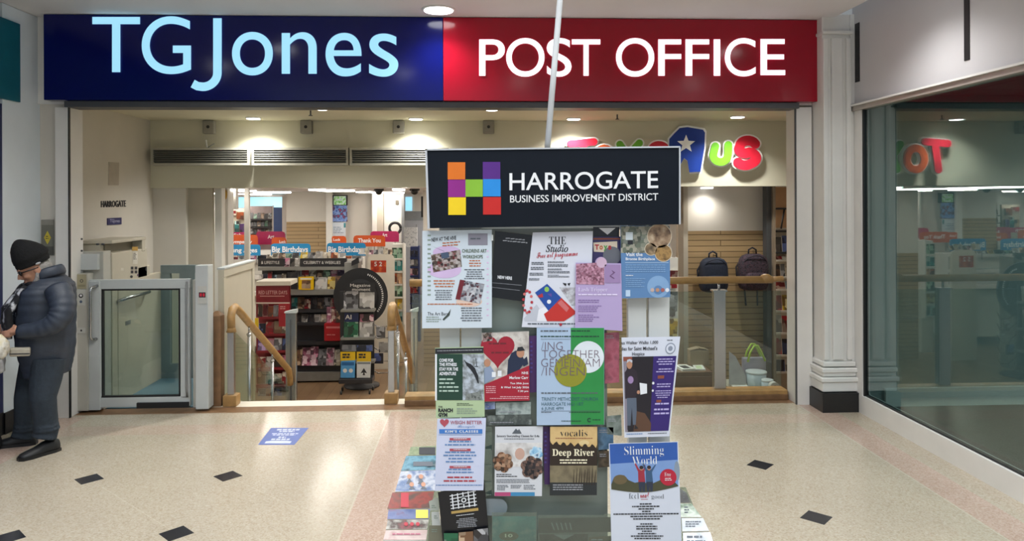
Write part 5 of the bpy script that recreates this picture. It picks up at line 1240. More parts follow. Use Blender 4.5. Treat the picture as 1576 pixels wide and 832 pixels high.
b.bars(mp, 719, 400, 743, 412, 3, io_, align='c', seed=4); b.bars(mp, 712, 414, 748, 431, 5, ig, align='c', seed=5)
b.bars(mp, 666, 431, 701, 444, 3, io_, align='c', seed=6); b.bars(mp, 664, 446, 701, 463, 5, ig, align='c', seed=7)
b.disc(mp, 722, 464, 20, mat('print_peach', '#dcc0b0', 0.5), 0.0004, ry=8); b.poly(mp, [(708, 430), (745.5, 437), (739, 467), (701, 460)], craft2, 0.0008); b.poly(mp, [(708, 430), (715, 431), (708, 461), (701, 460)], mat('print_wine', '#6e1f2a', 0.5), 0.001)
b.bars(mp, 658, 467, 727, 470.5, 1, io_, align='j'); b.text(mp, 'The Art Barn', 658, 480, 690, 485, ik); b.poly(mp, [(694, 475), (692, 485), (683, 493), (681, 491), (688, 484)], mat('print_feather', '#3f4a44', 0.5)); b.bars(mp, 656, 487, 680, 497, 3, mat('print_greygreen', '', 0.5), seed=9)
b.bars(mp, 703, 473, 748, 496, 6, ig, align='c', seed=8); b.slab(lambda u, v, d: mp(u, v, 0.004 + d), [(756, 361), (759, 361), (759, 370), (756, 370)], m_ac, 0.006)
done(b, "pale children's art workshops poster with two tilted photos, top of the stand under the board")
# 2 black card
b, mp = sheet([(762, 355), (820.5, 362), (806, 464), (756, 457)], '#121317', KD + 0.012, m=mat('black_card_gloss', '#121317', 0.2)); b.bars(mp, 771, 365, 815, 373, 2, mat('print_dim', '#9a9ca2', 0.5), align='c', sl=4); b.text(mp, 'NEW HERE', 766, 423.5, 788, 428.5, iw_, sl=2, off=0.03)
b.poly(mp, [(757, 434.5), (803, 438.5), (803, 439), (757, 435)], mat('print_dim', '', 0.5)); b.poly(mp, [(757, 441.5), (800, 446.5), (800, 447), (757, 442)], mat('print_dim', '', 0.5)); done(b, 'glossy black tilted card between the art workshops and The Studio posters')
# 3 The Studio
b, mp = sheet([(820, 357.5), (912.5, 355.5), (908, 506), (803, 503)], '#d6d8e2', KD + 0.006)
b.text(mp, 'THE', 845, 364, 871, 375.5, ik, font='serif', off=-0.006, res=4); b.text(mp, 'Studio', 840, 376.5, 874.5, 387.5, ik, font='italic', off=0.01, res=4); b.text(mp, 'Free art programme', 826, 388.5, 889, 401, ir, font='script', off=0.004, res=3, sl=-4)
for i, (u0, u1, v0, v1) in enumerate(((818, 837, 403, 408), (817, 837, 410.5, 416), (815, 836, 419.5, 424.5), (814, 830, 428, 432), (843, 869, 402, 405), (843, 874, 406.5, 411), (843, 865, 413, 416), (843, 877, 417, 421), (843, 860, 422.5, 424), (843, 876, 424.5, 427))): b.bars(mp, u0, v0, u1, v1, 2, ig, seed=20 + i, align='j', fill=0.6)
b.poly(mp, [(806, 490), (826, 468), (842, 494), (808, 494)], mat('print_grey_lite', '#bfc2cc', 0.5), 0.0004); b.poly(mp, [(829, 476), (842, 470), (856, 494), (826, 494)], mat('print_grey_mid', '#e8e8ee', 0.5), 0.0005)
b.poly(mp, [(861, 442), (893, 442), (893, 470), (880, 470)], picture('photo_grey', ['#8b8d92', '#c9cacf', '#6c5f66'], 50), 0.0004)
b.poly(mp, [(823.5, 450), (842, 436.5), (864, 458), (844, 478)], mat('print_royal', '#1f4a9a', 0.4), 0.0008); b.disc(mp, 841.5, 445, 3.6, mat('print_lime', '#8fbf5a', 0.4), 0.001, ry=4); b.poly(mp, [(827, 455), (835, 451), (836, 457), (830, 458)], ir, 0.001); b.poly(mp, [(842, 452), (849, 451), (849, 457)], mat('print_violet', '#5a4a9a', 0.5), 0.001); b.disc(mp, 845, 464, 3.2, iw_, 0.001)
b.poly(mp, [(844, 478), (864, 458), (888, 481), (868, 494), (842, 494), (837, 483)], mat('print_scarlet', '#c0302a', 0.4), 0.0009); b.poly(mp, [(858, 466), (864, 461), (876, 474), (872, 480)], mat('print_rose', '#c86a6a', 0.5), 0.0011)
for k in range(12): b.disc(mp, 812 + 6.5 * math.cos(k * 0.55 - 1.6), 464 + 17 * math.sin(k * 0.55 - 1.6), 2.3, ir if k % 2 else mat('print_rose', '', 0.5), 0.0008, n=8)
b.poly(mp, [(866, 435), (872, 436), (871, 440), (868, 438)], ik, 0.001); b.poly(mp, [(873, 436), (878, 435), (876, 440)], ik, 0.001); b.bars(mp, 812, 497, 886, 501.5, 1, ig, align='j', seed=40); b.disc(mp, 863, 499, 2.2, ir, 0.0012); done(b, 'white The Studio free art programme poster beside the black tilted card')
# 4 toys poster and dark card above it
b, mp = sheet([(911, 364), (959, 364), (959, 412), (911, 412)], '#3a335e', KD + 0.016); b.poly(mp, [(913, 373), (950, 371), (950, 386), (930, 388), (914, 387)], mat('print_cream', '#d9c9b4', 0.5))
for ch, u0, u1, c_ in (('T', 915.5, 922, ir), ('o', 922.5, 928, io_), ('y', 929, 935, mat('print_leaf', '#4f9a4a', 0.5)), ('s', 936, 941, ir)): b.text(mp, ch, u0, 376 if ch == 'T' else 377.5, u1, 384 if ch != 'y' else 386, c_, 0.0011, off=0.04)
b.rect(mp, 913, 366, 957, 368.5, mat('print_rust', '#8a4a3a', 0.5)); b.disc(mp, 942, 393, 14, mat('print_slate2', '#6a6c74', 0.5), 0.0007); b.disc(mp, 925, 404, 9, mat('print_lilac', '', 0.5), 0.0008); done(b, 'purple poster with multicoloured toys lettering behind the lilac floral one')
b, mp = sheet([(913, 349), (953, 349), (953, 365), (913, 365)], '#22252e', KD + 0.02); b.poly(mp, [(921.5, 350.5), (947.5, 350.5), (935, 361)], iw_); done(b, 'small dark card with a white triangle just under the board')
# 5 lilac floral
b, mp = sheet([(886, 404), (956, 405), (958, 509), (885, 504)], '#b29fc8', KD - 0.002); b.poly(mp, [(886.5, 406), (918, 404), (930, 407), (930, 438), (887, 437)], picture('photo_floral', ['#5a3040', '#9a6478', '#c898ac', '#6c3c4e', '#b08498'], 170, kind='voronoi'), 0.0006); b.disc(mp, 926, 404, 8, mat('print_rose_lilac', '#c8aac0', 0.5), 0.0008); b.rect(mp, 931, 407, 955, 435, mat('print_mauve', '#9a80aa', 0.4), 0.0008); b.poly(mp, [(941, 415), (947, 419), (940, 424), (946, 428), (945, 429), (938, 424.5), (944, 419.5)], mat('print_plum', '#6a4a70', 0.5), 0.0012)
pw = mat('print_lilac_white', '#ded2ec', 0.5); pd = mat('print_lilac_dark', '#8268a0', 0.5)
b.text(mp, 'Lash Tripper', 890, 442, 935, 450, pw, font='serif', off=-0.008); b.bars(mp, 890, 452, 950, 457, 1, pw, align='j'); b.bars(mp, 890, 461, 938, 467, 2, pd); b.bars(mp, 890, 470, 926, 481, 4, pd, seed=2); b.bars(mp, 890, 484, 924, 496, 4, pd, seed=3); done(b, 'lilac poster with a pink floral photo overlapping The Studio poster')
# 6 blue visit
b, mp = sheet([(954.5, 347), (1030.5, 348), (1031.5, 457), (957, 459)], '#5c82ae', KD + 0.002); b.rect(mp, 955.5, 348, 1030, 389, picture('photo_house', ['#3f463c', '#6c7464', '#a4a090', '#4a4f42', '#8a908a'], 90, kind='voronoi'), 0.0004); b.rect(mp, 963, 357, 974, 369, mat('print_sash', '#c9d2d6', 0.4), 0.0006); b.rect(mp, 966, 370, 974, 376, ik, 0.0006)
for u, v, r_, c_ in ((1015, 363, 18, ['#4a3428', '#a08468', '#d0bca0']), (1002, 383, 9, ['#2a2622', '#8a7458', '#c0a888']), (1021, 389, 12.5, ['#3a2a1e', '#a88450', '#5c4630'])): b.disc(mp, u, v, r_ + 1.2, mat('print_beige', '#cdbfa8', 0.5), 0.0007); b.disc(mp, u, v, r_, picture('photo_round_%d' % u, c_, 40), 0.0009)
pb_ = mat('print_sky_pale', '#b9d0e6', 0.5); pm_ = mat('print_sky_mid', '#7fa2c8', 0.5)
b.text(mp, 'Visit the', 963, 388.5, 989, 394, iw_, off=0.02); b.text(mp, 'Bronte Birthplace', 963, 396, 1008, 401.5, iw_, off=0.02); b.rect(mp, 962, 403.5, 1029, 404.2, pb_); b.disc(mp, 1013, 441, 17, pm_, 0.0004); b.disc(mp, 1013, 446, 7, mat('paper_#5c82ae', '', 0.35), 0.0006); b.bars(mp, 963, 407, 1024, 420, 4, pm_, align='j', seed=5); b.bars(mp, 963, 423, 980, 425.5, 1, iw_); b.bars(mp, 963, 428, 996, 443, 5, pm_, seed=6)
for u, c_ in ((1004, '#c0a8a0'), (1012, '#b88a70'), (1020, '#a8605a'), (1027, '#d8dce4')): b.disc(mp, u, 446, 3, mat('badge_' + c_, c_, 0.5), 0.0012)
b.rect(mp, 963, 446, 970, 456, pb_, 0.0008); done(b, 'blue visit the birthplace poster with round room photos, under the board corner')
# purple poster edges and dark leaflets behind
for q_, lab, c_ in (([(813, 517), (827, 516), (827, 603), (813, 604)], 'purple poster mostly hidden behind the Sing Together one', '#54306a'), ([(835, 656), (848, 656), (848, 745), (838, 745)], 'purple poster mostly hidden between the storytelling and Deep River ones', '#4a2a64')):
    b, mp = sheet(q_, c_, KD + 0.02); b.bars(mp, q_[0][0] + 3, q_[0][1] + 8, q_[0][0] + 7, q_[0][1] + 60, 8, mat('print_violet', '', 0.5)); done(b, lab)
# 7 gym
b, mp = sheet([(669.5, 535), (744, 533), (746, 641), (671, 643)], '#b3c79e', KD); b.rect(mp, 669.8, 536, 744, 544.5, ik, 0.0005, sl=-1.5); b.bars(mp, 673, 539, 742, 542, 1, mat('print_dim', '', 0.5), 0.001, align='j', sl=-1.5); b.rect(mp, 672, 544.5, 712, 615.5, mat('print_forest', '#1d4033', 0.4), 0.0005); b.rect(mp, 669.6, 544.5, 672.4, 616, iw_, 0.0006)
for t_, v, u1 in (('COME FOR', 551.5, 698), ('THE FITNESS', 558, 703), ('STAY FOR THE', 565, 705), ('ADVENTURE', 572, 702)): b.text(mp, t_, 676, v, u1, v + 5.2, iw_, 0.0012, off=0.035)
b.bars(mp, 676, 582, 709, 606, 4, mat('print_green_white', '#b8cfc0', 0.5), 0.0012, fill=0.4)
b.rect(mp, 712, 544.5, 744.6, 615.5, picture('photo_trees', ['#c3cdd8', '#b3bcc6', '#8a9094', '#5c625c'], 60), 0.0005); b.poly(mp, [(714, 553), (718, 557), (725, 560), (731, 566), (736, 578), (737, 590), (735, 589), (730, 577), (724, 568), (718, 562)], ik, 0.0009); b.poly(mp, [(732, 551), (733, 551), (734, 563), (736, 563), (736, 564), (730, 564), (730, 563), (733, 563)], ik, 0.0009); b.poly(mp, [(716, 615), (717, 606), (740, 602), (743, 615)], picture('photo_net', ['#3a3f3c', '#8b908c', '#5a605c'], 120), 0.0009)
b.text(mp, 'THE', 674.5, 624.5, 681, 627, ik, off=0.02); b.text(mp, 'RANCH', 674.5, 628, 697, 634, ik, off=0.06); b.text(mp, 'GYM', 674.5, 635, 688.5, 641, ik, off=0.06); b.bars(mp, 703, 620, 732, 625, 2, igr, 0.001); b.bars(mp, 703, 628, 739, 638, 3, mat('print_greygreen', '', 0.5), 0.001); done(b, 'dark green and lime gym poster with a swinging athlete')
# 8 red heart
b, mp = sheet([(741, 512), (814, 509), (815, 616), (745, 618)], '#a5a09a', KD + 0.004); b.poly(mp, [(742, 513), (814, 510), (814, 566), (743, 592)], picture('photo_room', ['#7c7470', '#b4aca4', '#d2ccc4', '#958d88'], 30), 0.0004)
hs = []
for i in range(40):
    a = 2 * PI * i / 40; hs.append((766 + 26 * (math.sin(a) ** 3), 538 - 1.75 * (13 * math.cos(a) - 5 * math.cos(2 * a) - 2 * math.cos(3 * a) - math.cos(4 * a))))
b.poly(mp, hs, mat('print_crimson', '#9c1f32', 0.4), 0.0007); b.bars(mp, 752, 527, 780, 533, 1, mat('print_wine', '', 0.5), 0.001, align='j'); b.bars(mp, 756, 541, 784, 547, 1, mat('print_wine', '', 0.5), 0.001, align='j'); b.poly(mp, [(742, 512), (757, 511), (758, 524), (743, 526)], craft, 0.0008)
b.poly(mp, [(780, 583), (782, 554), (787, 543), (794, 539), (803, 545), (808, 556), (800, 568), (792, 576)], mat('print_suit', '#1f2a44', 0.5), 0.001); b.disc(mp, 801, 543, 6, mat('print_skin', '#b8876c', 0.5), 0.0012, ry=7); b.poly(mp, [(795, 540), (797, 534), (804, 533), (808, 539), (801, 540)], ik, 0.0014); b.poly(mp, [(802, 556), (811, 548), (813, 560), (806, 564)], mat('print_suit', '', 0.5), 0.0009)
b.disc(mp, 750, 558, 5, mat('print_skin', '', 0.5), 0.0011, ry=6); b.poly(mp, [(744, 592), (745, 566), (755, 563), (762, 574), (764, 580), (750, 588)], mat('print_shirt', '#8b9ab4', 0.5), 0.001); b.rect(mp, 757, 572, 763, 580, iw_, 0.0013); b.rect(mp, 766, 570, 772, 579, iw_, 0.0013)
b.poly(mp, [(744.5, 592), (814.5, 562), (815, 616), (745, 617.5)], mat('print_crimson2', '#a31d33', 0.4), 0.0015)
for t_, u0, v0, u1, v1 in (('NHS', 803, 571.5, 813, 575.5), ('Marlow Carr', 784, 578.5, 813, 583), ('Tue 30th June', 785, 588, 813.5, 591.8), ('& Wed 1st July 2026', 771, 594, 814, 598), ('7.30 pm', 797, 600, 813, 603.8)): b.text(mp, t_, u0, v0, u1, v1, iw_, 0.0018, off=0.02)
b.bars(mp, 748, 609.5, 814, 615, 2, mat('print_rose_pale', '#e0a8b0', 0.5), 0.0018, align='r'); b.bars(mp, 748, 594, 763, 606, 4, mat('print_rose_pale', '', 0.5), 0.0018, align='j'); done(b, 'red heart poster with a man in a dark suit, middle of the stand')
# 9 small leaflets under it
for i, (q_, c_, lab) in enumerate((([(746, 619), (762, 618), (762, 629), (746, 630)], ['#5a6a9a', '#9aa8c8', '#6c7484'], 'small blue leaflet under the red heart poster'), ([(763, 619), (817, 618), (817, 637), (763, 638)], ['#7c8a88', '#a8b4b0', '#5f6c6c'], 'grey green leaflet under the red heart poster'), ([(750, 639), (817, 637), (818, 653), (752, 654)], ['#5c6460', '#454c4a', '#8c948e'], 'dark grey leaflet above the storytelling poster'))):
    b, mp = sheet(q_, '', KD + 0.012, m=picture('leaflet_mid_%d' % i, c_, 40)); b.bars(mp, q_[0][0] + 4, q_[3][1] - 5, q_[1][0] - 8, q_[3][1] - 2, 1, mat('print_dim', '', 0.5)); done(b, lab, 'leaflet', 'leaflets in the stand', 'leaflet')
# 10 sing together
b, mp = sheet([(826, 504), (930, 504), (930, 653), (826, 654)], '#abc0d8', KD - 0.003); b.rect(mp, 878.5, 504.3, 929.7, 653, mat('print_kelly', '#2a8a44', 0.4), 0.0004); b.disc(mp, 905, 549, 24.5, mat('print_disc_white', '#dbe2e8', 0.4), 0.0006, n=40); b.disc(mp, 878, 570, 25, mat('print_olive', '#8f8e2a', 0.4), 0.0008, n=40)
lens = []
it = mat('print_mauve_line', '#6f5a68', 0.5)
b.bars(mp, 832, 508, 874, 512.5, 1, ig, 0.001, align='j', seed=1); b.bars(mp, 879, 508, 908, 512, 1, mat('print_forest', '', 0.4), 0.001, align='j', seed=2); b.bars(mp, 832, 516.5, 922, 520.5, 1, mat('print_forest', '', 0.4), 0.001, align='j', seed=3); b.rect(mp, 832, 521.5, 878, 522, ig, 0.001)
for t_, u0, v0, u1, v1 in (('/ING', 833, 526, 866, 538), ('TOGETHER', 834, 538.5, 923, 550.5), ('GEMEIN/AM', 833, 551.5, 923, 564), ('/INGEN', 833, 565, 900, 577.5)): b.text(mp, t_, u0, v0, u1, v1, it, 0.0012, off=-0.018, res=4)
b.bars(mp, 833, 603.5, 920, 608, 1, ig, 0.001, align='j', seed=4)
for t_, u0, v0, u1, v1 in (('TRINITY METHODIST CHURCH', 833.5, 611, 920, 616.5), ('HARROGATE HG1 1RT', 833.5, 618.8, 898, 624), ('6 JUNE 4PM', 833.5, 626, 867, 631.5)): b.text(mp, t_, u0, v0, u1, v1, mat('print_teal_dark', '#2f5a66', 0.5), 0.0012)
b.rect(mp, 833, 631.8, 925, 632.3, ig, 0.001); b.bars(mp, 833, 633.5, 856, 636, 1, ig, 0.001); b.bars(mp, 876, 633.5, 924, 636, 1, mat('print_forest', '', 0.4), 0.0012, align='j'); b.bars(mp, 864, 647, 894, 649.5, 1, mat('print_forest', '', 0.4), 0.0012, align='j')
b.poly(mp, arc(907, 646, 3.4, 3.4, 40, 320, 12) + arc(907, 646, 1.8, 1.8, 320, 40, 10), mat('print_forest', '', 0.4), 0.0012); b.bars(mp, 912, 645, 924, 648, 1, mat('print_forest', '', 0.4), 0.0012, align='j'); done(b, 'blue and green sing together poster with white and olive discs')
# 11 hospice walk
Q_ = [(956.5, 519), (1047, 517.5), (1030, 671), (961, 673)]
b = MB(); Yw = KD - 0.006; qm = quad(Q_, Yw, 160)
b.slab(qm, [(0, 0), (100, 0), (100, 40), (100, 80), (100, 120), (100, 160), (50, 160), (0, 160), (0, 80)], mat('paper_white_cool', '#d4d8e4', 0.35, var=0.01), 0.0012)
for t_, u0, v0, u1, v1 in (('us Walker Walks 1,000', 0, 6, 63, 12), ('iles for Saint Michael\'s', 0, 15, 62, 21), ('Hospice', 18, 24, 40, 31)): b.text(qm, t_, u0, v0, u1, v1, ik, 0.0012, off=0.015)
b.bars(qm, 78, 5, 92, 8, 1, ig); b.disc(qm, 85, 19, 9, mat('print_seal', '#8890a0', 0.5), 0.0008, ry=9); b.disc(qm, 85, 19, 7.4, mat('paper_white_cool', '', 0.35), 0.001, ry=7.4); b.disc(qm, 85, 19, 4, mat('print_seal', '', 0.5), 0.0012, ry=4)
pu = mat('print_hospice_purple', '#33216c', 0.4); b.rect(qm, 2, 31, 97, 151, pu, 0.0006); b.rect(qm, 2, 31, 56, 151, mat('print_dark_room', '#1f1a22', 0.4), 0.0008); b.poly(qm, [(26, 118), (44, 122), (58, 138), (58, 151), (20, 151)], mat('print_oak_floor', '#5c4030', 0.5), 0.0009); b.rect(qm, 2, 31, 18, 38, mat('print_rust', '', 0.5), 0.0009); b.rect(qm, 2, 38, 8, 151, mat('print_pale_door', '#8b8490', 0.5), 0.00085)
b.poly(qm, [(4, 98), (4, 56), (9, 50), (18, 49), (26, 54), (29, 70), (27, 88), (24, 98)], mat('print_black_top', '#2b222c', 0.5), 0.0011); b.disc(qm, 15, 68, 5.5, mat('print_mauve', '', 0.4), 0.0013, ry=6); b.disc(qm, 13, 43, 5.2, mat('print_skin', '', 0.5), 0.0013, ry=7.5); b.poly(qm, [(8, 41), (9, 36), (14, 34.5), (18.5, 37), (18, 41), (13, 38)], mat('print_grey_lite', '', 0.5), 0.0015)
b.poly(qm, [(7, 97), (26, 97), (27, 118), (25, 140), (19, 140), (17, 112), (14, 141), (7, 141)], mat('print_jeans', '#5a6474', 0.5), 0.0012); b.poly(qm, [(24, 140), (31, 146), (22, 147)], ik, 0.0013); b.poly(qm, [(7, 141), (13, 141), (14, 148), (7, 148)], ik, 0.0013); b.poly(qm, [(32, 73), (46, 75), (47, 90), (34, 92)], iw_, 0.0014); b.disc(qm, 30, 88, 3, mat('print_skin', '', 0.5), 0.0015)
lv = mat('print_lavender', '#b9aede', 0.5)
for v0, v1, k in ((35, 47, 3), (51, 59, 2), (75, 83, 2), (86, 100, 4), (106, 112, 1), (115, 128, 2)): b.bars(qm, 62, v0, 95, v1, k, lv, 0.001, align='c', seed=v0)
b.rect(qm, 66, 62, 78, 67, mat('print_rust', '', 0.5), 0.001); b.rect(qm, 66, 101, 76, 105, mat('print_rust', '', 0.5), 0.001); b.disc(qm, 58, 74, 2.2, iw_, 0.001); b.disc(qm, 58, 86, 2, iw_, 0.001); b.bars(qm, 5, 154, 40, 157, 1, ib, align='j'); b.bars(qm, 52, 154, 95, 157, 1, ig, align='j'); done(b, 'curled white and purple hospice walk poster with a man holding a white sheet')
# 12 weigh better
b, mp = sheet([(673, 644), (748, 642.5), (744, 754), (669, 755)], '#cdd3ea', KD - 0.008)
hs2 = [(684 + 7 * (math.sin(a) ** 3), 650 - 0.46 * (13 * math.cos(a) - 5 * math.cos(2 * a) - 2 * math.cos(3 * a) - math.cos(4 * a))) for a in [2 * PI * i / 30 for i in range(30)]]
b.poly(mp, hs2, mat('print_heart', '#b5505e', 0.5)); b.text(mp, 'WEIGH BETTER', 693, 647, 742, 652.5, mat('print_dusty_red', '#a86474', 0.5), off=0.02); b.text(mp, 'Harrogate', 704, 654, 731, 659, ib, font='script'); b.rect(mp, 676, 660, 742.5, 667, mat('print_banner_blue', '#3f7ac4', 0.4)); b.text(mp, "KIM'S CLASSES", 685, 661.5, 736, 665.5, iw_, 0.0014, off=0.03, space=1.2)
b.rect(mp, 675, 668.5, 742, 669.2, ib)
for v in (673.5, 690, 716.5): b.rect(mp, 692, v, 724.5, v + 3.8, mat('print_heart', '', 0.5)); b.bars(mp, 698, v + 0.9, 719, v + 3.2, 1, iw_, 0.0013, align='j')
for v0, v1, k in ((678, 688, 2), (694.5, 714, 4), (721, 730, 2)): b.bars(mp, 682, v0, 734, v1, k, ib, align='c', fill=0.42, seed=int(v0))
b.bars(mp, 679, 733, 736, 744, 2, ir, align='c', fill=0.4); b.bars(mp, 671, 745.5, 742, 748.5, 1, ib, align='j'); done(b, 'pale blue weigh better class timetable with a small heart')
# 13 storytelling
b, mp = sheet([(762, 656), (835.5, 655.5), (834, 763), (761, 763)], '#d3d5da', KD + 0.003); b.poly(mp, [(788, 667), (794, 659), (797, 662), (799, 659.5), (803, 667)], ig); b.text(mp, 'Sensory Storytelling Classes for 0-4s', 764.5, 668.8, 830, 673.2, ik, off=0.015); b.bars(mp, 776, 674.5, 822, 677, 1, ig, align='j'); b.rect(mp, 762.5, 681, 834.5, 718, picture('photo_story', ['#a09c98', '#c9c6c4', '#e0dedc', '#b8b0ac'], 25), 0.0004)


def flower(cx, cy, r_, m):
    for k in range(6): b.disc(mp, cx + r_ * 0.62 * math.cos(k * PI / 3 + 0.3), cy + r_ * 0.62 * math.sin(k * PI / 3 + 0.3), r_ * 0.46, m, 0.0008 + 0.00003 * k, n=14)
    b.disc(mp, cx, cy, r_ * 0.62, m, 0.0011, n=16)


flower(774, 711, 15, picture('photo_warm', ['#2a1c16', '#7a5038', '#b89478', '#3a281e', '#241a18'], 110, kind='voronoi')); flower(819, 719, 17, picture('photo_dark', ['#121218', '#2a262c', '#8a6a5c', '#1a1a22', '#101014'], 110, kind='voronoi')); flower(825, 697, 10, picture('photo_blue', ['#3f7ab0', '#8fc0e0', '#cfe4f0', '#2f5a88'], 60)); b.disc(mp, 800, 698, 7.5, mat('print_face', '#c9a494', 0.5), 0.0007, ry=9)
b.bars(mp, 764, 729, 798, 735, 2, ik, seed=3); b.bars(mp, 764, 737, 815, 744, 3, ig, align='j', seed=4); b.bars(mp, 765, 746, 784, 755, 4, ig, seed=5); b.bars(mp, 786, 746, 804, 752, 3, ig, seed=6); b.bars(mp, 806, 746, 829, 754, 3, ig, seed=7); b.rect(mp, 761.3, 757, 786, 762.8, mat('print_magenta', '#b84a78', 0.4)); b.rect(mp, 786, 757, 823, 762.8, mat('print_cyan', '#3f8ab8', 0.4)); done(b, 'white storytelling class poster with flower shaped photos')
# 14 deep river
b, mp = sheet([(846.5, 656.5), (919.5, 655.5), (918.5, 761.5), (846, 762)], '#3f382c', KD + 0.001); b.rect(mp, 846.7, 656.3, 919.2, 690, picture('photo_sunset', ['#c7a468', '#d8b880', '#b8905a'], 10), 0.0004); b.disc(mp, 899, 681, 8, mat('print_sun', '#dcc490', 0.5), 0.0005, ry=4)
b.poly(mp, [(846.7, 678)] + [(848 + i * 3, 681 + 3 * math.sin(i * 1.7) + i * 0.22) for i in range(24)] + [(919, 684), (919, 716), (846.5, 716)], mat('print_treeline', '#2c2018', 0.5), 0.0007); b.rect(mp, 846.4, 714, 918.7, 742, picture('photo_reeds', ['#6a5f48', '#857a60', '#5a5040'], 18), 0.0006); b.rect(mp, 846.3, 742, 918.6, 761.5, mat('print_deep_slate', '#262b2e', 0.4), 0.0007)
for k in range(9): b.poly(mp, [(882 + k * 4, 746), (883 + k * 4 + (k % 3), 722 - (k % 4) * 3), (883.5 + k * 4 + (k % 3), 722), (883.6 + k * 4, 746)], mat('print_treeline', '', 0.5), 0.0009)
b.text(mp, 'vocalis', 862, 661, 904, 671, ik, font='serif', off=-0.01, res=4); b.bars(mp, 855, 673.5, 912, 676, 1, mat('print_rust', '', 0.5), 0.001, align='j'); b.text(mp, 'Deep River', 850, 690.5, 914.5, 704, mat('print_ivory', '#efe6c8', 0.4), 0.0012, font='serif', off=0.004, res=4); b.bars(mp, 851, 706.5, 914, 715, 2, mat('print_ivory', '', 0.4), 0.0012, align='c', fill=0.5)
b.bars(mp, 851, 745, 897, 755.5, 3, mat('print_dim', '', 0.5), 0.0012, seed=2, align='j', fill=0.5); done(b, 'Deep River concert poster with a sunset over dark trees')
# right behind: blue and green leaflets
for i, (q_, c_, lab) in enumerate((([(919, 657), (944, 657), (944, 690), (921, 692)], ['#2f4a66', '#5a7a94', '#22303f'], 'dark blue leaflet beside the Deep River poster'), ([(933, 640), (956, 638), (957, 670), (934, 668)], ['#5a6a5c', '#8a948c', '#3c4a44'], 'grey green leaflet beside the hospice walk poster'), ([(920, 694), (940, 693), (940, 718), (921, 719)], ['#5c4a38', '#3a3228', '#7c6a54'], 'brown leaflet between Deep River and slimming posters'), ([(930, 512), (953, 511), (953, 588), (931, 590)], ['#8a3a48', '#b06070', '#6a3a44'], 'faded red leaflet behind clear acrylic beside the sing poster'))):
    b, mp = sheet(q_, '', KD + 0.022, m=picture('leaflet_right_%d' % i, c_, 25)); b.bars(mp, q_[0][0] + 3, q_[0][1] + 4, q_[1][0] - 3, q_[0][1] + 10, 2, mat('print_dim', '', 0.5)); done(b, lab, 'leaflet', 'leaflets in the stand', 'leaflet')
# 15 slimming
Q_ = [(937, 682), (1043.5, 679), (1049.5, 840), (941, 840)]
b = MB(); qm = quad(Q_, KD - 0.012, 150); b.slab(qm, [(0, 0), (100, 0), (100, 150), (0, 150)], mat('paper_#d8dde8', '#d3d9e6', 0.3, var=0.01), 0.0012)
sk = mat('print_azure', '#2f5aa8', 0.35); sk2 = mat('print_azure_pale', '#7c9cd0', 0.35)
cur = [(2 + 96 * i / 20, 67 + 6.5 * math.sin(PI * i / 20) - 3 * i / 20) for i in range(21)]
b.poly(qm, [(1, 1), (99, 1), (98, 63)] + cur[::-1] + [(2, 66)], sk, 0.0005); b.poly(qm, [(1.5, 30), (98.5, 26), (98, 63)] + cur[::-1], sk2, 0.0007)
b.poly(qm, [(2, 60), (5, 52), (13, 46), (21, 47), (27, 54), (36, 58), (42, 57), (60, 60), (72, 55), (84, 54), (93, 58), (98, 63)] + cur[::-1], mat('print_moss', '#4a4a34', 0.5), 0.0009); b.disc(qm, 15, 53, 10, mat('print_bronze_tree', '#6a5c40', 0.5), 0.001, ry=7); b.disc(qm, 97, 42, 4, mat('print_pale_tree', '#8a98a8', 0.5), 0.001, ry=14)
b.text(qm, 'Slimming', 22, 5, 79, 21, iw_, 0.0013, font='serif', off=-0.012, res=5); b.text(qm, 'World', 33, 20, 69, 31.5, iw_, 0.0013, font='serif', off=-0.012, res=5)
for cx_, top, m_ in ((46, mat('print_red_top', '#a03040', 0.5), 0), (57, mat('print_blue_top', '#3a5a7c', 0.5), 1)):
    b.poly(qm, [(cx_ - 5, 58), (cx_ - 5, 42), (cx_ - 10, 30), (cx_ - 8, 29.5), (cx_ - 3, 39), (cx_ + 3, 39), (cx_ + (9 if m_ else 5), 32), (cx_ + (10 if m_ else 6), 33), (cx_ + 4, 43), (cx_ + 5, 58)], top, 0.0012); b.disc(qm, cx_, 37.5, 2.6, mat('print_skin', '', 0.5), 0.0014, ry=3); b.disc(qm, cx_, 36, 2.9, mat('print_hair', '#2f2020', 0.5), 0.0015, ry=2.6); b.poly(qm, [(cx_ - 5, 57), (cx_ + 5, 57), (cx_ + 4, 71), (cx_ + 1, 71), (cx_, 62), (cx_ - 1, 71), (cx_ - 4, 71)], mat('print_jeans_dark', '#2c3448', 0.5), 0.0013)
b.disc(qm, 84, 51, 12, mat('print_badge', '#b5203a', 0.4), 0.0017, n=32); b.text(qm, 'Free', 79, 44, 88, 49.5, iw_, 0.002, font='serif', off=-0.01); b.bars(qm, 77, 52, 91, 57, 2, iw_, 0.002, align='c', fill=0.4)
b.text(qm, 'feel', 27, 73, 41, 81, ig, 0.001, font='serif', off=-0.015); b.text(qm, 'real', 43, 72, 56, 80, ir, 0.001, font='script', off=0.008); b.text(qm, 'good', 59, 75, 77, 83.5, ig, 0.001, font='serif', off=-0.015); b.rect(qm, 44, 82, 54, 82.6, ir)
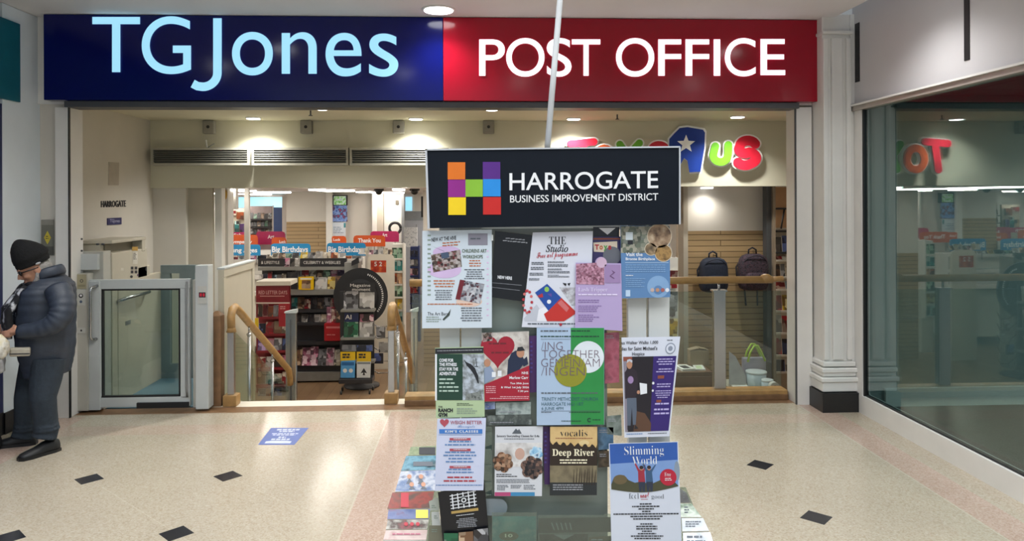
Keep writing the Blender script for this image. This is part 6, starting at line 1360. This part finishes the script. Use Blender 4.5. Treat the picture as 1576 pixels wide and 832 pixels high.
for v, u0, u1 in ((88, 42, 60), (91.6, 31, 70), (95.2, 40, 62), (98.8, 45, 57), (102.4, 4, 97), (106, 28, 74), (109.6, 32, 70), (117, 42, 60), (120.5, 36, 66), (124, 36, 66), (127.5, 44, 58), (131, 38, 64), (134.5, 28, 74), (138, 33, 70)): b.bars(qm, u0, v, u1, v + 2.9, 1, ik, 0.001, align='j', fill=0.6, seed=int(v))
done(b, 'Slimming World poster with two people raising arms under blue sky')
# 16 black lattice card with small leaflets in front
Q_ = [(674, 757), (745.5, 741), (754, 838), (682, 838)]
b = MB(); qm = quad(Q_, KD - 0.004, 130); b.slab(qm, [(0, 0), (100, 0), (100, 130), (0, 130)], mat('black_card', '#101116', 0.35), 0.0014)
for k in range(5): b.rect(qm, 28 + k * 11.5, 12, 30.5 + k * 11.5, 47, iw_, 0.0008); b.rect(qm, 24, 14 + k * 7.4, 80, 16 + k * 7.4, iw_, 0.0009)
b.disc(qm, 53, 30, 8, mat('black_card', '', 0.35), 0.0012); b.disc(qm, 53, 30, 5.5, iw_, 0.0014); b.disc(qm, 53, 30, 3, mat('black_card', '', 0.35), 0.0016); b.rect(qm, 24, 51, 82, 57, mat('print_gold', '#b89a5a', 0.4), 0.0008); b.bars(qm, 34, 62, 72, 65, 1, iw_, 0.0008, align='j'); b.bars(qm, 32, 70, 78, 92, 6, mat('print_dim', '', 0.5), 0.0008, align='c', fill=0.5); done(b, 'black card with a white lattice emblem and gold line')
for i, (q_, c_, lab) in enumerate((([(683, 820), (705, 820), (705, 850), (684, 850)], 'green', 'dark green leaflet before the black lattice card'), ([(706, 819), (728, 817), (729, 850), (706, 850)], 'brown', 'brown photo leaflet before the black lattice card'), ([(729, 815), (751, 812), (753, 850), (729, 850)], 'grey', 'grey leaflet before the black lattice card'))):
    b, mp = sheet(q_, '', KD - 0.014, m=cover(c_, 40)); done(b, lab, 'leaflet', 'leaflets in the stand', 'leaflet')
# leaflets in the low pockets
b, mp = sheet([(758, 794), (825, 794), (825, 860), (758, 860)], '', KD - 0.004, m=picture('leaflet_sea', ['#8fa89c', '#5c9a94', '#3a8484', '#a8b8ac'], 12)); b.disc(mp, 783, 824.5, 15, mat('print_olive_dark', '#5c5a38', 0.5), 0.001, ry=7); b.text(mp, '10', 777, 821, 789, 826.5, mat('print_ivory', '', 0.4), 0.0014, off=0.03); done(b, 'sea green leaflet with an oval number ten emblem in the low pocket', 'leaflet', 'leaflets in the stand', 'leaflet')
b, mp = sheet([(829, 797), (952, 795), (952, 818), (828, 820)], '#23282a', KD - 0.002)
for k in range(5): b.poly(mp, [(848 + k * 7, 804), (850 + k * 7, 804), (854 + k * 6.6, 815), (852 + k * 6.6, 815)], mat('print_silver', '#8a9090', 0.4))
done(b, 'dark brochure with silver strokes in the low pocket', 'leaflet', 'leaflets in the stand', 'leaflet')
b, mp = sheet([(830, 822), (905, 821), (903, 870), (832, 870)], '#15181a', KD - 0.006); b.poly(mp, [(852, 822), (884, 822), (868, 830)], mat('print_silver', '', 0.4)); done(b, 'black brochure with a silver point under the dark brochure', 'leaflet', 'leaflets in the stand', 'leaflet')
b, mp = sheet([(906, 826), (942, 824), (942, 870), (906, 870)], '#6a5c48', KD - 0.003); b.bars(mp, 910, 829, 938, 834, 1, mat('print_dim', '', 0.5)); done(b, 'brown leaflet beside the black silver point brochure', 'leaflet', 'leaflets in the stand', 'leaflet')


# side wing with stacked leaflets (slanted tray)
WA = at(640, 686, KD + 0.42); WB = at(640, 832, KD + 0.04); WK = (WA.z - WB.z) / (WA.y - WB.y)


def wp3(u, v, d=0.0):
    r_ = ray(u, v); t_ = (WA.z - EYE - WK * WA.y) / (r_.z - WK * r_.y); p = EYEV + r_ * t_
    return p + Vector((0, -WK, 1)).normalized() * d


b = MB(); b.slab(lambda u, v, d: wp3(u, v, -0.012 + d), [(634, 684), (676, 684), (676, 900), (572, 900)], m_acr, 0.004); b.build('side_tray', ST)
LW = [([(632, 688), (671, 686), (671, 700), (628, 701)], ['#b8c49a', '#8a9a70', '#d4dcb8'], 'pale green leaflet at the top of the slanted side tray', (645, 689, 670, 700, ik)), ([(625, 702), (671, 701), (671, 723), (617, 725)], ['#3a7c94', '#7ab4c8', '#22505f', '#8a9a98'], 'teal leaflet with a boat on the slanted side tray', (636, 711, 666, 718, ig)), ([(617, 725.5), (671, 723.5), (671, 755), (608, 757)], ['#b9c3d8', '#6a86b4', '#e0e4ee', '#54648a'], 'pale blue leaflet with two figures on the slanted side tray', None),
      ([(604, 758), (668, 756.5), (664, 782), (596, 783)], ['#7c2a22', '#a83a2c', '#5c4034', '#3a2c24'], 'red and brown leaflet on the slanted side tray', (617, 759, 629, 781, ir)), ([(598, 784), (662, 783.5), (660, 799), (596, 799)], ['#4a5f9a', '#7c8ab8', '#8a3a44'], 'blue leaflet with a yellow panel on the slanted side tray', (640, 785, 659, 798, mat('print_yellow', '#d8c850', 0.5))), ([(597, 800), (660, 800), (657, 814.5), (594, 814.5)], ['#8f9a6c', '#d8d4c8', '#5a4a44', '#b4505a'], 'white leaflet with small hearts on the slanted side tray', None), ([(594, 816), (658, 815.5), (656, 831), (590, 831)], ['#d8b8b0', '#e6d0c8', '#c4948c'], 'pink leaflet low on the slanted side tray', None), ([(590, 832), (656, 832), (654, 850), (584, 850)], ['#c9c6bc', '#e2e0d8', '#8a8a80'], 'cream leaflet at the foot of the slanted side tray', None)]
for i, (q_, c_, lab, ex) in enumerate(LW):
    c_ = ['#%02x%02x%02x' % tuple(int(int(h[k:k + 2], 16) * 0.8) for k in (1, 3, 5)) for h in c_]
    b = MB(); b.slab(lambda u, v, d: wp3(u, v, 0.002 + d), q_, picture('wing_leaflet_%d' % i, c_, 22), 0.006, m_paper)
    if ex: b.rect(wp3, *ex, 0.0035)
    if i == 2:
        for u in (630, 648):
            for dv in (0, 12): b.disc(wp3, u + dv * 0.3, 734 + dv, 3.5, mat('print_skin', '', 0.5), 0.0035); b.poly(wp3, [(u - 5 + dv * 0.3, 745 + dv * 0.7), (u + dv * 0.3, 736 + dv), (u + 6 + dv * 0.3, 745 + dv * 0.7)], ig, 0.003)
    if i == 5:
        for u in (625, 634, 643): b.disc(wp3, u, 807, 3, ir, 0.0035)
    if i == 6: b.bars(wp3, 604, 821, 648, 827, 1, mat('print_dusty_red', '', 0.5), 0.0035, align='j')
    done(b, lab, 'leaflet', 'leaflets on the slanted side tray', 'leaflet')
for q_, lab, c_ in (([(660, 771), (674, 765), (676, 785), (662, 785)], 'white folded card tucked beside the black lattice card', '#b9bfb4'), ([(664, 787), (676, 787), (678, 808), (665, 808)], 'white card under the folded card beside the lattice card', '#c9ccc8'), ([(660, 808), (679, 808), (682, 850), (658, 850)], 'grey brown card low beside the lattice card', '#7c7a68')):
    b, mp = sheet(q_, c_, KD + 0.02); b.bars(mp, q_[0][0] + 4, q_[0][1] + 6, q_[1][0] - 2, q_[0][1] + 12, 2, mat('print_greygreen', '', 0.5)); done(b, lab, 'leaflet', 'leaflets in the stand', 'leaflet')
b = MB(); b.slab(lambda u, v, d: wp3(u, v, -0.012 + d), [(1038, 745), (1056, 745), (1120, 900), (1038, 900)], m_acr, 0.004); b.build('side_tray', ST)
for i, (q_, c_, lab) in enumerate((([(1046, 752), (1056, 758), (1063, 774), (1047, 774)], ['#3a3a3c', '#5a5c58', '#26282a'], 'dark leaflet at the top of the far side tray'), ([(1047, 775), (1064, 775), (1080, 796), (1048, 796)], ['#8f9c8c', '#c4ccc0', '#6a7c68', '#b4bcc4'], 'green and white leaflet on the far side tray'), ([(1049, 797.5), (1082, 797.5), (1091, 817), (1050, 818)], ['#b4b9be', '#c9ced2', '#8f959c'], 'pale printed leaflet on the far side tray'), ([(1051, 820), (1093, 819), (1102, 850), (1052, 850)], ['#c0c5ca', '#d2d6da', '#9aa0a6'], 'white printed leaflet low on the far side tray'))):
    b = MB(); b.slab(lambda u, v, d: wp3(u, v, 0.002 + d), q_, picture('far_leaflet_%d' % i, c_, 16), 0.006, m_paper); b.bars(wp3, q_[3][0] + 5, q_[0][1] + 5, q_[1][0] - 3, q_[2][1] - 4, 3, ig, 0.0035, seed=i); done(b, lab, 'leaflet', 'leaflets on the far side tray', 'leaflet')
# ================================================================ man standing by the pale pillar
m_skin = mat('skin', '#b98a70', 0.55, var=0.08, scale=30); m_jkt = mat('puffer_cloth', '#323a47', 0.5, var=0.10, scale=25, bump=0.25); m_jean = mat('slate_trousers', '#27313b', 0.85, var=0.14, scale=30, bump=0.4); m_shoe = mat('dark_shoe', '#191a1c', 0.5, var=0.15)
m_hat = mat('black_knit', '#0e0f11', 0.95, var=0.3, scale=60, bump=0.5); m_hairg = mat('grey_hair', '#8f8c88', 0.8, var=0.25, scale=60, bump=0.5)
m_scarf = picture('scarf_knit', ['#0f1012', '#15161a', '#1c1d22', '#b9bcc0', '#d8dade'], 16, rough=0.9)
foot = at(52, 672, 5.66)
MAN = thing('person', 'person in black knit hat and dark quilted jacket looking down by the pale pillar', 'person', (foot.x, 5.66, 0.0))


def A(u, v, Y): return at(u, v, Y)


def remesh(o, vox, smooth=4):
    r = o.modifiers.new('remesh', 'REMESH'); r.mode = 'VOXEL'; r.voxel_size = vox; r.use_smooth_shade = True
    if smooth:
        s = o.modifiers.new('smooth', 'SMOOTH'); s.factor = 0.5; s.iterations = smooth
    return o


HC = A(53, 412, 5.58)
fd = Vector((-0.76, -0.52, -0.40)).normalized(); sd = Vector((0.56, -0.83, 0.0)).normalized(); sd = (sd - fd * sd.dot(fd)).normalized(); ud = sd.cross(fd) * -1
if ud.z < 0: ud = -ud
HM_ = Matrix((fd, sd, ud)).transposed()


def hp_(f, s, u): return HC + fd * f + sd * s + ud * u


b = MB()
b.ball(HC + ud * 0.01, (0.098, 0.076, 0.11), m_skin, 24, HM_); b.ball(hp_(0.03, 0, -0.055), (0.062, 0.055, 0.062), m_skin, 16, HM_); b.ball(hp_(0.066, 0, -0.10), (0.026, 0.028, 0.022), m_skin, 12, HM_)
b.tube([hp_(0.088, 0, 0.015), hp_(0.108, 0, -0.02), hp_(0.112, 0, -0.038)], [0.010, 0.014, 0.017], m_skin, 10); b.ball(hp_(0.088, 0, -0.040), (0.022, 0.022, 0.012), m_skin, 10, HM_)
b.tube([hp_(0.085, -0.024, -0.068), hp_(0.095, 0, -0.070), hp_(0.085, 0.024, -0.068)], 0.0085, m_skin, 8)
b.tube([hp_(0.078, -0.024, -0.080), hp_(0.088, 0, -0.083), hp_(0.078, 0.024, -0.080)], 0.0085, m_skin, 8)
b.tube([hp_(0.085, -0.045, 0.028), hp_(0.097, 0, 0.026), hp_(0.085, 0.045, 0.028)], 0.012, m_skin, 8)
for s_ in (-1, 1):
    b.ball(hp_(-0.008, s_ * 0.078, -0.015), (0.022, 0.010, 0.034), m_skin, 12, HM_); b.ball(hp_(0.06, s_ * 0.04, -0.03), (0.03, 0.026, 0.026), m_skin, 10, HM_)
neck = A(66, 432, 5.63); chest = A(70, 470, 5.66); pel = A(70, 556, 5.66)
b.tube([hp_(-0.02, 0, -0.03), neck, chest], [0.058, 0.066, 0.11], m_skin, 16); b.tube([chest + Vector((0, 0, 0.06)), chest, A(70, 515, 5.66), pel], [0.085, 0.13, 0.125, 0.105], m_skin, 18)
shn, eln, wrn = A(90, 444, 5.50), A(98, 496, 5.42), A(30, 510, 5.40)
shf, elf, wrf = A(44, 446, 5.80), A(22, 486, 5.84), A(4, 503, 5.62)


def arm(s_, e_, w_, t_): return (1 - t_) ** 2 * s_ + 2 * t_ * (1 - t_) * (e_ + (e_ - (s_ + w_) / 2) * 0.55) + t_ * t_ * w_


for s_, e_, w_ in ((shn, eln, wrn), (shf, elf, wrf)): b.tube([chest + Vector((0, 0, 0.05))] + [arm(s_, e_, w_, i / 10) for i in range(11)], [0.06, .048, .048, .048, .05, .047, .044, .041, .038, .034, .031, .028], m_skin, 14)
hipn, knn, ann = A(75, 556, 5.56), A(66, 612, 5.50), A(72, 664, 5.54)
hipf, knf, anf = A(58, 556, 5.76), A(42, 612, 5.72), A(40, 664, 5.76)
for s_, e_, w_ in ((hipn, knn, ann), (hipf, knf, anf)): b.tube([pel, s_, e_, w_], [0.09, 0.07, 0.055, 0.04], m_skin, 14)


def hand(w, dirv, side, curl):
    """palm, four unequal curled fingers and a thumb; dirv = towards the fingertips, side = across the palm"""
    dirv = dirv.normalized(); side = (side - dirv * side.dot(dirv)).normalized(); nrm = dirv.cross(side)
    if nrm.z > 0: nrm = -nrm
    T_ = Matrix((dirv, side, nrm)).transposed()
    b.tube([w - dirv * 0.03, w, w + dirv * 0.03], [0.027, 0.027, 0.032], m_skin, 12, sq=0.75); b.ball(w + dirv * 0.055, (0.05, 0.042, 0.017), m_skin, 14, T_)
    for k, (off, ln, r_) in enumerate(((-0.031, 0.068, 0.0085), (-0.0105, 0.078, 0.009), (0.0105, 0.074, 0.009), (0.031, 0.058, 0.008))):
        p_ = w + dirv * 0.092 + side * off; pts = [p_ - dirv * 0.025]; a = 0.15
        for sgm in (0.42, 0.33, 0.25):
            pts.append(pts[-1] + (dirv * math.cos(a) + nrm * math.sin(a)) * (ln * sgm + (0.018 if sgm == 0.42 else 0))); a += curl
        b.tube(pts, [r_ * 1.05, r_, r_ * 0.95, r_ * 0.78], m_skin, 9); b.ball(pts[-1], r_ * 0.78, m_skin, 8)
    p_ = w + dirv * 0.02 - side * 0.034; t1 = p_ + (dirv * 0.7 - side * 0.55 + nrm * 0.3).normalized() * 0.038; t2 = t1 + (dirv * 0.9 + nrm * 0.45).normalized() * 0.032
    b.tube([p_ - dirv * 0.01, p_, t1, t2], [0.015, 0.014, 0.0115, 0.009], m_skin, 9); b.ball(t2, 0.009, m_skin, 8)


hand(wrn + Vector((-0.02, 0.0, 0)), Vector((-1, 0.12, -0.12)), Vector((0, -0.55, -0.8)), 0.75)
hand(wrf + Vector((0.0, -0.03, 0)), Vector((-0.35, -1, -0.12)), Vector((-0.8, 0.3, 0.35)), 0.6)
body = remesh(b.build('body', MAN, fix=True), 0.0055, 3)
# hat
b = MB(); R = []
for f_, (du, r1, r2, sh) in enumerate(((0.012, 0.108, 0.093, 0.0), (0.03, 0.114, 0.098, 0.0), (0.052, 0.112, 0.097, 0.0), (0.058, 0.120, 0.104, -0.004), (0.09, 0.118, 0.102, -0.004), (0.125, 0.105, 0.094, 0.0), (0.155, 0.088, 0.080, 0.008), (0.182, 0.066, 0.062, 0.014), (0.203, 0.043, 0.042, 0.020), (0.217, 0.022, 0.022, 0.023), (0.222, 0.008, 0.008, 0.024))):
    R.append([hp_(-0.008 + sh + r1 * math.cos(a) * (1 + 0.012 * (j % 2)), r2 * math.sin(a) * (1 + 0.012 * (j % 2)), du + 0.014) for j, a in enumerate([2 * PI * i / 40 for i in range(40)])])
b.loft(R, m_hat); hat = b.build('knit_hat', MAN)
b = MB(); c = hp_(-0.03, 0.098, 0.03); b.ball(c, (0.018, 0.006, 0.008), mat('hat_tag', '#a9acb0', 0.6), 8, HM_); b.build('hat_tag', hat)
# sunglasses
b = MB()
for s_ in (-1, 1):
    b.ball(hp_(0.094, s_ * 0.034, 0.004), (0.010, 0.028, 0.020), m_black, 14, HM_); b.tube([hp_(0.09, s_ * 0.058, 0.008), hp_(0.05, s_ * 0.080, 0.006), hp_(-0.02, s_ * 0.084, 0.0)], 0.0045, m_black, 8)
b.tube([hp_(0.102, -0.012, 0.010), hp_(0.106, 0, 0.012), hp_(0.102, 0.012, 0.010)], 0.004, m_black, 8); b.build('sunglasses', MAN)
# hair and beard
b = MB(); b.ball(hp_(-0.045, 0, -0.02), (0.066, 0.082, 0.075), m_hairg, 18, HM_); b.ball(hp_(-0.055, 0.01, -0.08), (0.045, 0.066, 0.045), m_hairg, 14, HM_); remesh(b.build('hair', MAN), 0.007, 2)
b = MB(); b.tube([hp_(0.0, 0.079, -0.03), hp_(0.02, 0.073, -0.075), hp_(0.055, 0.045, -0.108), hp_(0.075, 0, -0.118), hp_(0.055, -0.045, -0.108), hp_(0.02, -0.073, -0.075), hp_(0.0, -0.079, -0.03)], [0.011, 0.017, 0.022, 0.024, 0.022, 0.017, 0.011], m_hairg, 10); remesh(b.build('beard', MAN), 0.006, 2)
# quilted jacket: lofted torso with quilt rows, open front, sleeves
b = MB(); prof = [(574, 73, .135, .160), (564, 73, .147, .170), (550, 72, .163, .182), (530, 71, .180, .193), (505, 70, .184, .200), (480, 70, .188, .203), (462, 70, .186, .208), (448, 71, .178, .208), (438, 74, .160, .185), (431, 76, .125, .140), (425, 75, .098, .104), (419, 74, .090, .095)]
R = []; N = 48


def lerp(a, c, t): return a + (c - a) * t


steps = 60
for i in range(steps + 1):
    f_ = i / steps * (len(prof) - 1); k = min(int(f_), len(prof) - 2); t_ = f_ - k; v, u, rx, ry = [lerp(prof[k][j], prof[k + 1][j], t_) for j in range(4)]
    c = A(u, v, 5.66); q_ = 1 + 0.022 * abs(math.sin(i * PI / 4.6)) - 0.012; ring = []
    for j in range(N):
        a = 2 * PI * j / N; ring.append(Vector((c.x + rx * q_ * math.cos(a) * 1.0, 5.66 + ry * q_ * math.sin(a), c.z + 0.010 * math.cos(a) * (1 if v > 560 else 0))))
    R.append(ring)
k = b.mi(m_jkt); V = [[b.bm.verts.new(p) for p in r_] for r_ in R]
go = math.atan2(-0.62, -0.78) % (2 * PI)                       # the jacket gapes towards the chest
for i in range(steps):
    gap = 0.12 + 0.95 * max(0.0, (i / steps - 0.30)) ** 0.8
    if i > steps * 0.86: gap = 0.75
    for j in range(N):
        a = 2 * PI * (j + 0.5) / N; da = abs((a - go + PI) % (2 * PI) - PI)
        if da < gap: continue
        f = b.bm.faces.new((V[i][j], V[i][(j + 1) % N], V[i + 1][(j + 1) % N], V[i + 1][j])); f.material_index = k; f.smooth = True
loose = [v for v in b.bm.verts if not v.link_faces]
for v in loose: b.bm.verts.remove(v)
jk = b.build('jacket', MAN); so = jk.modifiers.new('solid', 'SOLIDIFY'); so.thickness = 0.022; so.offset = 0


def sleeve(s_, e_, w_, r0, r1, r2):
    q = MB(); P = []; RR = []
    n = 44
    for i in range(n + 1):
        t_ = i / n
        p = (1 - t_) ** 2 * s_ + 2 * t_ * (1 - t_) * (e_ + (e_ - (s_ + w_) / 2) * 0.55) + t_ * t_ * w_; P.append(p)
        r_ = lerp(r0, r1, t_ * 2) if t_ < .5 else lerp(r1, r2, t_ * 2 - 1); RR.append(r_ * (1 + 0.06 * abs(math.sin(i * PI / 4.4)) - 0.02))
    q.tube(P, RR, m_jkt, 20); return q.build('sleeve', jk)


sleeve(shn + Vector((-0.02, 0.02, 0.0)), eln, wrn + Vector((0.0, 0, 0)), 0.088, 0.078, 0.050)
sleeve(shf + Vector((0.02, -0.02, 0.0)), elf, wrf, 0.085, 0.072, 0.050)
b = MB(); c = A(74, 421, 5.64)
b.tube([Vector((c.x + 0.095 * math.cos(a), 5.64 + 0.10 * math.sin(a), c.z + 0.035 * math.cos(a))) for a in [go + 0.8 + (2 * PI - 1.6) * i / 24 for i in range(25)]], 0.017, m_jkt, 10, sq=2.3); b.build('collar', jk)
# scarf: two hanging ends and a wrap
b = MB(); fw = Vector((-0.78, -0.62, 0)); sw_ = Vector((0.62, -0.78, 0))
c = A(64, 437, 5.63)
b.tube([Vector((c.x + 0.082 * math.cos(a), 5.63 + 0.082 * math.sin(a), c.z + 0.02 * math.sin(a * 2))) for a in [2 * PI * i / 24 for i in range(25)]], 0.030, m_scarf, 10)
for s_, ln in ((-0.05, 0.33), (0.055, 0.37)):
    base = Vector((c.x, 5.63, c.z)) + fw * 0.105 + sw_ * s_
    b.tube([base + fw * (0.125 * min(1, i / 4)) * 0.9 + sw_ * (s_ * 0.25 * i / 8) - Vector((0, 0, ln * i / 8)) for i in range(9)], [0.036, .042, .046, .048, .05, .05, .052, .052, .045], m_scarf, 12, sq=0.55)
b.build('scarf', MAN)
# chest under the open jacket
b = MB()
for_ = [(560, .125, .14), (520, .17, .175), (480, .178, .18), (450, .165, .175), (434, .11, .12)]
b.loft([[Vector((A(70, v, 5.66).x + rx * math.cos(a), 5.66 + ry * math.sin(a), A(70, v, 5.66).z)) for a in [2 * PI * j / 28 for j in range(28)]] for v, rx, ry in for_], mat('dark_jumper', '#17181c', 0.9, var=0.2, scale=40)); b.build('jumper', MAN)
# trousers
b = MB()
b.tube([pel + Vector((0, 0, 0.05)), pel, pel + Vector((0, 0, -0.09))], [0.135, 0.150, 0.13], m_jean, 20)
for h_, k_, a_ in ((hipn, knn, ann), (hipf, knf, anf)):
    P = [h_ + Vector((0, 0, 0.02)), h_ * 0.5 + k_ * 0.5, k_, k_ * 0.55 + a_ * 0.45, a_ + Vector((0, 0, 0.02)), a_ + Vector((-0.012, -0.018, -0.045))]
    b.tube(P, [0.115, 0.105, 0.088, 0.082, 0.080, 0.084], m_jean, 18)
    for t_, r_ in ((0.80, 0.086), (0.9, 0.090), (0.55, 0.09)):
        p = k_ * (1 - t_) + a_ * t_ if t_ > 0.6 else h_ * (1 - t_) + k_ * t_; b.ball(p + Vector((0.004, -0.006, 0)), (r_, r_, 0.02), m_jean, 16)
remesh(b.build('trousers', MAN), 0.009, 3)


def shoe(an, dirv, L):
    q = MB(); dirv = Vector((dirv[0], dirv[1], 0)).normalized(); s_ = Vector((-dirv.y, dirv.x, 0)); R = []
    base = Vector((an.x, an.y, 0.0))
    for t_, w_, h_ in ((-0.085, 0.020, 0.05), (-0.078, 0.036, 0.085), (-0.03, 0.042, 0.105), (0.03, 0.043, 0.092), (0.08, 0.048, 0.068), (0.13, 0.050, 0.056), (0.17, 0.040, 0.046), (0.188, 0.018, 0.034)):
        R.append([base + dirv * (t_ * L) + s_ * (w_ * math.cos(a)) + Vector((0, 0, max(0.0005, h_ * 0.45 + h_ * 0.55 * math.sin(a) if math.sin(a) > -0.8 else 0.0005))) for a in [2 * PI * j / 20 for j in range(20)]])
    q.loft(R, m_shoe); o = q.build('shoe', MAN)
    q = MB(); R2 = [(-0.088, 0.03), (-0.05, 0.045), (0.05, 0.047), (0.12, 0.053), (0.175, 0.044), (0.195, 0.015)]
    top = [base + dirv * (t_ * L) + s_ * w_ for t_, w_ in R2] + [base + dirv * (t_ * L) - s_ * w_ for t_, w_ in R2[::-1]]
    q.loft([[p + Vector((0, 0, 0.0)) for p in top], [p + Vector((0, 0, 0.022)) for p in top]], m_black, smooth=False); q.build('sole', o)


shoe(ann + Vector((-0.0, 0.0, 0)), (-0.55, -0.80), 1.0)
shoe(anf + Vector((-0.01, -0.02, 0)), (-0.95, -0.25), 1.05)
# things he carries
b = MB(); c = A(31, 541, 5.36); fw2 = Vector((-0.9, -0.35, 0))
T = thing('belt_bag', 'cream belt bag at the waist of the person in the knit hat', 'bag', c + Vector((0, 0, -0.03)))
q = MB(); q.box(-0.062, 0.062, -0.03, 0.03, -0.030, 0.030, mat('cream_canvas', '#a39d8e', 0.8, var=0.12, scale=20), T=Matrix.Translation(c) @ Matrix.Rotation(0.5, 4, 'Z') @ Matrix.Rotation(0.08, 4, 'Y')); pb = q.build('pouch', T, bevel=0.012)
q = MB(); q.box(-0.06, 0.06, -0.034, -0.03, -0.012, -0.006, m_ink, T=Matrix.Translation(c) @ Matrix.Rotation(0.5, 4, 'Z') @ Matrix.Rotation(0.08, 4, 'Y')); q.build('zip', pb)
c = A(0, 531, 5.25); T = thing('carrier_bag', 'small crumpled yellowish plastic bag hanging from the hands of the person', 'bag', c + Vector((0, 0, -0.1)))
q = MB(); R = []
for z, r_ in ((0.075, 0.012), (0.05, 0.03), (0.02, 0.045), (-0.03, 0.055), (-0.07, 0.05), (-0.095, 0.02)): R.append([c + Vector((r_ * math.cos(a) * (1 + 0.25 * math.sin(3 * a + z * 40)), r_ * math.sin(a) * (1 + 0.2 * math.cos(4 * a - z * 30)), z)) for a in [2 * PI * j / 24 for j in range(24)]])
q.loft(R, picture('crumpled_plastic', ['#a08a5c', '#c9b98a', '#d9d6cc', '#8f8468'], 14)); q.build('bag', T)
c = A(-6, 540, 5.44); T = thing('carrier_bag', 'white plastic bag at the picture edge in front of the person', 'bag', c + Vector((0, 0, -0.16)))
q = MB(); R = []
for z, r_ in ((0.11, 0.012), (0.06, 0.03), (0.0, 0.05), (-0.08, 0.06), (-0.14, 0.055), (-0.16, 0.03)): R.append([c + Vector((r_ * math.cos(a) * (1 + 0.2 * math.sin(3 * a + z * 30)), r_ * math.sin(a) * (1 + 0.2 * math.cos(5 * a)), z)) for a in [2 * PI * j / 24 for j in range(24)]])
q.loft(R, picture('white_plastic', ['#b9bcc0', '#d9dade', '#9a9ca2'], 12)); q.build('bag', T)
c = A(2, 600, 5.86); T = thing('shopping_trolley', 'black upright shopping trolley at the picture edge behind the person', 'trolley', (-3.63, 5.56, 0.0)); mx_ = -3.63
q = MB(); q.box(mx_ - 0.10, mx_ + 0.09, 5.48, 5.60, 0.09, 0.66, m_black); q.build('bag', T, bevel=0.03)
q = MB(); q.tube([(mx_ - 0.1, 5.608, 0.06), (mx_ - 0.1, 5.608, 0.66), (mx_ - 0.09, 5.608, 0.70), (mx_ + 0.07, 5.608, 0.70), (mx_ + 0.08, 5.608, 0.66), (mx_ + 0.08, 5.608, 0.06)], 0.008, m_dkgrey, 8); q.build('handle', T)
for s_ in (-0.08, 0.07):
    q = MB(); q.cyl((mx_ + s_ - 0.01, 5.58, 0.065), (mx_ + s_ + 0.012, 5.58, 0.065), 0.065, m_rub, 20); q.build('wheel', T)
